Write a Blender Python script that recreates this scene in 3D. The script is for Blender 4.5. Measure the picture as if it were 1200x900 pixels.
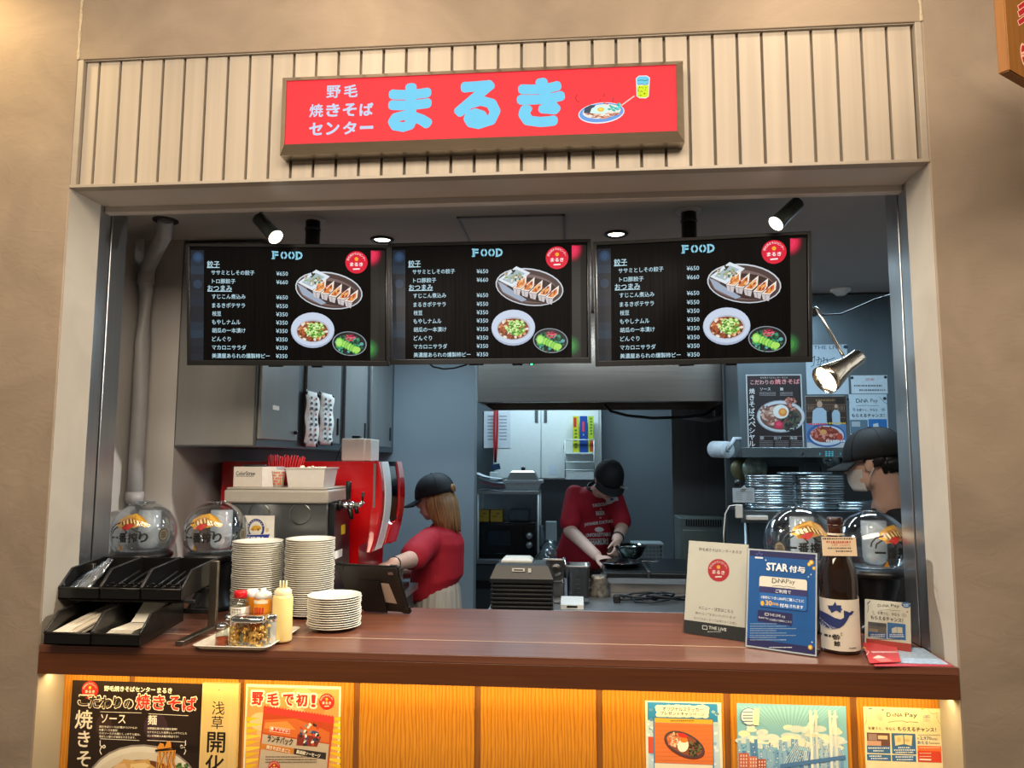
import bpy, bmesh, math, random
from mathutils import Vector, Matrix, Euler
random.seed(7)
for o in list(bpy.data.objects): bpy.data.objects.remove(o)
SC = bpy.context.scene; COL = SC.collection
# ------------------------------------------------------------------ camera
FPX = 860.0; YAW = .0846; PITCH = .103; ROLL = .0026
CAM = Vector((0, -2.9, 1.69))
_fw = Vector((-math.sin(YAW)*math.cos(PITCH), math.cos(YAW)*math.cos(PITCH), math.sin(PITCH)))
_r = Vector((math.cos(YAW), math.sin(YAW), 0)); _u = _r.cross(_fw)
_R = _r*math.cos(ROLL)+_u*math.sin(ROLL); _U = _u*math.cos(ROLL)-_r*math.sin(ROLL)
cd = bpy.data.cameras.new('camera'); cam = bpy.data.objects.new('camera', cd); COL.objects.link(cam)
cd.sensor_fit = 'HORIZONTAL'; cd.sensor_width = 36; cd.lens = FPX*36/1200
cam.matrix_world = Matrix(((_R.x, _U.x, -_fw.x, CAM.x), (_R.y, _U.y, -_fw.y, CAM.y), (_R.z, _U.z, -_fw.z, CAM.z), (0, 0, 0, 1)))
SC.camera = cam
def ray(px, py): return _fw*FPX+_R*(px-600)+_U*(450-py)
def at(px, py, Y):
    d = ray(px, py); return CAM+d*((Y-CAM.y)/d.y)
def atz(px, py, Z):
    d = ray(px, py); return CAM+d*((Z-CAM.z)/d.z)
def atx(px, py, X):
    d = ray(px, py); return CAM+d*((X-CAM.x)/d.x)
# ------------------------------------------------------------------ world, exposure, lights
SC.view_settings.view_transform = 'Standard'; SC.view_settings.look = 'None'
SC.view_settings.gamma = 1; SC.view_settings.exposure = 0.0
try: SC.view_settings.use_curve_mapping = False
except Exception: pass
w = bpy.data.worlds.new('world'); SC.world = w; w.use_nodes = True
bg = w.node_tree.nodes['Background']; bg.inputs[0].default_value = (.9, .82, .72, 1); bg.inputs[1].default_value = .12
def lamp(name, kind, loc, energy, col, target=None, **kw):
    d = bpy.data.lights.new(name, kind); d.energy = energy; d.color = col
    for k, v in kw.items(): setattr(d, k, v)
    o = bpy.data.objects.new(name, d); COL.objects.link(o); o.location = loc
    if target is not None:
        o.rotation_euler = (Vector(target)-Vector(loc)).to_track_quat('-Z', 'Y').to_euler()
    return o
WARM = (1, .80, .56); NEUT = (1, .93, .82); COOL = (.62, .85, 1)
# the food hall's ceiling lights above and behind the photographer
lamp('hall_downlight', 'SPOT', (-2.75, -.42, 4.0), 72, (1, .72, .34), (-2.65, 0, 2.7), spot_size=2.2, spot_blend=1, shadow_soft_size=.06)
lamp('hall_downlight', 'SPOT', (-.9, -.42, 4.0), 26, WARM, (-.9, 0, 2.2), spot_size=2.0, spot_blend=1, shadow_soft_size=.06)
lamp('hall_downlight', 'SPOT', (.95, -.42, 4.0), 32, WARM, (.95, 0, 2.2), spot_size=2.0, spot_blend=1, shadow_soft_size=.06)
lamp('hall_ceiling_panel', 'AREA', (-.3, -2.6, 3.95), 230, (1, .84, .64), (-.3, -.6, 1.2), shape='RECTANGLE', size=4.5, size_y=1.2)
# kitchen ceiling lights: cool tubes over the cooking area and back room, and one added light
lamp('kitchen_light', 'AREA', (-.3, 5.0, 2.84), 26, COOL, (-.3, 5.2, 0), shape='RECTANGLE', size=1.5, size_y=.25)
lamp('kitchen_light', 'AREA', (-.9, 2.7, 2.84), 34, COOL, (-.9, 2.7, 0), shape='RECTANGLE', size=1.2, size_y=.2)
lamp('kitchen_light', 'AREA', (.4, 1.75, 2.84), 11, (.8, .92, 1), (.3, 2.4, 1), shape='RECTANGLE', size=1.2, size_y=.12)  # added to light the hood's face and the cook, not a real tube
lamp('kitchen_light', 'AREA', (1.6, 1.6, 2.84), 20, COOL, (1.6, 1.6, 0), shape='RECTANGLE', size=.8, size_y=.2)
# ------------------------------------------------------------------ materials
def lin(h):
    h = h.lstrip('#'); c = [int(h[i:i+2], 16)/255 for i in (0, 2, 4)]
    return tuple(x/12.92 if x <= .04045 else ((x+.055)/1.055)**2.4 for x in c)
_M = {}
def mat(name, hexc, rough=.5, metal=0.0, var=.06, scale=(30, 30, 30), bump=0.0, emit=0.0, coat=0.0, spec=.5, detail=3, bscale=None, dist=0.0, aniso=0.0):
    if name in _M: return _M[name]
    m = bpy.data.materials.new(name); m.use_nodes = True; nt = m.node_tree; N = nt.nodes; L = nt.links
    p = N['Principled BSDF']; c = lin(hexc)
    p.inputs['Roughness'].default_value = rough; p.inputs['Metallic'].default_value = metal
    p.inputs['Specular IOR Level'].default_value = spec; p.inputs['Coat Weight'].default_value = coat
    tc = N.new('ShaderNodeTexCoord'); mp = N.new('ShaderNodeMapping'); mp.inputs['Scale'].default_value = scale
    nz = N.new('ShaderNodeTexNoise'); nz.inputs['Scale'].default_value = 1; nz.inputs['Detail'].default_value = detail; nz.inputs['Distortion'].default_value = dist
    L.new(tc.outputs['Object'], mp.inputs[0]); L.new(mp.outputs[0], nz.inputs['Vector'])
    mx = N.new('ShaderNodeMix'); mx.data_type = 'RGBA'; mx.clamp_result = False
    rm = N.new('ShaderNodeMapRange'); rm.inputs[1].default_value = .3; rm.inputs[2].default_value = .7
    L.new(nz.outputs[0], rm.inputs[0]); L.new(rm.outputs[0], mx.inputs['Factor'])
    mx.inputs[6].default_value = tuple(x*(1-var) for x in c)+(1,); mx.inputs[7].default_value = tuple(min(1, x*(1+var)) for x in c)+(1,)
    L.new(mx.outputs[2], p.inputs['Base Color'])
    if emit:
        L.new(mx.outputs[2], p.inputs['Emission Color']); p.inputs['Emission Strength'].default_value = emit
    if bump:
        bp = N.new('ShaderNodeBump'); bp.inputs['Strength'].default_value = min(1, bump); bp.inputs['Distance'].default_value = .01*max(1, bump)
        src = nz
        if bscale:
            mp2 = N.new('ShaderNodeMapping'); mp2.inputs['Scale'].default_value = bscale; L.new(tc.outputs['Object'], mp2.inputs[0])
            src = N.new('ShaderNodeTexNoise'); src.inputs['Scale'].default_value = 1; src.inputs['Detail'].default_value = 4; L.new(mp2.outputs[0], src.inputs['Vector'])
        L.new(src.outputs[0], bp.inputs['Height']); L.new(bp.outputs[0], p.inputs['Normal'])
    _M[name] = m; return m
def ink(h, rough=.55): return mat('ink_'+h, '#'+h, rough, var=.02)
def glow(h, e=1.0):
    k = 'glow_%s_%g' % (h, e)
    if k in _M: return _M[k]
    m = mat(k, '#'+h, .5, var=.02, emit=e, spec=.1)
    m.node_tree.nodes['Principled BSDF'].inputs['Base Color'].default_value = (0.01, .01, .01, 1)
    for l in list(m.node_tree.nodes['Principled BSDF'].inputs['Base Color'].links): m.node_tree.links.remove(l)
    return m
def clear(name, tint, refl=.35, rough=.03, base=.04, lines=0):
    """thin clear plastic or glass: see-through face on, glossy at grazing angles"""
    if name in _M: return _M[name]
    m = bpy.data.materials.new(name); m.use_nodes = True; nt = m.node_tree; N = nt.nodes; L = nt.links; N.clear()
    o = N.new('ShaderNodeOutputMaterial'); t = N.new('ShaderNodeBsdfTransparent'); g = N.new('ShaderNodeBsdfGlossy'); x = N.new('ShaderNodeMixShader')
    t.inputs[0].default_value = lin(tint)+(1,); g.inputs['Roughness'].default_value = rough; g.inputs[0].default_value = (.9, .95, 1, 1)
    f = N.new('ShaderNodeLayerWeight'); f.inputs[0].default_value = .35
    r = N.new('ShaderNodeMapRange'); r.inputs[3].default_value = base; r.inputs[4].default_value = refl
    nz = N.new('ShaderNodeTexNoise'); nz.inputs['Scale'].default_value = 6; bp = N.new('ShaderNodeBump'); bp.inputs['Strength'].default_value = .08
    tc = N.new('ShaderNodeTexCoord'); L.new(tc.outputs['Object'], nz.inputs['Vector']); L.new(nz.outputs[0], bp.inputs['Height']); L.new(bp.outputs[0], g.inputs['Normal'])
    L.new(f.outputs['Facing'], r.inputs[0]); L.new(r.outputs[0], x.inputs[0]); L.new(t.outputs[0], x.inputs[1]); L.new(g.outputs[0], x.inputs[2]); L.new(x.outputs[0], o.inputs[0])
    _M[name] = m; return m
def milky(name, hexc, alpha):
    m = mat(name, hexc, .25, var=.03); m.node_tree.nodes['Principled BSDF'].inputs['Alpha'].default_value = alpha; return m
def plaster():
    m = mat('plaster', '#8f8071', .8, var=.15, scale=(2.2, 2.2, 2.6), detail=8, dist=1.2, spec=.25)
    nt = m.node_tree; N = nt.nodes; L = nt.links; p = N['Principled BSDF']
    tc = N['Texture Coordinate']; w = N.new('ShaderNodeTexNoise'); w.inputs['Scale'].default_value = 3; w.inputs['Detail'].default_value = 2
    mp = N.new('ShaderNodeMapping'); mp.inputs['Scale'].default_value = (9, 9, 15); mp.inputs['Rotation'].default_value = (0, .7, 0)
    nz = N.new('ShaderNodeTexNoise'); nz.inputs['Scale'].default_value = 1; nz.inputs['Detail'].default_value = 6; nz.inputs['Distortion'].default_value = 2.2
    L.new(tc.outputs['Object'], mp.inputs[0]); L.new(mp.outputs[0], nz.inputs['Vector'])
    bp = N.new('ShaderNodeBump'); bp.inputs['Strength'].default_value = .22; bp.inputs['Distance'].default_value = .006
    L.new(nz.outputs[0], bp.inputs['Height']); L.new(bp.outputs[0], p.inputs['Normal']); return m
def oak():
    m = mat('oak_board', '#dca045', .45, var=.03, scale=(60, 60, 4), spec=.4)
    nt = m.node_tree; N = nt.nodes; L = nt.links; p = N['Principled BSDF']; tc = N['Texture Coordinate']
    mp = N.new('ShaderNodeMapping'); mp.inputs['Scale'].default_value = (7, 7, 1.1); L.new(tc.outputs['Object'], mp.inputs[0])
    wv = N.new('ShaderNodeTexWave'); wv.inputs['Scale'].default_value = 3.2; wv.inputs['Distortion'].default_value = 9; wv.inputs['Detail'].default_value = 3; wv.inputs['Detail Scale'].default_value = .7
    L.new(mp.outputs[0], wv.inputs['Vector'])
    cr = N.new('ShaderNodeValToRGB'); cr.color_ramp.elements[0].color = lin('#b06c1a')+(1,); cr.color_ramp.elements[1].color = lin('#c48226')+(1,); cr.color_ramp.elements[0].position = .1; cr.color_ramp.elements[1].position = .45
    L.new(wv.outputs[0], cr.inputs[0])
    m2 = N.new('ShaderNodeMix'); m2.data_type = 'RGBA'; m2.blend_type = 'MULTIPLY'; m2.inputs[0].default_value = 1
    pores = N.new('ShaderNodeTexNoise'); mp3 = N.new('ShaderNodeMapping'); mp3.inputs['Scale'].default_value = (260, 260, 12); L.new(tc.outputs['Object'], mp3.inputs[0]); L.new(mp3.outputs[0], pores.inputs['Vector']); pores.inputs['Scale'].default_value = 1
    r2 = N.new('ShaderNodeMapRange'); r2.inputs[1].default_value = .35; r2.inputs[2].default_value = .6; r2.inputs[3].default_value = .86; r2.inputs[4].default_value = 1.04
    L.new(pores.outputs[0], r2.inputs[0]); L.new(cr.outputs[0], m2.inputs[6]); L.new(r2.outputs[0], m2.inputs[7]); L.new(m2.outputs[2], p.inputs['Base Color'])
    return m
PLASTER = plaster(); OAK = oak()
STEEL = mat('stainless', '#b9bcbf', .32, 1, var=.05, scale=(90, 90, 1.2), bump=.04)
STEELH = mat('stainless_horizontal_brush', '#a9acb0', .34, 1, var=.06, scale=(1.2, 60, 90), bump=.04)
CHROME = mat('chrome', '#d5d8da', .12, 1, var=.02)
BLACKP = mat('black_plastic', '#0c0c0d', .35, var=.1, scale=(80, 80, 80))
BLACKM = mat('black_matt', '#101011', .6, var=.15, scale=(60, 60, 60))
WHITEP = mat('white_plastic', '#e6e4de', .4, var=.02)
PAPER = mat('paper', '#eae6dc', .7, var=.03)
CREAM = mat('glazed_cream', '#eee9db', .22, var=.02, coat=.4)
# ------------------------------------------------------------------ mesh helpers
class MB:
    def __init__(s): s.bm = bmesh.new(); s.ms = []
    def mi(s, m):
        if m not in s.ms: s.ms.append(m)
        return s.ms.index(m)
    def faces(s, vs, fs, m, smooth=False):
        b = [s.bm.verts.new(v) for v in vs]; i = s.mi(m); out = []
        for f in fs:
            try: q = s.bm.faces.new([b[k] for k in f])
            except ValueError: continue
            q.material_index = i; q.smooth = smooth; out.append(q)
        return b, out
    def box(s, x0, x1, y0, y1, z0, z1, m, bev=0.0, M=None, seg=2):
        vs = [Vector((x, y, z)) for z in (z0, z1) for y in (y0, y1) for x in (x0, x1)]
        if M is not None: vs = [M@v for v in vs]
        b, f = s.faces(vs, [(0, 2, 3, 1), (4, 5, 7, 6), (0, 1, 5, 4), (2, 6, 7, 3), (0, 4, 6, 2), (1, 3, 7, 5)], m)
        if bev > 0:
            r = bmesh.ops.bevel(s.bm, geom=list({e for q in f for e in q.edges}), offset=bev, segments=seg, profile=.5, affect='EDGES', clamp_overlap=True)
            for q in r['faces']: q.smooth = True; q.material_index = s.mi(m)
    def loft(s, rings, m, caps=True, smooth=True, closed=True):
        """rings: lists of equal-length points"""
        n = len(rings[0]); vs = [v for r in rings for v in r]; fs = []
        for k in range(len(rings)-1):
            for i in range(n if closed else n-1):
                j = (i+1) % n; fs.append((k*n+i, k*n+j, (k+1)*n+j, (k+1)*n+i))
        b, f = s.faces(vs, fs, m, smooth)
        if caps and closed:
            i = s.mi(m)
            for ring, rev in ((b[:n], True), (b[-n:], False)):
                try: q = s.bm.faces.new(list(reversed(ring)) if rev else ring); q.material_index = i
                except ValueError: pass
    def tube(s, pts, r, m, seg=10, caps=True):
        pts = [Vector(p) for p in pts]; rr = r if isinstance(r, (list, tuple)) else [r]*len(pts)
        rings = []; up = None
        for i, p in enumerate(pts):
            d = (pts[min(i+1, len(pts)-1)]-pts[max(i-1, 0)]).normalized()
            if up is None: up = Vector((0, 0, 1)) if abs(d.z) < .9 else Vector((0, 1, 0))
            a = d.cross(up)
            if a.length < 1e-5: a = d.cross(Vector((1, 0, 0)))
            a.normalize(); b = d.cross(a).normalized(); up = -b if False else up
            rings.append([p+(a*math.cos(t)+b*math.sin(t))*rr[i] for t in [2*math.pi*k/seg for k in range(seg)]])
        s.loft(rings, m, caps)
    def lathe(s, prof, m, c=(0, 0, 0), seg=32, M=None, caps=False):
        c = Vector(c); rings = []
        for r, z in prof:
            rg = [Vector((r*math.cos(2*math.pi*k/seg), r*math.sin(2*math.pi*k/seg), z)) for k in range(seg)]
            rings.append([(M@v if M is not None else v)+c for v in rg])
        s.loft(rings, m, caps)
    def ball(s, c, rad, m, seg=20, rot=None):
        c = Vector(c); rad = Vector(rad if hasattr(rad, '__len__') else (rad,)*3); Q = rot if rot is not None else Matrix.Identity(3)
        rings = []; n = seg//2
        for i in range(1, n):
            t = math.pi*i/n
            rings.append([c+Q@Vector((rad.x*math.sin(t)*math.cos(2*math.pi*k/seg), rad.y*math.sin(t)*math.sin(2*math.pi*k/seg), -rad.z*math.cos(t))) for k in range(seg)])
        s.loft(rings, m, True)
    def prism(s, pts, vec, m, bev=0, smooth=False):
        """flat polygon (3-D points) pushed along vec"""
        n = len(pts); v = Vector(vec); pts = [Vector(p) for p in pts]
        fs = [tuple(range(n))[::-1], tuple(range(n, 2*n))]+[(i, (i+1) % n, n+(i+1) % n, n+i) for i in range(n)]
        b, f = s.faces(pts+[p+v for p in pts], fs, m, smooth)
        if bev: bmesh.ops.bevel(s.bm, geom=list({e for q in f for e in q.edges}), offset=bev, segments=2, affect='EDGES', clamp_overlap=True)
    def mesh(s, me, M, m):
        i = s.mi(m); b = [s.bm.verts.new(M@v.co) for v in me.vertices]
        for p in me.polygons:
            try: q = s.bm.faces.new([b[k] for k in p.vertices]); q.material_index = i; q.smooth = p.use_smooth
            except ValueError: pass
    def build(s, name, parent=None, local=False, fix=True):
        if fix: bmesh.ops.recalc_face_normals(s.bm, faces=s.bm.faces)
        me = bpy.data.meshes.new(name); org = Vector((0, 0, 0))
        if not local and len(s.bm.verts):
            if parent is not None:
                s.bm.transform(wm(parent).inverted())
            else:
                xs = [v.co for v in s.bm.verts]
                org = Vector(((min(v.x for v in xs)+max(v.x for v in xs))/2, (min(v.y for v in xs)+max(v.y for v in xs))/2, min(v.z for v in xs)))
                s.bm.transform(Matrix.Translation(-org))
        s.bm.to_mesh(me); s.bm.free()
        for m in s.ms: me.materials.append(m)
        o = bpy.data.objects.new(name, me); COL.objects.link(o); o.location = org
        if parent is not None: o.parent = parent
        return o
def wm(o):
    M = Matrix.LocRotScale(o.location, o.rotation_euler.to_quaternion(), o.scale)
    return wm(o.parent)@M if o.parent else M
def tag(o, label, cat, group=None, kind=None):
    o['label'] = label; o['category'] = cat
    if group: o['group'] = group
    if kind: o['kind'] = kind
    return o
def thing(name, label, cat, loc=(0, 0, 0), rz=0, group=None):
    o = bpy.data.objects.new(name, None); COL.objects.link(o); o.location = loc; o.rotation_euler = (0, 0, rz); o.empty_display_size = .05
    return tag(o, label, cat, group)
def struct(name, mb, label=None):
    o = mb.build(name); o['kind'] = 'structure'; return o
def copy_tree(o, loc=None, rz=None, label=None):
    c = o.copy(); COL.objects.link(c)
    for ch in list(o.children):
        d = ch.copy(); COL.objects.link(d); d.parent = c
        for g in list(ch.children):
            e = g.copy(); COL.objects.link(e); e.parent = d
    if loc is not None: c.location = loc
    if rz is not None: c.rotation_euler = (0, 0, rz)
    if label: c['label'] = label
    return c
# ------------------------------------------------------------------ lettering and flat prints
_T = {}
def glyphs(s, bold=0.0):
    k = (s, bold)
    if k not in _T:
        c = bpy.data.curves.new('t', 'FONT'); c.body = s; c.resolution_u = 2; c.offset = bold
        o = bpy.data.objects.new('t', c); COL.objects.link(o); bpy.context.view_layer.update()
        me = bpy.data.meshes.new_from_object(o.evaluated_get(bpy.context.evaluated_depsgraph_get()))
        bpy.data.objects.remove(o); vs = [v.co for v in me.vertices]
        bb = (min(v.x for v in vs), max(v.x for v in vs), min(v.y for v in vs), max(v.y for v in vs)) if vs else (0, 1, 0, 1)
        _T[k] = (me, bb)
    return _T[k]
class Board:
    """a flat print: content is placed in coordinates of a reference view and lands on the board's own plane"""
    def __init__(s, O, ux, dn, W, H, step=.0005, crop=(0, 0, 1)):
        s.O = Vector(O); s.ux = Vector(ux).normalized(); s.dn = Vector(dn).normalized(); s.W = W; s.H = H
        s.n = s.dn.cross(s.ux).normalized()
        if s.n.dot(CAM-s.O) < 0: s.n.negate()
        s.mb = MB(); s.step = step; s.crop = crop; s.l = 0; s.calls = []; s.done = 0
    def uv(s, x, y):
        px, py = s.crop[0]+x/s.crop[2], s.crop[1]+y/s.crop[2]
        d = ray(px, py); t = (s.O-CAM).dot(s.n)/d.dot(s.n); q = CAM+d*t-s.O
        return q.dot(s.ux), q.dot(s.dn)
    def P(s, u, v, l): return s.O+s.ux*u+s.dn*v
    def put(s, l, pts, fs, m):
        b, f = s.mb.faces(pts, fs, m); s.calls.append((l, len(s.calls), b))
    def resolve(s, dz=8e-6, base=.0002):
        # every print layer lies a hair above the one below it
        if s.done: return
        s.done = 1
        for k, (l, q, vs) in enumerate(sorted(s.calls, key=lambda c: c[:2])):
            for v in vs: v.co += s.n*(base+k*dz)
    def fpoly(s, uvs, m, l=None):
        l = s._l(l); s.put(l, [s.P(u, v, l) for u, v in uvs], [tuple(range(len(uvs)))], m)
    def _l(s, l):
        if l is None: s.l += 1; return s.l
        s.l = max(s.l, l); return l
    def poly(s, pts, m, l=None): s.fpoly([s.uv(*p) for p in pts], m, l)
    def rect(s, x0, y0, x1, y1, m, l=None, r=0):
        u0, v0 = s.uv(x0, (y0+y1)/2)[0], s.uv((x0+x1)/2, y0)[1]; u1, v1 = s.uv(x1, (y0+y1)/2)[0], s.uv((x0+x1)/2, y1)[1]
        s.frect(u0, v0, u1, v1, m, l, r)
    def frect(s, u0, v0, u1, v1, m, l=None, r=0):
        if r:
            pts = []
            for cx, cy, a in ((u1-r, v0+r, -90), (u1-r, v1-r, 0), (u0+r, v1-r, 90), (u0+r, v0+r, 180)):
                for k in range(5): t = math.radians(a+k*22.5); pts.append((cx+r*math.cos(t), cy+r*math.sin(t)))
        else: pts = [(u0, v0), (u1, v0), (u1, v1), (u0, v1)]
        s.fpoly(pts, m, l)
    def ell(s, x, y, rx, ry, m, l=None, rot=0, n=28, a0=0, a1=360):
        u, v = s.uv(x, y); k = s.scale(x, y); c, d = math.cos(math.radians(rot)), math.sin(math.radians(rot)); pts = []
        for i in range(n):
            t = math.radians(a0+(a1-a0)*i/(n if a1-a0 >= 360 else n-1)); a, b = rx*k*math.cos(t), ry*k*math.sin(t); pts.append((u+a*c-b*d, v+a*d+b*c))
        s.fpoly(pts, m, l)
    def scale(s, x, y): a, b = s.uv(x, y), s.uv(x+1, y); return math.hypot(a[0]-b[0], a[1]-b[1])
    def line(s, pts, wpx, m, l=None):
        l = s._l(l); q = [s.uv(*p) for p in pts]; k = s.scale(*pts[0])*wpx/2
        for (a, b), (c, d) in zip(q, q[1:]):
            L = math.hypot(c-a, d-b) or 1; nx, ny = -(d-b)/L*k, (c-a)/L*k
            s.put(l, [s.P(a+nx, b+ny, l), s.P(c+nx, d+ny, l), s.P(c-nx, d-ny, l), s.P(a-nx, b-ny, l)], [(0, 1, 2, 3)], m)
    def text(s, t, x, y, h, m, w=None, l=None, bold=0.0, anchor='c', rot=0):
        """x, y = centre (or left / right middle) of the ink, h = ink height, w = ink width, all in reference-view units"""
        l = s._l(l); big = bold > .004; me, bb = glyphs(t, 0 if big else bold); k = s.scale(x, y); u, v = s.uv(x, y)
        offs = [(0, 0)]
        if big:
            offs = [(bold*q*math.cos(g), bold*q*math.sin(g)) for q, n_ in (((1, 12), (.5, 6)) if bold > .05 else ((1, 6 if bold > .02 else 4),)) for g in [2*math.pi*z/n_ for z in range(n_)]]
            bb = (bb[0]-bold, bb[1]+bold, bb[2]-bold, bb[3]+bold)
        gh = bb[3]-bb[2]
        if w is None and gh < .4*(bb[1]-bb[0]): gh = bb[1]-bb[0]
        sy = h*k/max(1e-6, gh); sx = w*k/max(1e-6, bb[1]-bb[0]) if w else sy
        hw = (bb[1]-bb[0])*sx/2
        if anchor == 'l': u += hw
        if anchor == 'r': u -= hw
        cx, cy = (bb[0]+bb[1])/2, (bb[2]+bb[3])/2; c, d = math.cos(math.radians(rot)), math.sin(math.radians(rot))
        for ox, oy in offs:
            pts = []
            for q in me.vertices:
                a, e = (q.co.x-cx)*sx+ox*sx, -(q.co.y-cy)*sy+oy*sy
                pts.append(s.P(u+a*c-e*d, v+a*d+e*c, l))
            s.put(l, pts, [tuple(p.vertices) for p in me.polygons], m)
    def vtext(s, t, x, y, h, gap, m, bold=0.0, l=None):
        l = s._l(l)
        for i, ch in enumerate(t): s.text(ch, x, y+i*gap, h, m, l=l, bold=bold, rot=90 if ch == 'ー' else 0)
    def fine(s, x0, x1, y, h, m, l=None, seed=0):
        """a line of print too small to read"""
        l = s._l(l); rr = random.Random(seed+int(y*7+x0)); x = x0
        while x < x1:
            wd = h*rr.uniform(.5, 1.1); s.rect(x, y-h/2, min(x1, x+wd), y+h/2, m, l); x += wd+h*rr.uniform(.3, .6)
    def build(s, name, parent=None, sheet=None, thick=.0008, up=True):
        s.resolve(); o = s.mb.build(name, parent, fix=False); return o
def sheet(O, ux, dn, W, H, th, m, name, parent=None, bev=0.0):
    ux = Vector(ux).normalized(); dn = Vector(dn).normalized(); n = dn.cross(ux).normalized()
    if n.dot(CAM-Vector(O)) < 0: n.negate()
    O = Vector(O); b = MB(); b.prism([O, O+ux*W, O+ux*W+dn*H, O+dn*H], -n*th, m, bev); return b.build(name, parent)
X1 = Vector((1, 0, 0)); DN = Vector((0, 0, -1))
def logo(b, x, y, r, red=None, white=None):
    """round red shop emblem: ring of kana over an egg and the shop's name"""
    red = red or ink('c8202c'); white = white or ink('f4ece0'); b.ell(x, y, r, r, red)
    l = b.l+1
    for i, ch in enumerate('野毛焼きそばセンター'):
        a = math.radians(-162+i*144/9); b.text(ch, x+r*.78*math.cos(a), y+r*.78*math.sin(a), r*.2, white, l=l, rot=math.degrees(a)+90)
    b.ell(x, y-r*.3, r*.17, r*.17, ink('f0b030') if white.name.startswith('ink') else glow('f0b030', 1), l)
    b.text('まるき', x, y+r*.18, r*.34, white, w=r*1.15, l=l, bold=.03); b.line([(x-r*.3, y+r*.62), (x+r*.3, y+r*.58)], r*.12, white, l)
# ================================================================== THE SETTING
FZ = -.45
XL, XR, ZT, ZS, CT, CB = -2.17, 1.395, 3.44, 2.855, .94, .825
JD = .21
def sbox(name, *a, m=None, bev=0.0):
    b = MB(); b.box(*a, m, bev); return struct(name, b)
sbox('wall_left', -5.2, XL, 0, JD, FZ, 4.3, m=PLASTER, bev=.006)
sbox('wall_right', XR, 4.6, 0, JD, FZ, 4.3, m=PLASTER, bev=.006)
sbox('wall_top', XL, XR, .001, JD, ZT, 4.3, m=PLASTER, bev=.004)
FLOORM = mat('floor_stone', '#8c8276', .5, var=.1, scale=(6, 6, 6)); 
sbox('floor', -5.2, 4.6, -7, 6.4, FZ-.1, FZ, m=FLOORM)
HALLC = mat('hall_ceiling_paint', '#cfc6b8', .8, var=.03)
sbox('ceiling_hall', -5.2, 4.6, -7, 0, 4.3, 4.4, m=HALLC)
KC = mat('kitchen_ceiling_paint', '#a3a09c', .7, var=.03, scale=(4, 4, 4))
sbox('ceiling_kitchen', -2.6, 2.9, JD, 6.4, 2.9, 3.0, m=KC)
KW = mat('kitchen_wall_paint', '#a8a4a2', .55, var=.04, scale=(3, 3, 3)); BLUE = mat('kitchen_blue_wall', '#8f9ca4', .5, var=.03, scale=(3, 3, 3))
PURP = mat('kitchen_side_panel', '#77717a', .3, var=.05, scale=(3, 3, 1), spec=.6)
sbox('wall_kitchen_left', -2.6, -2.38, JD, .9, FZ, 2.9, m=KW)
sbox('wall_kitchen_side', -2.6, -2.15, .9, 6.2, FZ, 2.9, m=KW)
sbox('wall_kitchen_right', 2.6, 2.9, JD, 6.2, FZ, 2.9, m=KW)
sbox('wall_kitchen_back', -2.6, 2.9, 6.0, 6.2, FZ, 2.9, m=BLUE)
xa, xb = at(440, 500, 3.9).x, at(556, 500, 3.9).x
sbox('wall_kitchen_pillar', xa, xb, 3.9, 4.08, FZ, 2.9, m=BLUE)
xp = at(787, 500, 4.3).x
STW = mat('stainless_wall', '#73787c', .38, .5, var=.10, scale=(14, 14, .7), bump=.02)
b = MB(); b.box(xp, 2.6, 4.3, 4.4, FZ, 2.9, STW); struct('wall_partition', b)
# plaster ridge lines where the header panel meets the side walls
RG = mat('plaster_ridge', '#b3a68f', .8, var=.2, scale=(60, 60, 60), bump=.5)
for i, x in enumerate((XL, XR)):
    b = MB(); rg = []
    for k in range(30):
        z = ZT+.001+k*(4.29-ZT)/29; rg.append([Vector((x+.006*math.cos(t)*(1+.4*math.sin(k*2.1+i)), -.0035*math.sin(t)*(1+.5*math.sin(k*1.7))+.0005, z)) for t in [math.pi*q/5 for q in range(6)]])
    b.loft(rg, RG, caps=False, closed=False); struct('trim_%d' % (i+1), b)
JAMB = mat('jamb_plaster', '#9f978b', .75, var=.08, scale=(3, 3, 3), detail=6, dist=1, bump=.02)
sbox('trim_8', XL, XL+.0015, .004, JD, FZ, ZS, m=JAMB); sbox('trim_9', XR-.0015, XR, .004, JD, FZ, ZS, m=JAMB)
# ---- fascia: vertical boards with open grooves between thin trims
FAS = mat('fascia_board', '#a89d90', .5, var=.09, scale=(26, 26, .5), bump=.02, spec=.35)
FTR = mat('fascia_trim', '#9c9286', .45, var=.04, scale=(2, 30, 30))
GRV = mat('fascia_groove', '#7a7369', .8)
b = MB(); b.box(XL, XR, .04, .06, ZS+.012, ZT, GRV)
xs = [at(84+5, 140, .025).x+.003]; pit = .0985; x = XL+.034
x0 = XL+.030
b.box(x0-.0, x0+.052, .02, .04, ZS+.016, ZT-.002, FAS, .0015, seg=1); x = x0+.052+.011
while x < XR-.03:
    x2 = min(x+.0875, XR-.030)
    if x2-x > .01: b.box(x, x2, .02, .04, ZS+.016, ZT-.002, FAS, .0015, seg=1)
    x = x2+.011
struct('trim_3', b)
b = MB(); b.box(XL, XL+.026, .001, .04, ZS+.014, ZT, FTR, .002); b.box(XR-.026, XR, .001, .04, ZS+.014, ZT, FTR, .002); b.box(XL, XR, -.003, .045, ZS, ZS+.014, FTR, .002); b.box(XL+.026, XR-.026, .008, .04, ZT-.004, ZT, FTR)
struct('trim_4', b)
SOF = mat('soffit_panel', '#bfb8b2', .45, var=.04, scale=(3, 3, 3))
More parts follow.
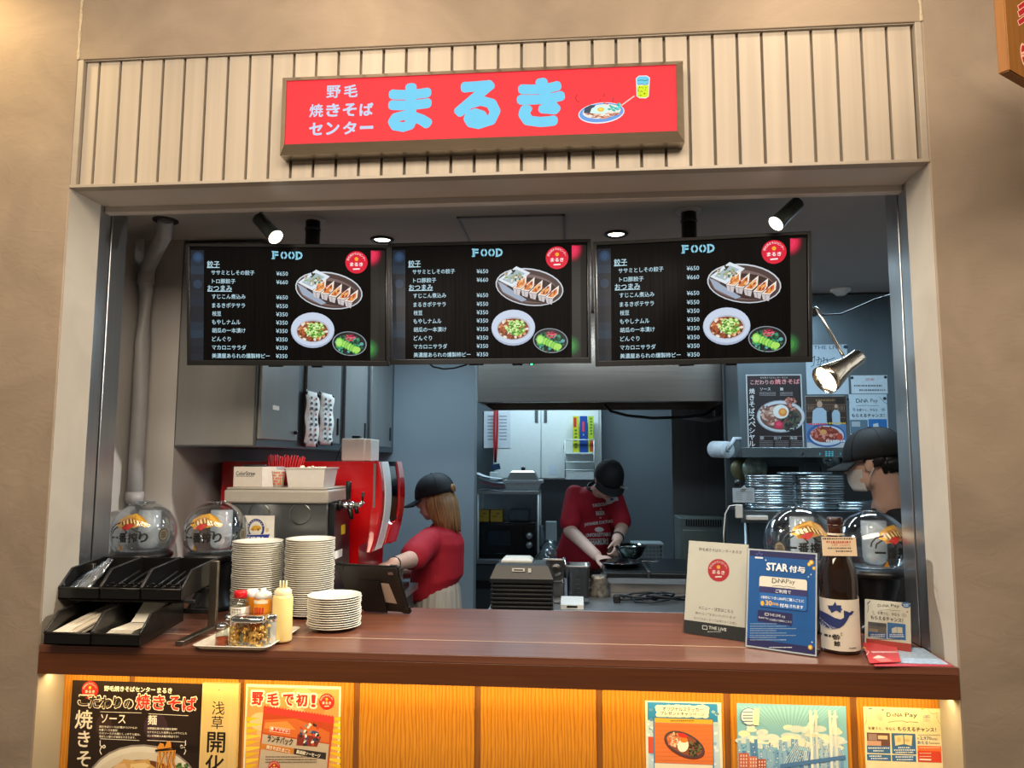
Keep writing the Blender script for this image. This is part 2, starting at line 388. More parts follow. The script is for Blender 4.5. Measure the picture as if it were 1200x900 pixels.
b = MB(); b.box(XL, XR, .045, JD+.07, ZS+.001, ZS+.06, SOF); b.box(XL, XR, JD+.03, JD+.075, ZS-.028, ZS+.06, SOF, .004); struct('trim_5', b)
# ---- shutter guide posts
for i, s, x in ((6, 1, XL), (7, -1, XR)):
    b = MB()
    b.box(min(x, x-s*.2), max(x, x-s*.2), JD, .292, CT+.0005, 2.87, STEEL, .003)
    b.box(min(x-s*.03, x-s*.2), max(x-s*.03, x-s*.2), .292, .304, CT+.0005, 2.87, BLACKM)
    b.box(min(x, x-s*.2), max(x, x-s*.2), .304, .42, CT+.0005, 2.87, STEEL, .003)
    struct('trim_%d' % i, b)
# ---- worktop counter
WN = mat('walnut_top', '#6e4332', .33, var=.28, scale=(1.6, 42, 42), detail=6, dist=.6, coat=.15, bump=.015)
WNE = mat('walnut_edge', '#5a3018', .4, var=.2, scale=(2.2, 60, 90), detail=6, dist=.5)
SEAM = mat('joint_strip', '#c9b196', .3, var=.02)
ct = thing('service_counter', 'long dark walnut service counter running the full width of the kiosk opening', 'counter', (-.4, .4, 0))
b = MB(); b.box(XL+.002, XR-.002, .226, .88, CT-.03, CT, WN, .002); b.build('worktop', ct)
b = MB(); b.box(XL+.002, XR-.002, -.003, .222, CT-.03, CT, WN, .003); b.box(XL+.002, XR-.002, -.003, .03, CB, CT-.03, WNE, .002); b.box(XL+.002, XR-.002, .03, .222, CB, CB+.012, WNE); b.build('front_plank', ct)
b = MB(); b.box(XL+.002, XR-.002, .222, .226, CT-.03, CT+.0006, SEAM); o = b.build('joint_strip', ct); o['label'] = 'pale joint line between the two planks'
b = MB(); b.box(XL+.002, XR-.002, .80, .87, FZ, CT-.03, mat('counter_back', '#3c3a3a', .5)); b.build('back_panel', ct)
# front cladding: oak boards between dark stiles
STI = mat('dark_stile', '#7a4a1c', .5, var=.2, scale=(80, 80, 3))
pf = thing('counter_front', 'yellow oak panelling with dark stiles below the counter lip', 'panelling', (-.4, .2, 0))
YP = .165
sx = [at(q, 850, YP).x for q in (152, 281, 417.5, 559.5, 702.5, 852.5, 1001)]
edges = [XL-.011]+sx+[XR+.011]
for i in range(len(edges)-1):
    b = MB(); b.box(edges[i]+.0125, edges[i+1]-.0125, YP, YP+.02, FZ, CB-.001, OAK, .001); b.build('oak_board', pf)
for x in sx:
    b = MB(); b.box(x-.0122, x+.0122, YP+.004, YP+.024, FZ, CB-.001, STI); b.build('stile', pf)
b = MB(); b.box(XL+.004, XR-.004, YP+.024, YP+.04, FZ, CB-.001, STI); b.build('backing', pf)
LEDM = glow('ffcf7a', 6)
b = MB(); b.box(XL+.03, XR-.03, .06, .072, CB-.008, CB-.001, LEDM)
tag(b.build('led_strip'), 'warm glowing light strip fixed under the front lip of the walnut counter', 'light strip')
lamp('counter_glow', 'AREA', ((XL+XR)/2, .066, CB-.012), 12, (1, .73, .33), ((XL+XR)/2, .16, 0), shape='RECTANGLE', size=3.54, size_y=.012)
# ---- ceiling fittings
b = MB(); q0, q1 = atz(535, 254, 2.9), atz(662, 251, 2.9); HM = mat('hatch_frame', '#77757a', .4)
yy0, yy1 = q0.y, q0.y+.62
for a in ((q0.x, q1.x, yy0, yy0+.012), (q0.x, q1.x, yy1-.012, yy1), (q0.x, q0.x+.012, yy0, yy1), (q1.x-.012, q1.x, yy0, yy1)): b.box(a[0], a[1], a[2], a[3], 2.892, 2.9, HM)
b.box(q0.x+.014, q1.x-.014, yy0+.014, yy1-.014, 2.896, 2.9, KC)
tag(b.build('ceiling_hatch'), 'square grey access hatch in the kitchen ceiling above the middle menu screen', 'hatch')
LENS = glow('fff2d8', 9)
def downlight(px, py, lab):
    p = atz(px, py, 2.9); t = thing('ceiling_downlight', lab, 'ceiling light', (p.x, p.y, 2.9))
    b = MB(); b.lathe([(.045, -.001), (.062, -.001), (.066, -.006), (.062, -.011), (.05, -.012), (.044, -.004)], BLACKP, (p.x, p.y, 2.9)); b.build('trim_ring', t)
    b = MB(); b.lathe([(.0, -.006), (.03, -.007), (.043, -.004)], LENS, (p.x, p.y, 2.9)); b.build('lens', t)
    lamp('downlight_beam', 'SPOT', (p.x, p.y, 2.88), 22, NEUT, (p.x, p.y, 0), spot_size=1.9, spot_blend=.9, shadow_soft_size=.04)
downlight(448, 280, 'round black recessed downlight above the gap between left and middle menu screens')
downlight(722, 273.5, 'round black recessed downlight above the gap between middle and right menu screens')
def spot(pm, ph, Y, lab, tgt):
    m = at(pm[0], pm[1], .345); m.z = 2.895; h = at(ph[0], ph[1], .30)
    t = thing('ceiling_spotlight', lab, 'spotlight', m)
    b = MB(); b.lathe([(.0, -.008), (.022, -.008), (.022, 0), (0, 0)], BLACKP, m, 20); b.tube([m+Vector((0, 0, -.005)), Vector((m.x, m.y, at(pm[0], pm[1]+8, .345).z))], .009, BLACKP); b.build('mount', t)
    s = m+Vector((0, 0, -.115)); s.z = at(pm[0], pm[1]+8, .345).z; d = h-s; d = d.normalized(); e = s+d*.135
    b = MB(); b.tube([s-d*.025, s-d*.02, s+d*.09, e-d*.004, e], [.02, .031, .032, .037, .038], mat('spot_green_black', '#1c2624', .35), 24); b.build('head', t)
    b = MB(); Q = d.to_track_quat('Z', 'Y').to_matrix().to_4x4(); b.lathe([(0, .008), (.02, .007), (.035, .001)], LENS, e, 24, Q); b.build('lens', t)
    lamp('spot_beam', 'SPOT', e+d*.02, 330, (1, .95, .86), tgt, spot_size=1.1, spot_blend=.6, shadow_soft_size=.02)
spot((306, 251), (326, 281), .5, 'black adjustable spotlight on the ceiling over the left menu screen', (1.35, .1, 1.35))
spot((931, 233), (903, 268), .5, 'black adjustable spotlight on the ceiling over the right menu screen', (-2.05, .1, 1.35))
p = atz(985, 338, 2.9)
b = MB(); b.lathe([(0, -.05), (.03, -.05), (.045, -.035), (.06, -.02), (.07, -.018), (.07, 0), (0, 0)], WHITEP, (p.x, p.y, 2.9)); tag(b.build('smoke_detector'), 'small white round smoke detector on the ceiling right of the screens', 'smoke detector')
# ---- drain pipe on the left
PIPE = mat('grey_pipe', '#8d8c8e', .45, var=.03)
t = thing('drain_pipe', 'grey plastic pipe bending down the left wall behind the shutter post', 'pipe', atz(193, 259, 2.9))
pts = [atz(194, 258, 2.9), at(192, 276, .62)]; pts += [at(174, 312, .80), at(171, 328, .83)]; q = at(171, 340, .835); pts += [q, Vector((q.x, q.y, at(160, 588, .835).z))]
b = MB(); sm = []
for i in range(len(pts)-1):
    sm += [pts[i].lerp(pts[i+1], k/4) for k in range(4)]
sm.append(pts[-1]); b.tube(sm, .038, PIPE, 20); b.build('pipe', t)
for z in (at(170, 326, .83).z, at(160, 583, .835).z): b = MB(); b.lathe([(.038, -.03), (.045, -.03), (.045, .03), (.038, .03)], PIPE, (q.x, q.y, z), 20); b.build('collar', t)
b = MB()
b.box(q.x-.065, q.x, q.y+.0, q.y+.06, at(170, 326, .83).z-.035, at(170, 326, .83).z-.005, PIPE); b.build('wall_clip', t)
b = MB(); b.lathe([(.04, -.006), (.062, -.006), (.062, 0), (.04, 0)], BLACKM, atz(194, 258, 2.9), 20); b.build('ceiling_ring', t)
# ================================================================== SHOP SIGN
t = thing('shop_sign', 'red backlit shop sign with pale blue kana in a steel frame', 'sign', at(565, 130, 0))
p0, p1 = at(328, 90, -.06), at(802, 165, -.06); q0, q1 = at(335, 97, -.055), at(796, 153, -.055)
sx0, sx1 = at(328, 130, -.06).x, at(802, 120, -.06).x; sz1, sz0 = at(565, 79, -.06).z, at(565, 172.5, -.06).z
fw_ = .032
BR = mat('brushed_bronze_steel', '#b4aca0', .3, 1, var=.05, scale=(8, 8, 60))
b = MB()
o4 = [(sx0, sz0), (sx1, sz0), (sx1, sz1), (sx0, sz1)]; i4 = [(sx0+fw_, sz0+fw_), (sx1-fw_, sz0+fw_), (sx1-fw_, sz1-fw_), (sx0+fw_, sz1-fw_)]
for k in range(4):
    a, c, e, g = o4[k], o4[(k+1) % 4], i4[(k+1) % 4], i4[k]
    b.faces([(a[0], -.045, a[1]), (c[0], -.045, c[1]), (e[0], -.078, e[1]), (g[0], -.078, g[1])], [(0, 1, 2, 3)], BR)
    b.faces([(g[0], -.078, g[1]), (e[0], -.078, e[1]), (e[0], -.07, e[1]), (g[0], -.07, g[1])], [(0, 1, 2, 3)], BR)
    b.faces([(a[0], -.045, a[1]), (c[0], -.045, c[1]), (c[0], .05, c[1]), (a[0], .05, a[1])], [(0, 1, 2, 3)], BR)
b.build('frame', t)
b = MB(); b.box(i4[0][0], i4[1][0], -.072, -.05, i4[0][1], i4[2][1], glow('fb2b3a', 1.0)); b.build('face', t)
B = Board((i4[0][0], -.0722, i4[2][1]), X1, DN, i4[1][0]-i4[0][0], i4[2][1]-i4[0][1])
CY = glow('6fd2f6', 1.0); CW = glow('c8d8f4', 1.0); GK = glow('101820', 1)
B.crop = (300, 40, 1200/540)
def tl(s, x, y, h, m, w, bold=.025): B.text(s, x, y, h, m, w=w, bold=bold, l=2)
tl('野', 202, 150, 34, CW, 37, .022); tl('毛', 247, 148, 34, CW, 36, .03)
for i, c in enumerate('焼きそば'): tl(c, 157+i*43.5, 199-i*1.0, 35, CW, 36, .022 if c == '焼' else .035)
for i, c in enumerate('センター'): tl(c, 156+i*44, 247-i*1.3, 34 if c != 'ー' else 9, CW, 35, .035)
for c, x, y, hh, ww in (('ま', 402, 191, 130, 116), ('る', 576, 184, 132, 122), ('き', 742, 178, 134, 126)): tl(c, x, y, hh, CY, ww, .062)
B.crop = (660, 70, 7.5)
WH = glow('eef4fa', 1)
B.ell(335, 468, 203, 96, WH, 1, rot=-4); B.ell(335, 466, 195, 88, glow('6aa0e8', 1), 2, rot=-4); B.ell(338, 455, 168, 66, glow('f2ece0', 1), 3, rot=-4)
rr = random.Random(3)
for k in range(60):
    a = rr.uniform(-.3, 3.4); x = 345+150*rr.uniform(.2, 1)*math.cos(a); y = 470+48*rr.uniform(.4, 1)*abs(math.sin(a)); B.line([(x-16, y+rr.uniform(-8, 8)), (x, y+5), (x+16, y+rr.uniform(-8, 8))], 6, glow(rr.choice(('c8643c', 'e8a078', '9a3c20')), 1), 4)
B.poly([(180, 470), (190, 425), (240, 400), (285, 402), (250, 450), (230, 472)], glow('28405c', 1), 5)
B.poly([(235, 470), (250, 430), (300, 405), (350, 402), (395, 420), (400, 455), (350, 478), (280, 478)], glow('d8f8f0', 1), 6); B.ell(330, 440, 30, 20, glow('f4c020', 1), 7); B.ell(330, 438, 16, 10, glow('ffe060', 1), 8)
for k in range(16): B.ell(440+rr.uniform(-70, 60), 418+rr.uniform(-25, 30), 16, 9, glow(rr.choice(('20b8a8', '68dcd8', '50c8c0')), 1), 7, rot=rr.uniform(0, 90))
B.line([(355, 382), (395, 392)], 10, glow('c83040', 1), 8)
B.poly([(508, 400), (516, 408), (628, 326), (622, 316)], glow('f6c8c0', 1), 8)
for p in ([(122, 305), (108, 340), (118, 362), (140, 375)], [(365, 300), (352, 325)], [(330, 350), (322, 362)], [(440, 335), (434, 375)]): B.line(p, 4, glow('801420', 1), 5)
B.poly([(638, 165), (665, 143), (735, 141), (762, 160), (752, 325), (725, 342), (668, 340), (644, 322)], WH, 5); B.poly([(645, 168), (668, 149), (733, 148), (755, 165), (752, 215), (648, 220)], glow('68d0ee', 1), 6); B.poly([(648, 230), (752, 225), (746, 322), (722, 335), (670, 334), (650, 318)], glow('d8ee00', 1), 6)
for k in range(22): B.ell(rr.uniform(655, 745), rr.uniform(238, 325), 4, 3, GK, 7)
for yy in (184, 220): B.line([(655, yy+2), (690, yy-3), (715, yy+3), (748, yy-5)], 6, glow('2a6880', 1), 7)
B.build('lettering', t)
for i in range(4):
    pass
# ---- hanging wooden blade sign cut by the frame's top right corner
t = thing('hanging_wooden_sign', 'wooden hanging sign with red lettering at the top right corner', 'sign', at(1183, 82, -.75))
O = at(1183, 82, -.75); dx = Vector((.797, .605, 0)); HW = mat('sign_wood', '#8c5a22', .5, var=.15, scale=(40, 40, 3))
HH = .44; TL = O+Vector((0, 0, HH)); HS = sheet(TL, dx, DN, .62, HH, .03, HW, 'board', t, .003)
B = Board(TL, dx, DN, .62, HH); B.crop = (1100, 0, 7.5); RD = ink('b02028'); PK = ink('f0b8a0')
for k, (y0, y1) in enumerate(((20, 80), (70, 140), (150, 215))):
    B.poly([(690, y0+30), (790, y0-45), (800, y1-50), (705, y1+14)], PK, 1); B.poly([(697, y0+33), (790, y0-36), (798, y1-58), (710, y1+4)], RD, 2)
B.ell(748, 480, 28, 46, PK, 1); B.ell(750, 480, 21, 38, RD, 2); B.line([(728, 470), (765, 455)], 8, PK, 3); B.line([(728, 495), (765, 482)], 8, PK, 3)
B.build('lettering', t)
b = MB(); 
for u in (.1, .5): q = TL+dx*u; b.tube([q, q+Vector((0, 0, 4.3-q.z))], .005, BLACKM)
b.build('hanging_rod', t)
# ================================================================== MENU SCREENS
TT = math.radians(7.4); TW, TH = .975, .588
def tvbase(xc, yc, zc, yaw):
    return Vector((xc, yc, zc))+Matrix.Rotation(yaw, 3, 'Z')@Vector((0, math.sin(TT)*TH, -math.cos(TT)*TH))
tv = thing('menu_screen', 'middle of the three black menu screens, green status light below it', 'menu screen', tvbase(-.4045, .5, 2.731, 0), group='menu screens under the ceiling')
tv.rotation_euler = (TT, 0, 0)
BEZ = mat('screen_bezel', '#0f0f11', .38, var=.05)
dnv = Vector((0, math.sin(TT), -math.cos(TT))); O = Vector((-.4045-TW/2, .5, 2.731))
b = MB()   # local: x across, y depth, z up from the lower edge
b.box(-TW/2, TW/2, .012, .05, 0, TH, BEZ, .004); b.box(-TW*.3, TW*.3, .05, .085, .08, TH-.12, BEZ, .008)
for x0, x1, z0, z1 in ((-TW/2, TW/2, 0, .026), (-TW/2, TW/2, TH-.016, TH), (-TW/2, -TW/2+.015, 0, TH), (TW/2-.015, TW/2, 0, TH)): b.box(x0, x1, 0, .014, z0, z1, BEZ, .002)
b.box(.11, .16, .01, .03, -.008, 0, BLACKP); b.box(-.1, -.03, .015, .03, -.006, 0, BLACKP); b.build('bezel', tv, local=True)
SCB = mat('screen_black', '#070606', .25, var=.35, scale=(140, 140, 3), emit=.6, spec=.15)
b = MB(); b.box(-TW/2+.012, TW/2-.012, .009, .02, .022, TH-.012, SCB); b.build('screen', tv, local=True)
B = Board(O+Vector((0, .009, 0)), X1, dnv, TW, TH, step=.0003); B.crop = (440, 230, 1200/280)
SW = glow('b9dcea', .95); SC_ = glow('8fd0e6', .95); G = glow
B.line([(78, 250), (78, 812)], 2, G('1a1c22', 1), 1)
for k in range(14):   # blurred strips at the picture's edges
    y = 270+k*40; B.rect(84, y, 150, y+40, G(['161c26', '1c2836', '20303f', '181e28', '151a22', '181f2a', '1a2230', '151a22'][k % 8], 1), 1)
B.ell(120, 305, 26, 26, G('243a54', 1), 2); B.ell(120, 305, 15, 15, G('2c4868', 1), 3); B.ell(120, 440, 22, 22, G('22344a', 1), 2)
B.rect(986, 246, 1060, 810, G('1d1b1a', 1), 1)
for r_, c in ((48, '38141c'), (42, '681826'), (36, 'a01e36'), (29, 'd4254a'), (20, 'e8305a')):
    B.poly([(986, 246)]+[(986+r_*1.25*math.cos(t), 262+r_*1.55*math.sin(t)) for t in [-.25+k*1.8/10 for k in range(11)]]+[(986, 330-max(0, 48-r_))], G(c, 1), 2+(48-r_)//5)
for r_, c in ((48, '1c2a1e'), (38, '24502c'), (28, '2e6a36'), (17, '40883f')): B.poly([(986, 750-r_*1.2)]+[(986+r_*math.cos(t), 750+r_*1.2*math.sin(t)) for t in [-1.4+k*2.8/10 for k in range(11)]]+[(986, 750+r_*1.2)], G(c, 1), 2+(48-r_)//8)
# FOOD in stencil slab letters
FY = 284
for i, (c, x, wd) in enumerate((('F', 503, 30), ('O', 545, 34), ('O', 583, 34), ('D', 622, 34))):
    B.text(c, x, FY+(0 if i else 0)-i*.6, 40, SC_, w=wd, l=3, bold=.045)
    if c == 'O': B.line([(x, FY-24), (x, FY+24)], 5, SCB, 4)
    else:
        B.line([(x-6, FY-24), (x-6, FY+24)], 2.5, SCB, 4)
        for yy in (FY-18, FY+18): B.rect(x-19, yy-2.5, x-4, yy+2.5, SC_, 5)
def mt(s, x, y, h, w, anchor='l', bold=.012): B.text(s, x, y, h, SW, w=w, l=3, anchor=anchor, bold=bold)
mt('餃子', 165, 339, 33, 62); B.line([(165, 356), (227, 354)], 3.5, SW, 3)
mt('おつまみ', 168, 459, 29, 120); B.line([(168, 474), (288, 472)], 3.5, SW, 3)
rows = [('ササミとしその餃子', 186, 380, 212, '¥650'), ('トロ豚餃子', 190, 423, 115, '¥660'), ('すじこん煮込み', 190, 500, 165, '¥650'), ('まるきポテサラ', 191, 544, 162, '¥550'), ('枝豆', 192, 586, 44, '¥350'), ('もやしナムル', 191, 628, 140, '¥350'), ('胡瓜の一本漬け', 192, 670, 164, '¥350'), ('どんぐり', 192, 713, 92, '¥350'), ('マカロニサラダ', 192, 755, 168, '¥350'), ('美濃屋あられの燻製柿ピー', 192, 797, 284, '¥350')]
for s, x, y, wd, pr in rows:
    mt(s, x, y, 24, wd, bold=.009); mt(pr, 508, y-3, 21, 58, bold=.004)
# round shop emblem
B.l = 3; logo(B, 912, 309, 57, G('dc1836', 1), G('fbeff0', 1))
rr = random.Random(11)
# oval plate of gyoza
B.ell(773, 456, 172, 93, G('c8d0d8', 1), 3, rot=9); B.ell(773, 457, 166, 87, G('4c3a38', 1), 4, rot=9); B.ell(768, 462, 148, 70, G('7a6462', 1), 5, rot=9); B.ell(790, 470, 130, 60, G('3a2624', 1), 6, rot=9)
B.poly([(612, 425), (640, 440), (760, 520), (735, 530), (640, 480)], G('9aa8bc', 1), 7)
B.poly([(616, 420), (708, 352), (778, 385), (690, 458)], G('dce6ee', 1), 8); B.poly([(636, 418), (708, 368), (752, 388), (686, 440)], G('a8b8c0', 1), 9)
for k in range(40):
    x = rr.uniform(650, 740); y = rr.uniform(375, 432); 
    if abs((x-694)/52)+abs((y-404)/36) < 1: B.ell(x, y, 9, 5, G(rr.choice(('5c4030', '8aa878', '4c6a50', 'b0a080', '302420', 'd8e0d8')), 1), 10, rot=rr.uniform(0, 180))
for k, (x, y) in enumerate(((738, 436), (778, 446), (818, 458), (862, 470), (900, 482))):
    B.poly([(x-48, y+26), (x-6, y-16+k), (x+22, y-42+k*2), (x+18, y+8), (x-8, y+32)], G('f0e6dc', 1), 11+k*4)
    B.poly([(x-36, y+22), (x-2, y-14+k), (x+12, y-26+k*2), (x+12, y+4), (x-8, y+26)], G('d07a3c', 1), 12+k*4)
    for j in range(12): B.ell(x-12+rr.uniform(-14, 18), y+4+rr.uniform(-16, 16), 8, 4, G(rr.choice(('b04a20', 'e89a50', '8c3414', 'f0b878')), 1), 13+k*4, rot=-50)
    B.poly([(x-46, y+28), (x-8, y+34), (x-14, y+62), (x-40, y+54)], G('c9c2c4', 1), 14+k*4); B.line([(x-30, y+32), (x-28, y+56)], 4, G('9c949c', 1), 15+k*4)
# bowl of stewed tendon with leek
B.ell(692, 660, 110, 90, G('a8b4cc', 1), 3); B.ell(692, 655, 108, 84, G('c6d2e6', 1), 4); B.ell(694, 664, 84, 58, G('b4b8c4', 1), 5); B.ell(692, 666, 78, 52, G('8c4a2c', 1), 6)
for k in range(110):
    a, q = rr.uniform(0, 6.28), rr.random()**.6; B.ell(692+74*q*math.cos(a), 666+49*q*math.sin(a), rr.uniform(5, 11), rr.uniform(4, 7), G(rr.choice(('c87848', 'e8c8a0', 'a85830', 'e8e0d0', '6c3418')), 1), 7, rot=rr.uniform(0, 180))
for k in range(46):
    a, q = rr.uniform(0, 6.28), rr.random()**.7; x, y = 705+46*q*math.cos(a), 658+36*q*math.sin(a); c = rr.choice(('8cc850', 'a8dc68', '60a038', 'c8ec90')); B.ell(x, y, 10, 8, G(c, 1), 8, rot=rr.uniform(0, 90)); B.ell(x, y, 5, 4, G('dcf0b0' if k % 2 else '4c7c2c', 1), 9)
# glass dish of pickled cucumber
B.ell(879, 725, 88, 62, G('8a949c', 1), 3, rot=6); B.ell(879, 725, 83, 58, G('141c20', 1), 4, rot=6)
for k in range(70):
    a, q = rr.uniform(0, 6.28), rr.random()**.6; B.ell(879+74*q*math.cos(a), 728+48*q*math.sin(a), rr.uniform(6, 14), rr.uniform(4, 9), G(rr.choice(('1c5c40', '2c7a50', '123c30', '3c9468', '58a8a0')), 1), 5, rot=rr.uniform(0, 180))
for k in range(8):
    x, y = 828+k*13, 715+k*6.5; B.ell(x, y, 13, 20, G('3c8c3c', 1), 6+2*k, rot=25); B.ell(x-1, y, 10, 17, G(('a8e060', '8cd458')[k % 2], 1), 7+2*k, rot=25)
B.ell(828, 720, 20, 24, G('7cc848', 1), 24); B.ell(828, 720, 15, 18, G('b0e878', 1), 25); B.ell(918, 755, 18, 14, G('a8e060', 1), 25)
for k in range(26): a = rr.uniform(0, 6.28); x, y = 885+22*rr.random()*math.cos(a), 690+18*rr.random()*math.sin(a); B.line([(x-12, y+rr.uniform(-8, 8)), (x+12, y+rr.uniform(-8, 8))], 3.5, G(rr.choice(('d83c58', 'a02840', '701c38', 'f06878')), 1), 26)
B.build('menu_display', tv)
LEDG = glow('40ff9a', 3)
t3 = copy_tree(tv, tvbase(.579, .45, 2.714, -math.radians(5.8)), label='right-hand black menu screen, nearest the gooseneck lamp')
t1 = copy_tree(tv, tvbase(-1.3715, .45, 2.724, math.radians(5.9)), label='left-hand black menu screen, beside the drain pipe')
t3.rotation_euler = (TT, 0, -math.radians(5.8)); t1.rotation_euler = (TT, 0, math.radians(5.9))
b = MB(); b.box(.19, .215, .02, .035, -.006, .001, BLACKP); b.ball((.2025, .017, -.002), .006, LEDG, 10); o = b.build('status_light', tv, local=True); o['label'] = 'green status light'
# ceiling poles that carry the screens
def pole(px, py, lab):
    p = atz(px, py, 2.9); t = thing('ceiling_pole_mount', lab, 'screen mount', p)
    b = MB(); b.lathe([(.028, -.012), (.055, -.011), (.06, -.004), (.06, 0)], mat('flange_paint', '#a9a6a4', .4), p, 28); o = b.build('flange', t); o['label'] = 'pale round ceiling flange'
    b = MB(); b.tube([p+Vector((0, 0, -.0)), p+Vector((0, 0, -.47))], .0365, BLACKP, 24); b.lathe([(.0365, -.045), (.04, -.05), (.04, -.058), (.0365, -.062)], BLACKP, p, 24); b.build('pole', t)
    b = MB(); b.box(p.x-.14, p.x+.14, p.y-.04, p.y+.02, p.z-.5, p.z-.28, BLACKP, .004); b.build('bracket', t)
pole(367, 257, 'black screen pole with pale flange, behind the left menu screen'); pole(807, 247, 'black screen pole with pale flange, behind the right menu screen')
# loose cables under and beside the screens
b = MB(); q = [at(x, y, .62) for x, y in ((500, 424), (508, 430), (520, 432.5), (532, 431.5), (545, 428), (552, 424))]; b.tube(q, .004, BLACKP, 8); tag(b.build('screen_cable'), 'thin black cable sagging below the middle menu screen', 'cable')
b = MB(); q = [at(x, y, 1.2) for x, y in ((952, 363), (965, 369), (985, 368), (1005, 360), (1025, 351), (1045, 345))]; b.tube(q, .004, BLACKP, 8); tag(b.build('wall_cable'), 'thin black cable slung from the right menu screen to the shutter post', 'cable')
# ---- gooseneck clip lamp
t = thing('gooseneck_lamp', 'chrome gooseneck clip lamp glowing beside the right menu screen', 'lamp', at(955, 366, .5))
LY = .42
b = MB(); q = at(956, 366, .47); b.box(q.x-.03, q.x+.012, .455, .51, q.z-.014, q.z+.02, BLACKP, .004); b.build('clamp', t)
b = MB(); pts = [at(x, y, Y) for x, y, Y in ((953, 363, .47), (955.5, 361, .45), (958, 363, .43), (964, 374, .41), (972, 388, .40), (980, 402, .40), (988, 417, .40))]; b.tube(pts, .0075, CHROME, 12); b.build('gooseneck', t)
a0, a1 = at(1007, 418, .42), at(966, 446, .36); d = (a1-a0).normalized(); Q = d.to_track_quat('Z', 'Y').to_matrix().to_4x4(); L = (a1-a0).length
LMP = mat('lamp_steel', '#b8b3a8', .16, 1, var=.02)
b = MB(); b.lathe([(0, 0), (.034, 0), (.037, .004), (.037, L*.38), (.040, L*.42), (.048, L*.6), (.062, L*.85), (.066, L), (.063, L), (.058, L*.86), (.03, L*.5), (0, L*.5)], LMP, a0, 40, Q); b.build('shade', t)
b = MB(); b.lathe([(0, L*.96), (.03, L*.95), (.054, L*.90), (.05, L*.8), (.02, L*.55)], glow('fff0cc', 12), a0, 28, Q); b.build('bulb', t)
b = MB()
for k in range(3):
    u_ = (Q.to_3x3()@Vector((0, 1, 0)))*(-.022+.022*k); b.tube([a0+d*(L*.985)+u_+(Q.to_3x3()@Vector((-.05, 0, 0))), a0+d*(L*.985)+u_+(Q.to_3x3()@Vector((.05, 0, 0)))], .0018, CHROME, 6)
b.build('guard', t)
lamp('gooseneck_beam', 'SPOT', a0+d*(L+.01), 7, (1, .88, .66), a0+d*2, spot_size=1.9, spot_blend=.5, shadow_soft_size=.04)
# ================================================================== LEFT SIDE OF THE KITCHEN
BTAB = mat('table_steel', '#8d9094', .35, .7, var=.05, scale=(2, 40, 40))
DARKG = mat('dark_grey_panel', '#2a2c30', .5, var=.05)
b = MB(); b.box(-2.148, -1.06, .93, 2.12, .82, .86, BTAB, .004); b.box(-2.148, -1.09, .95, 2.1, FZ, .82, DARKG)
t = tag(b.build('back_counter'), 'low steel back counter along the left wall carrying the red dispenser', 'counter')
# wall cabinet run
CF = mat('cabinet_steel', '#9a9a98', .32, .6, var=.08, scale=(5, 5, .8), bump=.02); CFR = mat('cabinet_frame_steel', '#7f8488', .33, 1, var=.04)
cx = at(300, 500, .9).x; yend = atx(461.5, 536, cx).y
wc = thing('wall_cabinet', 'long stainless wall cabinet with hinged doors, left behind the menu screens', 'cabinet', (-1.9, 2.3, 1.745))
b = MB(); b.box(-2.148, cx, .9, yend, 1.755, 2.88, CFR, .003); b.box(-2.14, cx-.012, .894, .9, 1.765, 2.87, CF); b.build('body', wc)
dys = [(302, 346), (356, 396), (402, 427.5), (433, 457)]
for i, (a, c) in enumerate(dys):
    ya, yb = atx(a, 480, cx).y, atx(c, 480, cx).y
    b = MB(); b.box(cx, cx+.018, ya, yb, 1.80, 2.86, CF, .003)
    d = b.build('door', wc)
    b = MB(); yk = (yb-.05) if i % 2 == 0 else (ya+.05)
    if i < 1: b.lathe([(0, .02), (.012, .018), (.012, .004), (.007, 0)], BLACKP, (cx+.018, yk, 1.85), 14, Matrix.Rotation(math.pi/2, 4, 'Y'))
    else: b.box(cx+.018, cx+.026, yb-.07, yb-.04, 1.86, 1.98, BLACKM, .003)
    b.build('handle', d)
    if i == 0:
        q = atx(324, 478, cx+.02); B_ = sheet((cx+.0195, q.y-.05, q.z+.012), (0, 1, 0), DN, .09, .024, .001, PAPER, 'sticker', d)
for i, (a, c, y0, y1) in enumerate(((358, 373.5, 457, 523), (374.5, 390.5, 459, 521))):
    p, q = atx(a, y0, cx+.021), atx(c, y0, cx+.021); zb = atx(a, y1, cx+.021).z
    lab = ('white order slip with magnets on the wall cabinet, nearer of the two', 'white order slip with magnets on the wall cabinet, farther of the two')[i]
    t = thing('order_slip', lab, 'paper', (cx+.02, p.y, zb), group='order slips on the wall cabinet')
    W_, H_ = q.y-p.y, p.z-zb; b = MB(); rows_ = []
    for k in range(13):
        z = p.z-H_*k/12; off = .012*math.sin(k*.55+i)**2
        rows_.append([Vector((cx+.020+off*(1 if 0 < k < 12 else 0), p.y+W_*j/3, z)) for j in range(4)])
    b.loft(rows_, PAPER, caps=False, closed=False); o = b.build('sheet', t); 
    o.modifiers.new('thick', 'SOLIDIFY').thickness = .001
    for sy_ in (p.y+.01, q.y-.01):
        for sz_ in (p.z-.012, zb+.012): b = MB(); b.lathe([(0, .008), (.016, .007), (.016, 0)], BLACKP, (cx+.021, sy_, sz_), 12, Matrix.Rotation(math.pi/2, 4, 'Y')); b.build('magnet', t)
    B = Board((cx+.036, p.y, p.z), (0, 1, 0), DN, W_, H_); IK = ink('3c4650')
    for k in range(9):
        for j in range(2):
            u = W_*(.25+.35*j); v = H_*(.1+.095*k)
            B.frect(u, v, u+W_*.2*(.6+.4*((k*7+j*3) % 3)/2), v+H_*.045, IK if j == 0 or k % 3 else ink('b04048'), 1)
    B.build('writing', t)
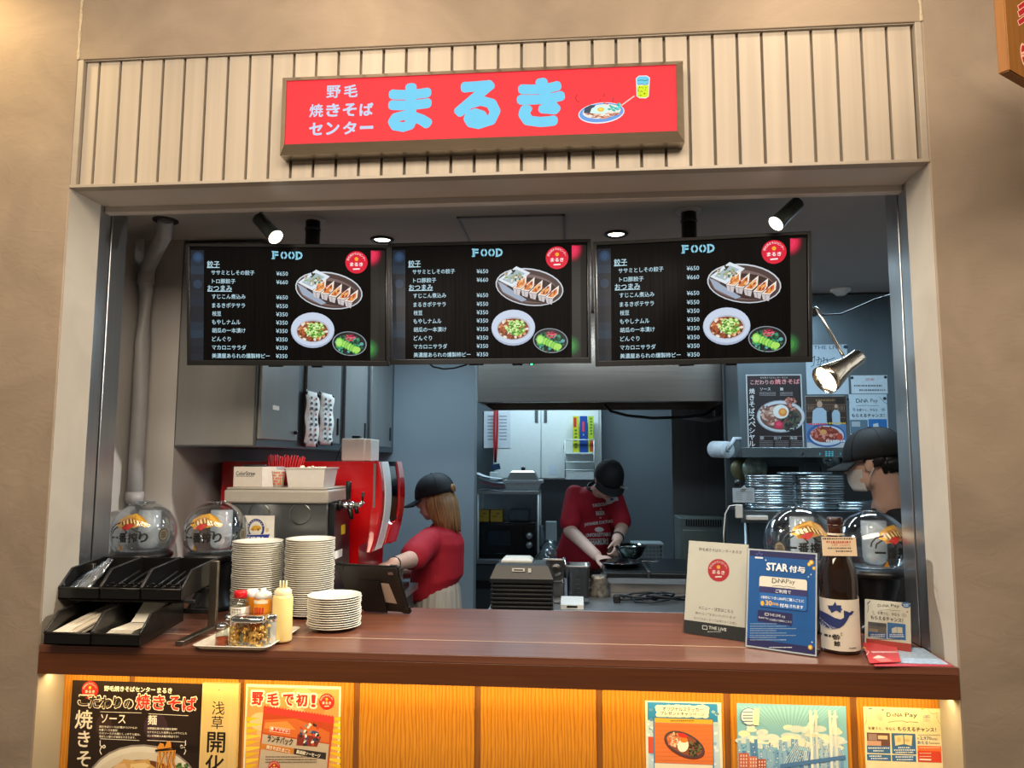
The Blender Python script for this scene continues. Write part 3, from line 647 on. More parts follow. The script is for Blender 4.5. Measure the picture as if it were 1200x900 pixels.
# red drinks dispenser
RED = mat('dispenser_red', '#c4050f', .25, var=.03, coat=.5); REDF = mat('dispenser_red_door', '#b8060f', .2, var=.03, coat=.6); DWHITE = mat('dispenser_white', '#dfe3e6', .3, coat=.4); DCH = mat('dispenser_dark_chrome', '#3c4046', .12, 1, var=.4, scale=(20, 30, 60))
rx = at(440, 560, 1.35).x; rzt = at(443, 541, 1.35).z; rzm = at(440, 639, 1.35).z; rxl = at(419, 660, 1.35).x
Y0, Y3 = 1.35, atx(472, 560, rx+.03).y
ds = thing('drinks_dispenser', 'tall red drinks dispenser with a white swoosh standing on the back counter', 'drinks dispenser', (-1.6, 1.7, .86))
b = MB(); zb = .862
b.prism([(-2.10, Y0, zb), (rxl, Y0, zb), (rxl, Y0, rzm), (rx, Y0, rzm+.025), (rx, Y0, rzt), (-2.10, Y0, rzt)], (0, Y3-Y0, 0), RED, .006); b.build('body', ds)
def door(y0, y1, m, name, lab=None, z0=None, z1=None, push=0.0):
    b = MB(); rings = []
    z0 = z0 or rzm-.03; z1 = z1 or rzt
    for k in range(13):
        f = k/12; z = z0+(z1-z0)*f; F = (z-(rzm-.03))/(rzt-rzm+.03)
        x = rx+.004+.07*math.sin(math.pi*min(1, F*.62+.18))-.035+push*(1 if 0 < k < 12 else 0)
        sw = -.10*(1-F)**2.2
        rings.append([Vector((rx-.02, y0+sw, z)), Vector((x-.01, y0+sw, z)), Vector((x, y0+sw+.012, z)), Vector((x, y1+sw-.012, z)), Vector((x-.01, y1+sw, z)), Vector((rx-.02, y1+sw, z))])
    b.loft(rings, m, smooth=False); o = b.build(name, ds)
    if lab: o['label'] = lab
    return o
yb = [atx(p, 560, rx+.03).y for p in (443, 451, 459, 468, 472)]
yb[0] = max(yb[0], Y0+.01)
door(Y0+.02, yb[1], REDF, 'door'); door(yb[1], yb[2], DWHITE, 'swoosh', 'white swoosh'); door(yb[2], yb[3], DCH, 'display_window', 'dark shiny display window', push=-.01, z0=rzm+.12); door(yb[2], yb[3], REDF, 'nozzle_cover', z0=rzm-.02, z1=rzm+.115, push=.02); door(yb[3], Y3+.06, REDF, 'door')
b = MB(); b.box(rx-.012, rx+.002, Y0-.004, Y0+.002, rzm+.16, rzt-.01, mat('grey_strip', '#9a9496', .3, .6)); b.build('edge_strip', ds)
b = MB(); b.box(rxl, rxl+.18, Y0+.08, Y3, .866, .90, BLACKP, .004); b.build('drip_tray', ds)
# white paper cup under the dispenser
b = MB(); c_ = (rxl+.10, 1.93, .902); b.lathe([(0, 0), (.03, 0), (.042, .11), (.045, .112), (.042, .116), (.04, .11), (.028, .006), (0, .006)], PAPER, c_, 24); tag(b.build('paper_cup'), 'white paper cup standing under the red drinks dispenser', 'cup')
# white box on top of it
t = thing('receipt_printer', 'white box device with a black knob on top of the red dispenser', 'printer', (-1.2, 1.6, rzt))
p, q = at(402, 538, 1.5), at(430, 514, 1.5)
b = MB(); b.box(p.x, q.x, 1.46, 1.66, rzt+.001, q.z, WHITEP, .008); b.build('case', t)
b = MB(); b.box(q.x-.02, q.x+.035, 1.47, 1.655, rzt+.004, q.z-.004, WHITEP, .004); b.build('cover', t)
b = MB(); b.box(p.x+.05, p.x+.10, 1.5, 1.55, q.z, q.z+.018, BLACKP, .005); b.build('knob', t)
b = MB(); q_ = [at(x, y, 1.47) for x, y in ((404, 516), (398, 528), (392, 545), (390, 565))]; b.tube(q_, .003, BLACKP, 8); tag(b.build('printer_cable'), 'thin black cable hanging down the front of the red dispenser', 'cable')
# ---- beer server with its lid and taps
LIDM = mat('server_lid', '#a8a29a', .4, var=.03); SVB = mat('server_steel', '#8a8d8e', .25, .9, var=.12, scale=(5, 5, 1.5)); SVD = mat('server_dark', '#4b4f57', .35, var=.05)
sv = thing('beer_server', 'grey beer server with lid and chrome tap behind the plate stacks', 'beer server', (-1.58, 1.1, .86))
xs0, xs1 = at(270, 600, .97).x, at(384, 600, .97).x; zl0, zl1 = at(320, 590, .95).z, at(320, 574, .95).z
b = MB(); b.box(xs0, xs1, .97, 1.28, 1.22, zl0, SVB, .006); b.box(xs0, xs1, .972, 1.28, .862, 1.22, SVD, .006); b.build('body', sv)
b = MB(); b.box(xs0-.03, xs1+.01, .945, 1.3, zl0, zl1, LIDM, .012); b.box(xs0-.02, xs1-.0, .955, 1.29, zl1, zl1+.012, LIDM, .006); b.build('lid', sv)
FR = mat('frost_panel', '#b9bab6', .3, var=.03)
for u in (.3, .72):
    b = MB(); xm = xs0+(xs1-xs0)*u; b.lathe([(.052, -.002), (.06, -.004), (.06, .002), (.052, .002)], SVB, (xm, .968, 1.40), 28, Matrix.Rotation(math.pi/2, 4, 'X')); b.build('porthole_ring', sv)
b = MB(); b.box(xs1, xs1+.035, .985, 1.26, .87, zl0, mat('server_black_side', '#14161c', .3, var=.1), .004); b.box(xs1+.035, xs1+.038, 1.0, 1.12, 1.16, 1.20, PAPER); b.box(xs1+.035, xs1+.039, 1.1, 1.16, 1.28, 1.33, mat('yellow_sticker', '#d8b428', .5)); b.build('side_panel', sv)
tz = at(375, 592, 1.05).z; tp = thing
b = MB(); b.tube([(xs1+.03, 1.06, tz), (xs1+.10, 1.06, tz)], .018, CHROME, 16); b.tube([(xs1+.03, 1.06, tz), (xs1+.05, 1.06, tz)], .03, BLACKP, 16); b.ball((xs1+.10, 1.06, tz), .024, CHROME, 14); b.tube([(xs1+.10, 1.06, tz), (xs1+.15, 1.06, tz+.004), (xs1+.165, 1.06, tz+.02)], [.017, .014, .012], CHROME, 14); b.tube([(xs1+.085, 1.06, tz), (xs1+.10, 1.06, tz-.05), (xs1+.105, 1.06, tz-.075)], [.016, .013, .012], BLACKP, 14); b.tube([(xs1+.125, 1.06, tz), (xs1+.135, 1.06, tz-.045)], .011, BLACKP, 12); o = b.build('tap', sv); o['label'] = 'chrome tap'
b = MB(); b.tube([(xs1+.085, 1.06, tz+.02), (xs1+.083, 1.06, tz+.04), (xs1+.082, 1.06, tz+.12), (xs1+.082, 1.06, tz+.13)], [.006, .013, .016, .012], BLACKP, 14); b.tube([(xs1+.16, 1.06, tz+.015), (xs1+.165, 1.06, tz+.07)], [.005, .009], BLACKP, 12); b.build('tap_handle', sv)
# brewery card on the server's front
kp, kq = at(285, 604, .965), at(322, 604, .965); kb = at(300, 640, .965)
t = thing('brewery_card', 'white card with a blue arch and golden crest on the beer server', 'sign card', (kp.x, .965, kb.z))
Wk, Hk = kq.x-kp.x, kp.z-kb.z; sheet((kp.x, .962, kp.z), X1, DN, Wk, Hk, .003, mat('card_white', '#dedad0', .5), 'card', t)
B = Board((kp.x, .962, kp.z), X1, DN, Wk, Hk); B.crop = (250, 520, 6.925); NV = ink('1c2a6c'); GD = ink('c89a30')
B.ell(345, 690, 70, 78, NV, 1); B.ell(345, 692, 52, 60, ink('d8d2c4'), 2); B.rect(275, 735, 415, 770, ink('d8d2c4'), 3)
for k in range(9): a = math.radians(200+k*17.5); B.ell(345+61*math.cos(a), 690+69*math.sin(a), 4, 4, ink('c8c8d8'), 3)
B.poly([(300, 700), (318, 670), (350, 660), (385, 672), (392, 690), (370, 700), (340, 706)], GD, 3); B.poly([(310, 690), (330, 690), (322, 712)], ink('8a5a20'), 4); B.poly([(350, 690), (380, 684), (366, 712)], ink('8a5a20'), 4)
B.poly([(268, 742), (460, 735), (448, 758), (462, 790), (268, 800)], ink('26348a'), 4); B.text('KIRIN', 336, 770, 30, ink('e8e8ec'), w=135, l=5, bold=.03)
B.ell(437, 700, 14, 17, ink('c8b48a'), 4); B.line([(418, 640), (428, 665), (422, 690)], 5, ink('c8b48a'), 4); B.build('printing', t)
# ---- things on the server's lid
ZL = zl1+.0125
t = thing('straw_box', 'pale straw carton with black lettering on the beer server lid', 'carton', (-1.8, 1.05, ZL))
p, q = at(273, 570, 1.0), at(307, 547, 1.0); CTN = mat('carton_board', '#cfc8c0', .6, var=.03); dd = .13
b = MB(); b.box(p.x, q.x, 1.0, 1.0+dd, ZL, q.z, CTN, .002); b.build('carton', t)
b = MB(); r_ = at(321, 560, 1.0).x; b.prism([(q.x+.001, 1.0, ZL), (r_, 1.03, ZL), (r_, 1.03, q.z), (q.x+.001, 1.0, q.z)], (0, dd-.02, 0), mat('carton_white', '#e4e2e0', .5), .001); b.build('side_flap', t)
b = MB(); b.lathe([(0, 0), (1, 0), (1, .01), (0, .012)], mat('dark_straws', '#15151a', .5), ((p.x+q.x)/2+.01, 1.065, q.z), 24, Matrix.Diagonal((.065, .05, 1, 1))); b.build('dark_opening', t)
B = Board((p.x, .9995, q.z), X1, DN, q.x-p.x, q.z-ZL); B.crop = (250, 520, 6.925); B.text('ColorStraw', 262, 240, 32, ink('26242a'), w=158, l=1, bold=.02); B.fine(184, 330, 264, 6, ink('4c484c'), 1); B.crop = (250, 520, 6.925); B.build('lettering', t)
# bundle of red paper sleeves behind it
RS = mat('red_sleeve', '#c41622', .5, var=.12, scale=(60, 60, 4))
t = thing('red_sleeve_bundle', 'fanned bundle of red paper straws beside the white bin on the beer server', 'straws', at(330, 570, 1.15))
rr = random.Random(5); base = at(331, 572, 1.17)
for k in range(40):
    a = -.7+1.5*k/39; L = .155+.02*rr.random(); x = base.x-.07+.14*k/39
    b = MB(); p1 = Vector((x, 1.165+.02*(k % 3), ZL+.003)); p2 = p1+Vector((.045*math.sin(a)*(1.5 if a > 0 else .6), 0, L*(1-.10*max(0, a)**2))); b.tube([p1, p1.lerp(p2, .5)+Vector((0, 0, .008)), p2], .0042, RS, 8); b.build('straw', t)
# orange patterned paper cup
t = thing('patterned_cup', 'paper cup with orange lattice print between the carton and white bin', 'cup', at(325, 572, 1.03))
c_ = Vector((at(326, 560, 1.03).x, 1.035, ZL)); b = MB(); b.lathe([(0, 0), (.026, 0), (.036, .085), (.0375, .088), (.036, .09), (.034, .085), (.024, .004), (0, .004)], PAPER, c_, 28); b.build('cup', t)
b = MB(); OR = mat('orange_print', '#e8641e', .5); YL = mat('yellow_print', '#f0b81e', .5)
for r in range(5):
    for k in range(10):
        a0 = -math.pi/2-1.2+k*.26; z = .012+r*.015
        if (r*3+k) % 5 != 4:
            fr = lambda z: .0265+.01*z/.085
            b.faces([c_+Vector((fr(zz)*math.cos(aa), fr(zz)*math.sin(aa), zz)) for aa, zz in ((a0, z), (a0+.18, z), (a0+.18, z+.010), (a0, z+.010))], [(0, 1, 2, 3)], OR if k < 8 or r > 1 else YL)
b.build('lattice_print', t)
# translucent white bin
t = thing('plastic_bin', 'translucent white plastic bin on the beer server lid', 'bin', at(358, 573, 1.05))
p, q = at(335, 572, 1.0), at(381, 572, 1.0); ztop = at(358, 548, 1.0).z
b = MB(); TB = mat('translucent_bin', '#dcd9d4', .35, var=.03); rings = []
for f, z, ins in ((0, ZL, .012), (1, ztop-.006, 0), (1, ztop-.006, -.006), (1, ztop, -.006), (1, ztop, .004), (0, ZL+.006, .016)): rings.append([(p.x+ins, .99+ins, z), (q.x-ins, .99+ins, z), (q.x-ins, 1.2-ins, z), (p.x+ins, 1.2-ins, z)])
b.loft(rings, TB, smooth=False); b.build('bin', t)
b = MB()
for k in range(14): b.ball((rr.uniform(p.x+.05, q.x-.05), rr.uniform(1.03, 1.16), ztop-.008+rr.uniform(0, .012)), (rr.uniform(.008, .016),)*3, mat('lump_sugar', '#efe8da', .6), 8)
o = b.build('filling', t); o['kind'] = 'stuff'
# ================================================================== DOMED DISPENSERS
DOME = clear('dome_plastic', '#eef2f4', refl=.8, rough=.06, base=.05)
MILK = milky('frosted_tube', '#dbe3ea', .42)
def dome(px, py, Y, rpx, lab, badge):
    c = at(px, py, Y); d = (c-CAM).length; R = .158
    zb = c.z-R*.60
    t = thing('domed_dispenser', lab, 'dispenser', (c.x, c.y, CT), group='domed beer dispensers')
    b = MB(); n = 22; a0 = math.acos(.60)  # sphere cut flat below
    pr = [(R*math.sin(g), -R*math.cos(g)) for g in [a0+(math.pi-a0-.02)*k/n for k in range(n+1)]]
    b.lathe(pr, DOME, c, 56); b.lathe([(R*.30, R*.965), (R*.31, R*1.0), (R*.02, R*1.02)], DOME, c, 32); o = b.build('dome', t); o['label'] = 'clear plastic dome'
    b = MB(); pr = [(.0, -R*.5), (.028, -R*.52), (.046, -R*.44), (.052, -R*.3), (.054, R*.7), (.05, R*.72)]; b.lathe(pr, MILK, c+Vector((.018, .02, 0)), 32); o = b.build('inner_tube', t); o['label'] = 'frosted inner tube'
    b = MB(); rb = R*.80; b.lathe([(0, zb-c.z+.004), (rb-.01, zb-c.z+.004), (rb, zb-c.z), (rb+.016, zb-c.z-.008), (rb+.018, zb-c.z-.022), (rb+.01, zb-c.z-.034), (rb-.03, zb-c.z-.04), (0, zb-c.z-.04)], BLACKP, c, 48); b.build('base_ring', t)
    b = MB(); b.lathe([(0, .007), (rb*.7, .007), (rb*.72, .005)], mat('drip_disc', '#9aa0a6', .25, .8), (c.x, c.y, zb), 32); b.build('drip_disc', t)
    b = MB(); h = zb-.04-CT
    b.lathe([(0, 0), (.118, 0), (.122, .008), (.112, .03), (.086, h*.35), (.084, h*.6), (.104, h*.88), (rb-.02, h)], BLACKP, (c.x, c.y, CT), 40); b.build('body', t)
    # lettering wrapped on the dome; reference view = centred on the dome, unit = radius/100, x measured along the arc
    OG = mat('crest_orange', '#c98a22', .4); OY = mat('crest_yellow', '#e0a82c', .4); DK = ink('141210'); RDD = ink('b02a20')
    def wrapped():
        B = Board((c.x-R, c.y-R*.98, c.z+R), X1, DN, 2*R, 2*R); B.uv = lambda x, y: (R+x*R/100, R+y*R/100); B.scale = lambda x, y: R/100; return B
    def wrap(B, lon, name):
        B.resolve()
        for v in B.mb.bm.verts:
            x, z = v.co.x-c.x, v.co.z-c.z; r2 = R+.0006+.0004*((c.y-R*.98)-v.co.y)/.0005
            h = math.sqrt(max(1e-6, r2*r2-z*z)); g = x/R+math.radians(lon); v.co.x = c.x+h*math.sin(g); v.co.y = c.y-h*math.cos(g)
        return B.build(name, t)
    B = wrapped(); x0 = 0; U = lambda pts: [(x*1.15, y*1.0-12) for x, y in pts]
    B.poly(U([(-42, -18), (-36, -36), (-14, -50), (14, -54), (40, -42), (54, -18), (44, -12), (20, -26), (-8, -24), (-28, -14)]), OY, 1)
    B.poly(U([(-36, -22), (-22, -38), (4, -44), (30, -32), (42, -18), (14, -12), (-10, -8), (-26, -6)]), OG, 2)
    B.poly(U([(-20, -12), (-4, -24), (14, -22), (4, -8), (-8, -2)]), RDD, 3)
    for pp in ([(-30, -26), (-48, -20), (-58, -8), (-60, 4)], [(-34, -14), (-48, -4), (-50, 8)], [(10, -10), (22, 0), (34, 2)], [(-10, -8), (-2, 4), (-14, 10)]): B.line(U(pp), 4, DK, 3)
    for kk in range(12): B.line(U([(-24+kk*5, -40+abs(kk-5)*2), (-18+kk*5, -26+abs(kk-5)*1.5)]), 2.2, ink('f2dca8') if kk % 2 else DK, 4)
    for kk, ch in enumerate('一番搾り'): B.text(ch, -46+kk*31, 7, 31 if ch != '一' else 6, DK, w=28, l=2, bold=.035)
    B.poly([(-36, 46), (-28, 28), (-20, 46)], OG, 2)
    wrap(B, badge[2], 'lettering')
    M_ = wrapped()
    M_.ell(0, 0, 18, 20, mat('medal_gold', '#b08c3c' if badge[3] else '#5a5040', .35, .6), 1); M_.ell(0, 0, 15, 17, mat('medal_pale', '#c8a860' if badge[3] else '#8a8270', .4, .4), 2)
    for kk in range(3): M_.line([(-9, -7+kk*7), (9, -8+kk*7)], 2.5, ink('5c4418'), 3)
    M_.resolve()
    for v in M_.mb.bm.verts: v.co.z -= badge[1]*R/100
    wrap(M_, badge[0], 'medal')
    return t
dome(168.5, 624, .76, 36, 'clear domed beer dispenser at far left, beside the shutter post', (66, 2, 4, 0))
dome(253, 624, .76, 36, 'clear domed beer dispenser between the cutlery rack and the plate stacks', (80, 2, 2, 0))
dome(937, 635, .60, 42, 'clear domed beer dispenser behind the blue poster stand', (-48, 12, -2, 1))
dome(1022, 640, .60, 42, 'clear domed beer dispenser at far right, beside the shutter post', (-75, 30, 17, 1))
# ================================================================== PLATES
PL = [(0, 0), (.066, 0), (.070, .003), (.085, .008), (.112, .0165), (.118, .0185), (.1185, .0205), (.116, .021), (.108, .019), (.082, .0105), (.066, .0068), (0, .006)]
b = MB(); b.lathe(PL, CREAM, (0, 0, 0), 48); plate0 = b.build('dinner_plate', local=True)
def ordn(k): return str(k)+('th' if 10 <= k % 100 <= 20 else {1: 'st', 2: 'nd', 3: 'rd'}.get(k % 10, 'th'))
first = True
for px, pb, n, stack, grp in ((299.5, 729, 35, 'left plate stack, behind the sauce bottles', 'plates in the left stack'), (361, 728, 36, 'tallest plate stack, in the middle', 'plates in the tall middle stack'), (391, 744, 14, 'short plate stack beside the tablet', 'plates in the short stack')):
    q = atz(px, pb-4, CT); q.y += .055; q.x = at(px, pb-4, q.y).x
    for k in range(n):
        o = plate0 if first else plate0.copy()
        if not first: COL.objects.link(o)
        first = False; up = n-k
        tag(o, ('cream round plate on top of the ' if up == 1 else 'cream round plate, %s from the top of the ' % ordn(up))+stack, 'plate', grp)
        o.location = (q.x+random.uniform(-.0022, .0022), q.y+random.uniform(-.0022, .0022), CT+.0005+k*.0099); o.rotation_euler = (0, 0, random.uniform(0, 6))
# ================================================================== TABLET
bl, br = atz(409, 714, CT+.006), atz(480, 719, CT+.006); tl_ = at(393, 661, .70); tr_ = tl_+(br-bl)*1.0
t = thing('order_tablet', 'tablet in a rugged black case on the counter, seen from behind', 'tablet', (bl+br)/2)
RUB = mat('rubber_case', '#17130f', .5, var=.12, scale=(90, 90, 90))
ux = (br-bl).normalized(); dn_ = ((bl-tl_)+(br-tr_)).normalized(); nn = dn_.cross(ux).normalized(); nn = nn if nn.dot(CAM-bl) > 0 else -nn
def quad(a, c, e, g, th, m, bev, name, par):
    b = MB(); b.prism([a, c, e, g], -nn*th, m, bev); return b.build(name, par)
def mixq(u, v): return tl_.lerp(tr_, u).lerp(bl.lerp(br, u), v)
quad(mixq(0, 0), mixq(1, 0), mixq(1, 1), mixq(0, 1), .02, RUB, .008, 'case', t)
for u0, v0 in ((-.02, -.02), (.86, -.02), (.86, .84), (-.02, .84)):
    quad(mixq(u0, v0)+nn*.004, mixq(u0+.16, v0)+nn*.004, mixq(u0+.16, v0+.18)+nn*.004, mixq(u0, v0+.18)+nn*.004, .028, RUB, .009, 'corner_bumper', t)
quad(mixq(.32, .3)+nn*.008, mixq(.68, .3)+nn*.008, mixq(.7, .95)+nn*.03, mixq(.3, .95)+nn*.03, .006, BLACKP, .003, 'kickstand', t)
quad(mixq(.60, .36)+nn*.0015, mixq(.80, .37)+nn*.0015, mixq(.84, .80)+nn*.0015, mixq(.66, .78)+nn*.0015, .001, mat('sticker_beige', '#a08c7c', .6), 0, 'sticker', t)['label'] = 'beige paper sticker'
quad(mixq(.84, .10)+nn*.006, mixq(.92, .10)+nn*.006, mixq(.92, .17)+nn*.006, mixq(.84, .17)+nn*.006, .003, CHROME, .001, 'camera_lens', t)
quad(mixq(.03, .03)-nn*.0205, mixq(.97, .03)-nn*.0205, mixq(.97, .97)-nn*.0205, mixq(.03, .97)-nn*.0205, .001, mat('tablet_glass', '#0a0c10', .1), 0, 'screen', t)
# ================================================================== CUTLERY RACK, BINS
BIN = mat('black_bin_plastic', '#0e0d0c', .3, var=.1, scale=(40, 40, 40), coat=.2); BINR = mat('bin_edge', '#1b1917', .35)
rk = thing('cutlery_rack', 'two-tier metal rack on the counter holding five black cutlery bins', 'rack', (-1.85, .2, CT))
RKM = mat('rack_steel', '#8a8378', .35, 1, var=.06)
pt = at(263, 657, .30); pfx = atz(213, 753, CT+.004)
xr_ = atz(224, 751, CT).x
UZ = at(95, 701, .11).z   # underside of the upper row's front
b = MB(); b.box(xr_-.018, xr_+.018, .28, .30, CT, pt.z, RKM, .002); b.build('post', rk)
b = MB(); b.box(-2.167, -2.147, .28, .30, CT, pt.z-.02, RKM, .002); b.build('post', rk)
b = MB(); b.box(xr_-.018, xr_+.018, -.0+.02, .34, CT+.0005, CT+.022, RKM, .003); b.build('foot', rk)
b = MB(); b.box(-2.167, -2.147, .10, .34, CT+.0005, CT+.022, RKM, .003); b.build('foot', rk)
b = MB(); b.box(-2.14, xr_, .12, .135, UZ-.014, UZ-.001, BLACKM, .002); b.build('crossbar', rk)
b = MB(); b.box(-2.14, xr_, .30, .315, UZ-.005, UZ+.018, BLACKM, .002); b.build('crossbar', rk)
b = MB(); b.box(-2.14, xr_, .30, .315, CT+.07, CT+.09, BLACKM, .002); b.build('crossbar', rk)
def bin_(x0, x1, y0, z0, L, H, lab, rise, lip=.045):
    """open-fronted scoop bin"""
    t = thing('cutlery_bin', lab, 'bin', ((x0+x1)/2, y0, z0), group='black cutlery bins in the rack')
    prof = [(0, 0), (L, rise), (L, H+rise), (.075, H+.015), (.012, lip+.012), (0, lip)]
    th = .004; b = MB()
    for x in (x0, x1-th): b.prism([(x, y0+p, z0+q) for p, q in prof], (th, 0, 0), BIN, .0012)
    fl = [(0, 0), (L, rise), (L, rise+th), (0, th)]; b.prism([(x0, y0+p, z0+q) for p, q in fl], (x1-x0, 0, 0), BIN)
    b.prism([(x0, y0+p, z0+q) for p, q in [(0, 0), (th, 0), (th, lip), (0, lip)]], (x1-x0, 0, 0), BIN); b.prism([(x0, y0+p, z0+q) for p, q in [(L-th, rise), (L, rise), (L, H+rise), (L-th, H+rise)]], (x1-x0, 0, 0), BIN)
    b.build('scoop', t)
    b = MB()
    for x in (x0-.004, x1-.004): b.tube([(x+.004, y0+p, z0+q) for p, q in [(0, lip), (.012, lip+.012), (.075, H+.015), (L, H+rise)]], .0042, BINR, 8)
    b.tube([(x0, y0, z0+lip), (x1, y0, z0+lip)], .0045, BINR, 8); b.build('rolled_rim', t)
    return t
LZ = at(90, 756, .01).z
ux_ = [at(p, 690, .10).x for p in (70, 118.5, 166.5, 214.5)]
lx_ = [at(p, 750, .005).x for p in (61, 115.5, 172)]
LZ = max(LZ, CT+.012)
UN = ('left-hand bin of the upper row, holding clear wrapped spoons', 'middle bin of the upper row, holding black forks', 'right-hand bin of the upper row, holding black combed picks')
for i in range(3): bin_(ux_[i]+.002, ux_[i+1]-.002, .09, UZ, .30, .10, 'black open-fronted '+UN[i], .035)
LN = ('left-hand bin of the lower row, holding paper-wrapped chopsticks', 'right-hand bin of the lower row, holding napkins')
for i in range(2): bin_(lx_[i]+.002, lx_[i+1]-.002, -.045, LZ, .33, .10, 'black open-fronted '+LN[i], .03)
WR = clear('clear_wrap', '#dfe6ee', refl=.8, rough=.12, base=.22)
rr = random.Random(21)
MET = mat('spoon_metal', '#c9cbd0', .2, 1)
for k in range(5):
    t = thing('wrapped_spoon', 'clear wrapped spoon in the upper left bin, %s' % ('nearest the left side', 'second from the left', 'middle one', 'second from the right', 'sticking up on the right')[k], 'spoon', (ux_[0]+.03+k*.022, .13, UZ+.03), group='wrapped spoons in the upper left bin')
    x = ux_[0]+.028+k*.019; p0 = Vector((x, .115, UZ+.03)); p1 = Vector((x+.004+.005*k, .22, UZ+.075+.014*k))
    b = MB(); b.tube([p0, p0.lerp(p1, .6), p1], [.004, .003, .003], MET, 8); b.ball(p1, (.012, .02, .006), MET, 12); b.build('spoon', t)
    d = (p1-p0); n = d.cross(Vector((1, 0, 0))).normalized(); u = Vector((1, 0, 0)); rows_ = []
    for j in range(9):
        f = j/8; c_ = p0.lerp(p1+d*.12, f); wv = .014+.004*math.sin(f*3); rows_.append([c_+u*wv*math.cos(a)+n*(.009+.004*math.sin(j*2.1+k))*math.sin(a) for a in [2*math.pi*q/12 for q in range(12)]])
    b = MB(); b.loft(rows_, WR); b.build('wrapper', t)
FK = mat('black_fork', '#161514', .35)
for col, (n, nm, pl) in enumerate(((7, 'fork', 'black plastic fork in the upper middle bin'), (8, 'pick', 'black combed pick in the upper right bin'))):
    for k in range(n):
        x = ux_[col+1]+.022+k*(ux_[2]-ux_[1]-.05)/(n-1); z = UZ+.025+.012*(k % 2); b = MB()
        b.tube([(x, .30, z+.05), (x, .17, z+.02), (x, .15, z+.015)], [.0045, .004, .006], FK, 8)
        for q in (-1.5, -.5, .5, 1.5): b.tube([(x+q*.0035, .15, z+.015), (x+q*.0038, .115, z+.022), (x+q*.0038, .106, z+.03)], .0014, FK, 6)
        tag(b.build('plastic_'+nm), pl+', '+ordn(k+1)+' from the left', nm, 'black %ss in the upper row' % nm)
PW = mat('paper_wrap', '#d8cfbf', .6, var=.05)
for k in range(12):
    x = lx_[0]+.026+(k % 6)*.0175; z = LZ+.02+.0145*(k//6)+.003*(k % 2)
    p0 = Vector((x-.012, -.015+.006*(k % 3), z)); p1 = Vector((x+.035, .27, z+.06))
    b = MB(); d = (p1-p0).normalized(); u = d.cross(Vector((0, 0, 1))).normalized(); v = u.cross(d)
    b.loft([[p+u*a+v*e for a, e in ((-.0075, -.004), (.0075, -.004), (.0078, .003), (-.0075, .004))] for p in (p0, p0.lerp(p1, .3)+Vector((0, 0, .002)), p1)], PW, smooth=False)
    tag(b.build('wrapped_chopsticks'), 'white paper-wrapped chopsticks in the lower left bin, %s from the left of the %s layer' % (ordn(k % 6+1), ('bottom', 'top')[k//6]), 'chopsticks', 'wrapped chopsticks in the lower left bin')
for k in range(10):
    b = MB(); y = -.01+.007*k; x0, x1 = lx_[1]+.02+.004*k, lx_[1]+.135+.003*k; z = LZ+.018+.005*k
    if k < 6: b.box(x0-.006, x1-.012, y, y+.19, z, z+.0035, mat('napkin', '#e2dccf', .8, var=.03), .001)
    else: b.prism([(x0, .12+.005*k, LZ+.05), (x1, .12+.005*k, LZ+.05), (x1+.006, .18+.006*k, LZ+.115+.003*k), (x0+.02, .18+.006*k, LZ+.12+.002*k)], (0, .003, .001), mat('napkin', '#e2dccf', .8, var=.03))
    tag(b.build('napkin'), 'white folded napkin in the lower right bin, %s from the bottom of the pile' % ordn(k+1) if k < 6 else 'white folded napkin standing in the lower right bin, %s from the front' % ordn(k-5), 'napkin', 'napkins in the lower right bin')
# ================================================================== CONDIMENT TRAY
a0, a1, a2 = atz(236, 761, CT), atz(306, 766, CT), atz(351, 741, CT)
tx0, tx1, ty0, ty1 = a0.x-.035, a1.x+.012, -.028, a2.y+.03
TRM = mat('tray_white', '#e4ddd0', .35, coat=.2)
b = MB(); rings = []
for ins, z in ((.02, 0), (.012, .002), (0, .014), (-.004, .0155), (-.004, .0175), (.004, .017), (.014, .006), (.02, .004)):
    pts = []
    for cx_, cy_, a in ((tx1-ins, ty0+ins, -90), (tx1-ins, ty1-ins, 0), (tx0+ins, ty1-ins, 90), (tx0+ins, ty0+ins, 180)):
        sx_ = -1 if cx_ > (tx0+tx1)/2 else 1; sy_ = 1 if cy_ < (ty0+ty1)/2 else -1
        for k in range(6): g = math.radians(a+k*18); pts.append((cx_+sx_*.03+.03*math.cos(g), cy_+sy_*.03+.03*math.sin(g), CT+.0005+z))
    rings.append(pts)
b.loft(rings, TRM); tag(b.build('condiment_tray'), 'white rounded tray on the counter edge carrying the condiments', 'tray')
TZ = CT+.005
def base(px, py): return atz(px, py, TZ)
def cont(name, label, cat, px, py, dy=0.0):
    q = base(px, py); q.y = max(q.y+dy, ty0+.05); q.z = TZ; return thing(name, label, cat, q, group='condiments on the white tray'), q
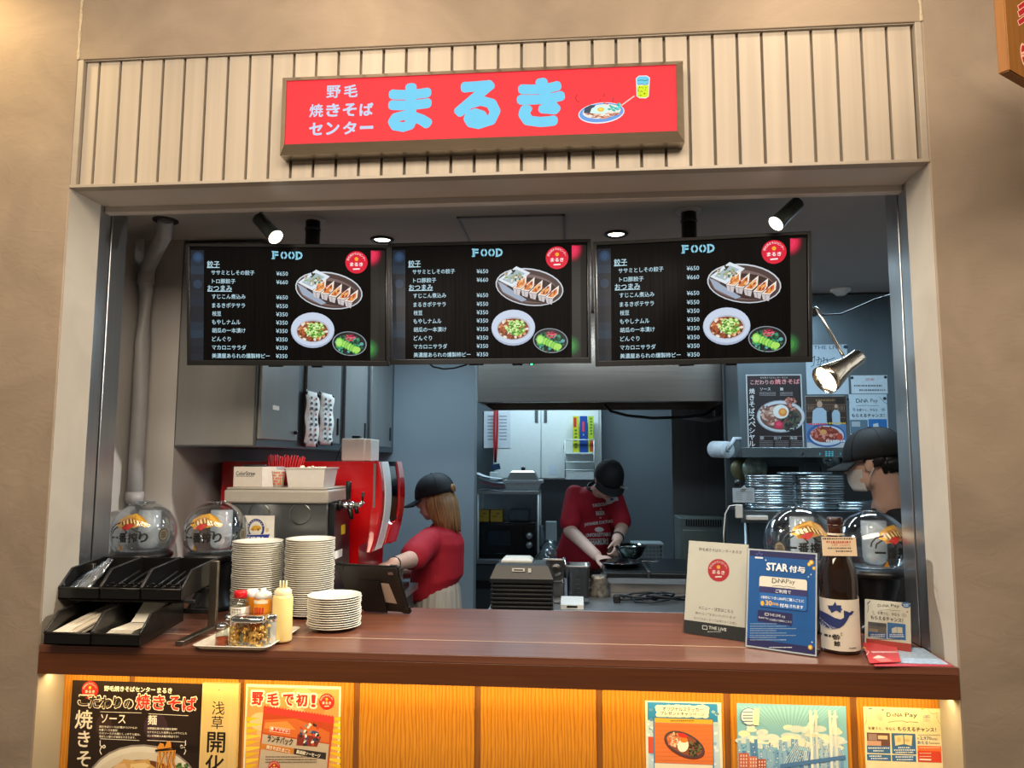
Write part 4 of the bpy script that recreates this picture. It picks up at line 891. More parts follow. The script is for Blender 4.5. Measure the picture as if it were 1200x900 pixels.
# square-shouldered glass jar of dried flakes
GLS = clear('jar_glass', '#eef0ea', refl=.5, rough=.03, base=.03)
t, q = cont('flake_jar', 'wide glass jar of golden crisp flakes with a silver lid', 'jar', 293, 757, .045)
q.y = ty0+.075; q.x = at(293, 740, q.y).x; t.location = q
jr = .077
def sq(r, z, c): return [Vector((c.x+r*math.copysign(abs(math.cos(g))**.55, math.cos(g)), c.y+r*.72*math.copysign(abs(math.sin(g))**.55, math.sin(g)), c.z+z)) for g in [2*math.pi*k/32 for k in range(32)]]
b = MB(); b.loft([sq(jr*f, z, q) for f, z in ((.7, .001), (.94, .001), (.98, .006), (.98, .075), (.9, .092), (.88, .1))], GLS, caps=True); o = b.build('glass', t); o['label'] = 'clear glass body'
b = MB(); b.loft([sq(jr*f, z, q) for f, z in ((0.01, .118), (.80, .118), (.9, .112), (.92, .106), (.92, .098), (.86, .097), (.01, .097))], CHROME, caps=False); b.build('lid', t)
b = MB(); rr = random.Random(9); FL = [mat('flake_%d' % i, h, .6, var=.15) for i, h in enumerate(('#d8a040', '#e8ba5c', '#bc8430', '#f0cc78'))]
for k in range(260):
    g = rr.uniform(0, 6.283); e = rr.uniform(.86, .95) if k < 180 else rr.random()*.85; z = rr.uniform(.006, .078)
    p = sq(jr*e, z, q)[int(g/6.283*32) % 32]; Q = Euler((rr.uniform(0, 6), rr.uniform(0, 6), rr.uniform(0, 6))).to_matrix()
    s = rr.uniform(.0055, .0095); b.ball(p, (s, s*.8, s*.4), FL[k % 4], 6, Q)
o = b.build('flakes', t); o['kind'] = 'stuff'
# small glass shaker with red chilli powder
t, q = cont('chilli_shaker', 'small glass shaker of red chilli powder with a metal cap at the tray corner', 'shaker', 259, 757)
q.x = at(260, 745, q.y).x; t.location = q
b = MB(); b.lathe([(0, .001), (.026, .001), (.028, .004), (.022, .068), (.02, .072)], GLS, q, 10); b.build('glass', t)
b = MB(); b.lathe([(0, .003), (.0245, .003), (.0225, .034), (0, .036)], mat('chilli_powder', '#a8421a', .8, var=.2, scale=(300, 300, 300)), q, 10); b.build('chilli_powder', t)
b = MB(); b.lathe([(.0215, .07), (.024, .071), (.024, .082), (.02, .088), (.008, .092), (0, .092)], CHROME, q, 20); b.build('cap', t)
t, q2 = cont('toothpick_holder', 'small glass holder with a metal cap behind the chilli shaker', 'holder', 268, 748)
b = MB(); b.lathe([(0, .001), (.02, .001), (.022, .004), (.019, .075), (.017, .08)], GLS, q2, 10); b.build('glass', t)
b = MB(); b.lathe([(.018, .078), (.021, .079), (.021, .09), (.012, .098), (.004, .102), (0, .103)], CHROME, q2, 20); b.build('cap', t)
# seaweed shaker tin
q = Vector((0, q.y+.075, TZ)); q.x = at(318, 735, q.y).x
t = thing('seaweed_tin', 'small clear tin of green seaweed with a chrome lid right of the flake jar', 'shaker', q, group='condiments on the white tray')
b = MB(); b.lathe([(0, .001), (.028, .001), (.03, .004), (.03, .088)], mat('tin_body', '#c9cdc8', .25, .4), q, 28); b.build('body', t)
b = MB(); b.lathe([(.03, .088), (.032, .089), (.032, .112), (.028, .116), (0, .116)], CHROME, q, 28); b.build('lid', t)
b = MB(); GN = mat('green_letter', '#147a6a', .5)
for k in range(8):
    a = -math.pi/2-.75+k*.12; 
    if k in (0, 1, 6, 7, 2, 3, 4, 5):
        z0, z1 = (.022, .062) if k in (0, 1, 6, 7) else (.055-(k-2)*.010, .066-(k-2)*.010)
        b.faces([q+Vector((.0304*math.cos(g), .0304*math.sin(g), z)) for g, z in ((a, z0), (a+.12, z0), (a+.12, z1), (a, z1))], [(0, 1, 2, 3)], GN)
b.build('label_print', t)
# mayonnaise squeeze bottle with three nozzles
MAY = mat('mayonnaise_bottle', '#edd48a', .35, var=.02); MAYC = mat('mayonnaise_cap', '#f0e2b4', .4)
q = Vector((0, ty0+.155, TZ)); q.x = at(331, 720, q.y).x
t = thing('squeeze_bottle', 'tall pale yellow squeeze bottle with three nozzles on the tray', 'bottle', q, group='condiments on the white tray')
b = MB(); b.lathe([(0, .001), (.038, .001), (.041, .006), (.041, .175), (.037, .185), (.033, .188)], MAY, q, 36); b.build('bottle', t)
b = MB(); b.lathe([(.034, .186), (.035, .188), (.035, .204), (.026, .212), (0, .214)], MAYC, q, 32); b.build('cap', t)
for dx in (-.014, 0, .014):
    b = MB(); b.tube([q+Vector((dx*.8, 0, .21)), q+Vector((dx, 0, .244))], [.0055, .003], MAYC, 12); b.build('nozzle', t)
# orange sauce squeeze bottle
q = Vector((0, ty0+.175, TZ)); q.x = at(308, 712, q.y).x
t = thing('sauce_bottle', 'orange sauce bottle with a white flip cap between the red-capped bottle and yellow bottle', 'bottle', q, group='condiments on the white tray')
ORB = mat('orange_sauce', '#d98a1c', .25, var=.04, coat=.4); b = MB(); b.lathe([(0, .001), (.034, .001), (.037, .006), (.037, .15), (.034, .165), (.03, .17)], ORB, q, 32); b.build('bottle', t)
b = MB(); b.lathe([(.03, .168), (.034, .169), (.034, .185), (.028, .192), (.012, .196), (.011, .208), (0, .209)], WHITEP, q, 28); b.build('cap', t)
b = MB()
for k in range(12):
    a = -math.pi/2-.95+k*.158; b.faces([q+Vector((.0374*math.cos(g), .0374*math.sin(g), z)) for g, z in ((a, .15), (a+.158, .15), (a+.158, .164), (a, .164))], [(0, 1, 2, 3)], mat('label_cream', '#efe4c8', .5))
for k, (z0, z1) in enumerate(((.10, .135), (.10, .135), (.10, .135), (.10, .135))):
    a = -math.pi/2-.62+k*.3; b.faces([q+Vector((.0376*math.cos(g), .0376*math.sin(g), z)) for g, z in ((a, z0), (a+.22, z0), (a+.22, z1), (a, z1))], [(0, 1, 2, 3)], mat('label_red', '#c8281c', .5))
b.build('label', t)
b = MB(); b.lathe([(0, .02), (.022, .021), (.024, .03), (.024, .06), (.02, .068), (0, .069)], mat('orange_cap', '#f07c14', .35), q+Vector((-.005, -.055, .03)), 24)
tag(b.build('orange_cap_jar'), 'small orange capped pot standing behind the flake jar', 'pot', 'condiments on the white tray')
# red-capped bottle with a paper label
q = Vector((0, ty0+.155, TZ)); q.x = at(281.5, 712, q.y).x
t = thing('red_cap_bottle', 'clear bottle with a red cap and white printed label', 'bottle', q, group='condiments on the white tray')
b = MB(); b.lathe([(0, .001), (.034, .001), (.037, .006), (.037, .14), (.03, .158), (.022, .165), (.02, .172)], GLS, q, 32); b.build('glass', t)
b = MB(); b.lathe([(.02, .17), (.0255, .171), (.0262, .196), (.022, .20), (0, .2)], mat('red_cap', '#c8141c', .3), q, 28); b.build('cap', t)
b = MB(); LB = mat('bottle_label', '#e9e4d8', .5); b.lathe([(.0374, .03), (.0374, .138)], LB, q, 40); b.build('label', t)
B = Board((q.x-.037, q.y-.04, q.z+.2), X1, DN, .074, .2); B.uv = lambda x, y: (x*.001, y*.001); B.scale = lambda x, y: .001
B.text('焼きそば', 37, 82, 11, ink('2c3a34'), w=44, l=1); B.text('ソース', 37, 102, 9, ink('3c3430'), w=36, l=1); B.fine(16, 58, 70, 3, ink('506a5a'), 1); B.ell(37, 130, 15, 15, ink('c22a24'), 1); B.text('ま', 37, 130, 14, ink('f0e8e0'), l=2)
for k, cc in enumerate(('d8a82c', '3c8a5c', '3a6ab0', 'c8443c')): B.ell(20+k*11, 72, 3, 3, ink(cc), 2)
B.resolve()
for v in B.mb.bm.verts:
    g = (v.co.x-q.x)/.038; r_ = .0378+.0003*((q.y-.04)-v.co.y)/.0005; v.co.x = q.x+r_*math.sin(g); v.co.y = q.y-r_*math.cos(g)
B.build('label_print', t)
# amber bottle behind them
q = Vector((0, ty0+.215, TZ)); q.x = at(295, 712, q.y).x
t = thing('amber_bottle', 'amber bottle with a white cap half hidden behind the red-capped bottle', 'bottle', q, group='condiments on the white tray')
b = MB(); b.lathe([(0, .001), (.03, .001), (.031, .006), (.031, .15), (.024, .168)], mat('amber_sauce', '#c27a14', .2, coat=.4), q, 28); b.build('bottle', t)
b = MB(); b.lathe([(.024, .166), (.026, .168), (.026, .19), (.02, .195), (0, .195)], WHITEP, q, 24); b.build('cap', t)
# ================================================================== RIGHT END OF THE COUNTER
ACR = clear('acrylic', '#f2f4f4', refl=.5, rough=.03, base=.02)
def stand(name, label, cat, BLp, BRp, TLp, dy, paper):
    BL, BR_ = atz(*BLp, CT+.004), atz(*BRp, CT+.004); TLv = at(TLp[0], TLp[1], BL.y+dy); W = (BR_-BL).length
    ux = (BR_-BL).normalized(); d = BL-TLv; d = d-ux*d.dot(ux); H = d.length; dn = d.normalized(); O = BL-dn*H
    t = thing(name, label, cat, (BL+BR_)/2-Vector((0, 0, .004)))
    n = dn.cross(ux).normalized(); n = n if n.dot(CAM-O) > 0 else -n
    sheet(O, ux, dn, W, H, .0012, paper, 'print_sheet', t)
    o = sheet(O+n*.0055-ux*.004-dn*.004, ux, dn, W+.008, H+.006, .003, ACR, 'acrylic_front', t); o['label'] = 'clear acrylic front'
    b = MB(); hb = Vector((-n.x, -n.y, 0)).normalized(); q = O+dn*(H+.0015)
    b.prism([q-n*.002, q+ux*W-n*.002, q+ux*W-n*.002+hb*.11, q-n*.002+hb*.11], (0, 0, .003), ACR); o = b.build('acrylic_foot', t); o['label'] = 'clear acrylic foot'
    return t, Board(O, ux, dn, W, H, step=.0004), W, H
CRM = mat('poster_cream', '#d9d0c2', .55, var=.02)
t, B, W, H = stand('menu_stand', 'cream menu stand with a round red emblem in a clear acrylic holder', 'sign stand', (801, 741), (873, 751.5), (808.3, 633.5), .07, CRM)
B.crop = (790, 620, 6); K = ink('2a2624'); S_ = 5.2
B.text('野毛焼きそばセンターまるき', 322, 152, 22, K, w=300, l=1)
B.l = 0; logo(B, 312, 290, 76, ink('c0202c'), ink('f0e4d8'))
B.text('メニュー・注文はこちら', 292, 565, 24, K, w=245, l=1, bold=.01)
for k, s_ in enumerate(('席からご注文いただけます', 'モバイルオーダーでお待ちなくお渡し')): B.text(s_, 288, 606+k*38, 17, ink('4a4440'), w=(285, 305)[k], l=1)
B.frect(0, H*.865, W, H, ink('262320'), 1); B.line([(200, 678), (232, 682), (232, 706), (200, 702), (200, 678)], 4, ink('e8e4dc'), 2); B.text('THE LIVE', 305, 700, 20, ink('e8e4dc'), w=125, l=2, bold=.02); B.fine(235, 330, 722, 6, ink('c8c4bc'), 2)
B.build('printing', t)
BLU = mat('poster_blue', '#1763ae', .5, var=.02)
t, B, W, H = stand('star_poster_stand', 'blue point-campaign poster in a clear acrylic holder next to the bottle', 'sign stand', (873.5, 757.5), (957, 769.5), (882, 643), .06, mat('poster_white_edge', '#d4d6dc', .5, var=.02))
B.crop = (790, 620, 6); NVY = ink('2c2a66'); WHT = ink('eef0f2'); YEL = ink('f0b429'); DB = ink('2b3f78')
B.frect(W*.02, H*.015, W*.98, H*.985, ink('1763ae'), 1); B.frect(W*.02, H*.015, W*.98, H*.075, NVY, 2); B.frect(W*.02, H*.915, W*.98, H*.985, NVY, 2)
def star(x, y, r, m, l):
    B.poly([(x+r*(1 if k % 2 == 0 else .42)*math.sin(k*math.pi/5), y-r*(1 if k % 2 == 0 else .42)*math.cos(k*math.pi/5)) for k in range(10)], m, l)
star(598, 182, 30, ink('5a6ab0'), 3); star(598, 182, 19, ink('20265c'), 4); B.rect(570, 196, 626, 208, ink('dfe4ee'), 4)
B.text('STAR', 727, 270, 62, ink('123a74'), w=160, l=3, bold=.05); B.text('STAR', 725, 268, 58, WHT, w=152, l=4, bold=.045); B.text('付与', 867, 286, 54, ink('123a74'), w=118, l=3, bold=.05); B.text('付与', 865, 284, 50, WHT, w=112, l=4, bold=.04)
for x, y, r in ((965, 235, 18), (950, 248, 14), (984, 276, 13), (958, 832, 17)): B.ell(x, y, r, r*1.05, YEL, 3); B.ell(x, y, r*.6, r*.65, ink('f6d478'), 4)
for x, y in ((962, 320), (944, 336), (645, 218), (1000, 205), (970, 795)): B.poly([(x, y-9), (x+2.5, y-2.5), (x+9, y), (x+2.5, y+2.5), (x, y+9), (x-2.5, y+2.5), (x-9, y), (x-2.5, y-2.5)], WHT, 3)
def frr(x0, y0, x1, y1, m, l, r): B.rect(x0, y0, x1, y1, m, l, r)
frr(598, 345, 938, 570, ink('1a4f94'), 3, W*.04); frr(601, 352, 935, 560, ink('1763ae'), 4, W*.035); frr(600, 343, 936, 440, ink('e4dccc'), 5, W*.035); B.rect(600, 416, 936, 460, NVY, 6)
B.text('D', 706, 364, 36, K, l=7, bold=.01); B.text('e', 731, 370, 17, K, l=7); B.text('N', 748, 364, 32, K, l=7); B.text('A', 772, 366, 30, K, l=7); B.text('Pay', 820, 374, 40, K, w=64, l=7); B.line([(690, 402), (740, 398), (775, 408), (790, 402), (855, 416)], 3, K, 7)
B.text('ご利用で', 768, 440, 26, WHT, w=108, l=7, bold=.015); B.text('1会計につき1,000円ご購入ごとに', 762, 492, 23, WHT, w=300, l=7, bold=.02)
B.ell(622, 521, 12, 17, YEL, 7); B.text('30', 667, 520, 36, YEL, w=46, l=7, bold=.04); B.text('STAR', 714, 528, 18, YEL, w=44, l=7, bold=.03); B.text('付与', 774, 538, 28, WHT, w=62, l=7, bold=.03); B.text('されます', 861, 546, 24, WHT, w=96, l=7, bold=.03)
frr(586, 580, 832, 665, NVY, 3, W*.02); B.poly([(800, 660), (826, 664), (822, 690)], NVY, 3); B.line([(640, 590), (664, 593), (664, 608), (640, 605), (640, 590)], 3, WHT, 4); B.text('THE LIVE', 710, 606, 17, WHT, w=80, l=4); B.text('では', 768, 618, 15, WHT, w=26, l=4); B.text('DeNA Pay', 630, 626, 15, WHT, w=68, l=4); B.text('が店頭より簡単にこちら', 748, 645, 15, WHT, w=155, l=4)
for k in range(8): B.fine(535, 720-k*0+(k % 3)*70, 666+k*16+(k % 3), 6, ink('b8cce4'), 3, seed=k)
B.fine(670, 830, 832, 6, WHT, 3); B.build('printing', t)
# ---- big sake bottle
bc = atz(984, 768, CT); bc.y += .07; bc.x = at(984, 740, bc.y).x; bc.z = CT
t = thing('sake_bottle', 'large brown sake bottle with a blue whale label and paper price tag', 'bottle', bc)
r0 = .0745; BG = mat('brown_glass', '#1e0f06', .06, var=.1, coat=.8, spec=.7); NECK = mat('brown_glass_neck', '#3a1809', .08, var=.1, coat=.8)
ztop = at(984, 606, bc.y).z-CT
b = MB(); b.lathe([(0, .002), (r0-.008, .001), (r0, .008), (r0, ztop*.53), (r0*.985, ztop*.56), (r0*.9, ztop*.625), (r0*.66, ztop*.72), (r0*.46, ztop*.79), (r0*.38, ztop*.84)], BG, bc, 48); b.build('body', t)
b = MB(); b.lathe([(r0*.38, ztop*.84), (r0*.36, ztop*.9), (r0*.38, ztop*.93), (r0*.42, ztop*.935), (r0*.42, ztop*.945), (r0*.36, ztop*.95)], NECK, bc, 36); b.build('neck', t)
b = MB(); b.lathe([(r0*.37, ztop*.945), (r0*.41, ztop*.95), (r0*.41, ztop*.995), (r0*.38, ztop), (0, ztop)], mat('bottle_cap_brown', '#2c1410', .35), bc, 32); b.build('cap', t)
LBW = mat('sake_label', '#ddd5c6', .6, var=.02); z0, z1 = at(984, 763.5, bc.y-.075).z-CT, at(984, 703, bc.y-.075).z-CT
b = MB(); b.loft([[bc+Vector(((r0+.0006)*math.sin(a), -(r0+.0006)*math.cos(a), z)) for a in [math.radians(-86+172*k/24) for k in range(25)]] for z in (z0, z1)], LBW, caps=False, closed=False); b.build('label', t)
B = Board((bc.x-r0, bc.y-r0-.002, bc.z+ztop), X1, DN, 2*r0, ztop); B.crop = (940, 590, 4.5)
WB = ink('28356e')
B.poly([(180, 520), (186, 538), (208, 538), (193, 552), (205, 578), (184, 566), (165, 582), (168, 558), (148, 545), (170, 541)], WB, 1); B.rect(152, 554, 212, 564, ink('4a5890'), 2)
B.poly([(104, 586), (120, 577), (150, 590), (178, 606), (205, 612), (228, 598), (242, 580), (228, 572), (220, 564), (240, 570), (250, 576), (262, 568), (276, 570), (266, 586), (250, 592), (240, 612), (222, 640), (200, 658), (172, 668), (150, 668), (128, 655), (112, 632), (104, 608)], WB, 1)
B.poly([(104, 606), (118, 612), (150, 645), (190, 662), (168, 669), (146, 668), (122, 652), (108, 628)], ink('c8ccd8'), 2)
for k in range(5): B.line([(108+k*6, 612+k*8), (136+k*9, 652+k*3)], 2, WB, 3)
B.poly([(136, 640), (150, 650), (160, 668), (148, 664)], WB, 3)
for ch, x, y, h in (('酔', 188, 708, 30), ('鯨', 190, 742, 28)): B.text(ch, x, y, h, K, l=2, bold=.02)
B.fine(110, 175, 706, 12, K, 2); B.fine(206, 214, 685, 5, K, 2); B.fine(206, 214, 695, 5, K, 2); B.fine(248, 290, 764, 5, K, 2)
B.resolve()
bmesh.ops.triangulate(B.mb.bm, faces=B.mb.bm.faces[:])
bmesh.ops.subdivide_edges(B.mb.bm, edges=[e for e in B.mb.bm.edges if e.calc_length() > .006], cuts=5, use_grid_fill=True)
for v in B.mb.bm.verts:
    lay = ((bc.y-r0-.002)-v.co.y); x = max(-r0*.998, min(r0*.998, v.co.x-bc.x)); g = math.asin(x/r0); r_ = r0+.0022+lay*.5; v.co.x = bc.x+r_*math.sin(g); v.co.y = bc.y-r_*math.cos(g)
B.build('label_print', t)
p, q = at(962.5, 629, bc.y-.05), at(1002.5, 629, bc.y-.05); zt = at(962.5, 651, bc.y-.05).z
O = Vector((p.x, bc.y-.052, p.z)); dn = Vector((0, -.12, -1)).normalized(); TG = mat('tag_paper', '#d9c2a4', .6, var=.02); Wt, Ht = q.x-p.x, p.z-zt
sheet(O, X1, dn, Wt, Ht, .002, TG, 'price_tag', t)
B = Board(O, X1, dn, Wt, Ht); B.crop = (940, 590, 4.5); R_ = ink('b0401c')
B.fine(108, 268, 186, 9, K, 1); B.fine(128, 258, 203, 10, R_, 1); B.text('1杯 150円', 205, 220, 13, R_, w=95, l=1); B.fine(135, 260, 236, 8, K, 1); B.fine(178, 262, 252, 8, K, 1); B.line([(150, 210), (250, 208)], 2, R_, 1); B.build('tag_writing', t)
b = MB(); b.lathe([(r0*.42, 0), (r0*.44, .004), (r0*.42, .008)], mat('tie_string', '#c8bca8', .7), bc+Vector((0, 0, ztop*.865)), 24); b.tube([bc+Vector((0, -r0*.42, ztop*.866)), O+X1*Wt*.5+Vector((0, .004, -.006))], .0015, mat('tie_string', '#c8bca8', .7), 6); b.build('tie', t)
# ---- small acrylic campaign stand
t, B, W, H = stand('campaign_stand', 'small cream payment-campaign card in a clear stand on the right counter end', 'sign stand', (1013.5, 757), (1068, 764), (1015.5, 702), .045, mat('card_cream', '#dfd6c6', .55, var=.02))
def dena(B, sc, ox, oy, dark=K, full=True):
    """the payment campaign print; ox, oy, sc place it in the reference view"""
    T = lambda x, y: (ox+x*sc, oy+y*sc)
    def tx(s, x, y, h, w=None, m=dark, b_=.012): B.text(s, *T(x, y), h*sc, m, w=w*sc if w else None, l=1, bold=b_)
    tx('D', 492, 300, 42); tx('e', 533, 306, 20); tx('N', 566, 302, 38); tx('A', 604, 304, 36); tx('Pay', 702, 308, 50, 115)
    B.line([T(485, 372), T(550, 360), T(630, 358), T(660, 372), T(690, 366), T(768, 372)], 4*sc, dark, 1)
    return T, tx
B.crop = (940, 590, 4.5); T, tx = dena(B, .40, 210, 418)
B.text('を使うと、今なら', 455, 582, 19, K, w=115, l=1, bold=.02); B.text('もらえるチャンス！', 446, 609, 24, K, w=170, l=1, bold=.03)
B.ell(548, 536, 24, 17, ink('2f6aa8'), 1); B.fine(534, 562, 533, 5, WHT, 2); B.fine(536, 560, 541, 5, WHT, 2)
B.rect(348, 628, 445, 705, ink('6c625c'), 1); B.rect(348, 628, 445, 648, ink('4a4648'), 2); B.rect(352, 660, 400, 680, ink('a08c7c'), 2); B.rect(348, 680, 445, 708, ink('2f5f9c'), 2); B.rect(450, 632, 546, 716, ink('2f6aa8'), 1); B.poly([(472, 660), (497, 650), (502, 682), (474, 684)], ink('d8cdb8'), 2); B.poly([(500, 652), (528, 654), (530, 684), (504, 684)], ink('d8cdb8'), 2)
for k, y in enumerate((692, 702)): B.fine(362, 436, y, 6, WHT, 3, seed=k); B.fine(462, 536, y, 6, WHT, 3, seed=k+3)
B.fine(350, 520, 717, 5, K, 1); B.rect(338, 726, 575, 770, ink('c23c34'), 1); B.line([(345, 530), (360, 512)], 4, DB, 1); B.line([(345, 520), (350, 556), (344, 575)], 2, K, 1); B.line([(372, 566), (380, 590)], 9, ink('c8bca8'), 1); B.ell(538, 590, 14, 13, ink('c8bca8'), 1); B.ell(554, 572, 4, 4, ink('c23c34'), 1)
B.build('printing', t)
# ---- leaflets lying on the counter end
def leaflet(lab, pts, z, col, name):
    b = MB(); b.prism([atz(x, y, z) for x, y in pts], (0, 0, .0012), col); return tag(b.build(name), lab, 'leaflet', 'leaflets on the right counter end')
REDL = mat('leaflet_red', '#c01c20', .4, var=.03); BLUL = mat('leaflet_blue_print', '#9fb4cc', .5, var=.25, scale=(50, 90, 50)); PINK = mat('leaflet_red_edge', '#b83848', .5)
leaflet('red-edged leaflet at the bottom of the pile, reaching the jamb', [(1025, 781), (1117, 781), (1085, 762), (1015, 762)], CT+.0006, PINK, 'leaflet')
o = leaflet('pale blue printed leaflet lying right of the red one', [(1045, 777), (1112, 779), (1082, 760), (1048, 757)], CT+.0024, BLUL, 'leaflet')
rl = [(1011, 757), (1049, 756), (1056, 776), (1019, 777.5)]
t = thing('red_leaflet', 'bright red card lying on top of the leaflets beside the bottle', 'leaflet', atz(1033, 768, CT+.005), group='leaflets on the right counter end')
b = MB(); q = [atz(x, y, CT+.006) for x, y in rl]; q[0].z += .012; q[1].z += .012; b.prism(q, (0, 0, .0015), REDL); b.build('card', t)
ux = (q[1]-q[0]).normalized(); dn = (q[3]-q[0]); dn = (dn-ux*dn.dot(ux)); B = Board(q[0]+Vector((0, 0, .002)), ux, dn, (q[1]-q[0]).length, dn.length); B.crop = (940, 590, 4.5)
B.fine(368, 500, 784, 8, ink('f0dcd8'), 1); B.line([(328, 772), (352, 782), (340, 800)], 5, ink('e8b8b0'), 1); B.ell(327, 762, 10, 7, ink('e8a828'), 1); B.poly([(372, 815), (400, 800), (440, 812), (410, 822)], ink('d8c8b8'), 1); B.rect(392, 815, 466, 836, ink('d86a64'), 1); B.build('printing', t)
# ================================================================== POSTERS UNDER THE COUNTER
YB = YP-.003
def poster(name, label, cat, x0, y0, x1, Hh, m, crop, th=.002):
    YB = YP-.001-th; p, q = at(x0, y0, YB), at(x1, y0, YB); t = thing(name, label, cat, ((p.x+q.x)/2, YB, p.z-Hh))
    sheet((p.x, YB, p.z), X1, DN, q.x-p.x, Hh, th, m, 'sheet', t)
    B = Board((p.x, YB, p.z), X1, DN, q.x-p.x, Hh, step=.0003, crop=crop); return t, B, q.x-p.x, Hh
K2 = ink('2a1c12'); WP = ink('efe6d4'); BRN = ink('2e1a12'); RD2 = ink('d0281c')
t, B, W, H = poster('noodle_poster', 'large black noodle poster with white and red lettering, leftmost under the counter', 'poster', 85, 797, 238, .76, mat('poster_black', '#241610', .45, var=.15, scale=(3, 3, 3)), (60, 780, 6))
logo(B, 273, 172, 58, ink('cc2420'), ink('f0dcc8'))
B.text('野毛焼きそばセンター', 552, 165, 36, WP, w=360, l=3, bold=.03); B.text('まるき', 798, 175, 36, WP, w=106, l=3, bold=.03)
def outl(s, x, y, h, w, fill, edge): B.text(s, x, y, h+14, edge, w=w+14, l=5, bold=.06); B.text(s, x, y, h, fill, w=w, l=6, bold=.025)
for s_, x, y, h, w in (('こ', 228, 243, 62, 70), ('だ', 308, 252, 78, 78), ('わ', 390, 258, 76, 76), ('り', 468, 258, 72, 56), ('の', 545, 268, 56, 62)): outl(s_, x, y, h, w, BRN, WP)
for s_, x, y, h, w in (('焼', 648, 252, 98, 100), ('き', 760, 258, 92, 84), ('そ', 868, 262, 90, 92), ('ば', 975, 268, 92, 96)): outl(s_, x, y, h, w, RD2, WP)
for ch, y, h in (('焼', 378, 122), ('き', 515, 104), ('そ', 655, 100), ('ば', 785, 100), ('ス', 910, 95), ('ペ', 1030, 95)): B.text(ch, 230, y, h, ink('e8dcc4'), l=3, bold=.016)
B.line([(345, 324), (635, 333)], 3, WP, 3); B.line([(685, 338), (965, 352)], 3, WP, 3); B.line([(345, 514), (620, 526)], 3, WP, 3); B.line([(675, 524), (940, 537)], 3, WP, 3)
B.ell(370, 420, 58, 72, ink('36221e'), 2); B.ell(735, 430, 85, 85, ink('36222a'), 2)
B.text('ソース', 437, 374, 56, WP, w=175, l=3, bold=.015); B.text('麺', 712, 382, 64, WP, l=3, bold=.015)
for k, s_ in enumerate(('焼きそばソースは7種オリジナルの', '中濃ソースを使用！', 'そのソースが太麺にしっかりと絡み、', '香ばしい香りが食欲をそそります。')): B.text(s_, 338, 428+k*23, 15, WP, w=(265, 130, 290, 255)[k], l=3, anchor='l', bold=.012)
for k, s_ in enumerate(('浅草開化楼の特注麺を使用！', 'モチモチとした食感としっかりとした', 'コシが特徴の太麺が絶品です！')): B.text(s_, 676, 440+k*26, 15, WP, w=(210, 278, 222)[k], l=3, anchor='l', bold=.012)
for x in (345, 945):
    s_ = 1 if x < 500 else -1; B.line([(x, 525), (x, 560), (x+25*s_, 580), (x+38*s_, 572), (x+30*s_, 558), (x+8*s_, 572), (x-2*s_, 600), (x+10*s_, 625)], 6, WP, 3)
B.ell(640, 860, 400, 280, ink('8a8078'), 3); B.ell(640, 862, 388, 270, ink('d8d0c0'), 4); B.ell(640, 872, 360, 244, ink('cfc4b0'), 5); B.ell(640, 890, 320, 210, ink('6a3c20'), 6)
B.poly([(500, 670), (510, 655), (600, 668), (690, 655), (700, 690), (740, 720), (600, 760), (430, 720)], ink('c89c5c'), 7); B.poly([(430, 720), (470, 690), (520, 685), (540, 720), (500, 770)], ink('d8b080'), 8); B.poly([(560, 690), (660, 680), (700, 700), (640, 740), (560, 740)], ink('e2c48c'), 8)
rr = random.Random(4)
for k in range(60): x, y = rr.uniform(420, 860), rr.uniform(720, 960); B.line([(x-35, y+rr.uniform(-15, 15)), (x, y+8), (x+35, y+rr.uniform(-15, 15))], 7, ink(rr.choice(('b0702c', 'd09a48', '8a4c1c'))), 9)
for k in range(26): B.ell(rr.uniform(870, 960), rr.uniform(690, 760), 14, 8, ink(rr.choice(('3c5c28', '5a7c3c', '2c4020'))), 10, rot=rr.uniform(0, 180))
for k in range(16): x = 752+k*8; B.line([(x+6, 585), (x+rr.uniform(-6, 6), 620), (x+rr.uniform(-14, 8), 670), (x+rr.uniform(-10, 10), 720)], 7, ink(('c8822c', 'e0a850', 'a8601c')[k % 3]), 11)
B.poly([(740, 590), (770, 540), (795, 548), (800, 575), (822, 525), (845, 535), (850, 575), (870, 600), (760, 605)], ink('d88a30'), 12); B.poly([(735, 588), (990, 555), (992, 560), (737, 598)], ink('1a100c'), 13); B.poly([(735, 592), (1040, 570), (1041, 578), (738, 602)], ink('120a08'), 13)
B.build('printing', t)
# ---- carved wooden plaque
t, B, W, H = poster('wooden_plaque', 'pale wooden plaque with brushed black characters beside the noodle poster', 'plaque', 237.5, 800.5, 280, .72, mat('plaque_wood', '#d8b878', .5, var=.08, scale=(70, 70, 3)), (230, 780, 6), .02)
B.O.y -= .0; BK = ink('15100c')
for ch, x, y, h in (('浅', 155, 298, 88), ('草', 148, 400, 86), ('開', 140, 540, 135), ('化', 130, 700, 135), ('楼', 128, 860, 130), ('の', 126, 1000, 90), ('麺', 126, 1130, 130)): B.text(ch, x, y, h, BK, l=1, bold=.014 if h > 100 else 0)
B.ell(160, 170, 5, 4, ink('6a4c28'), 1); B.build('characters', t)
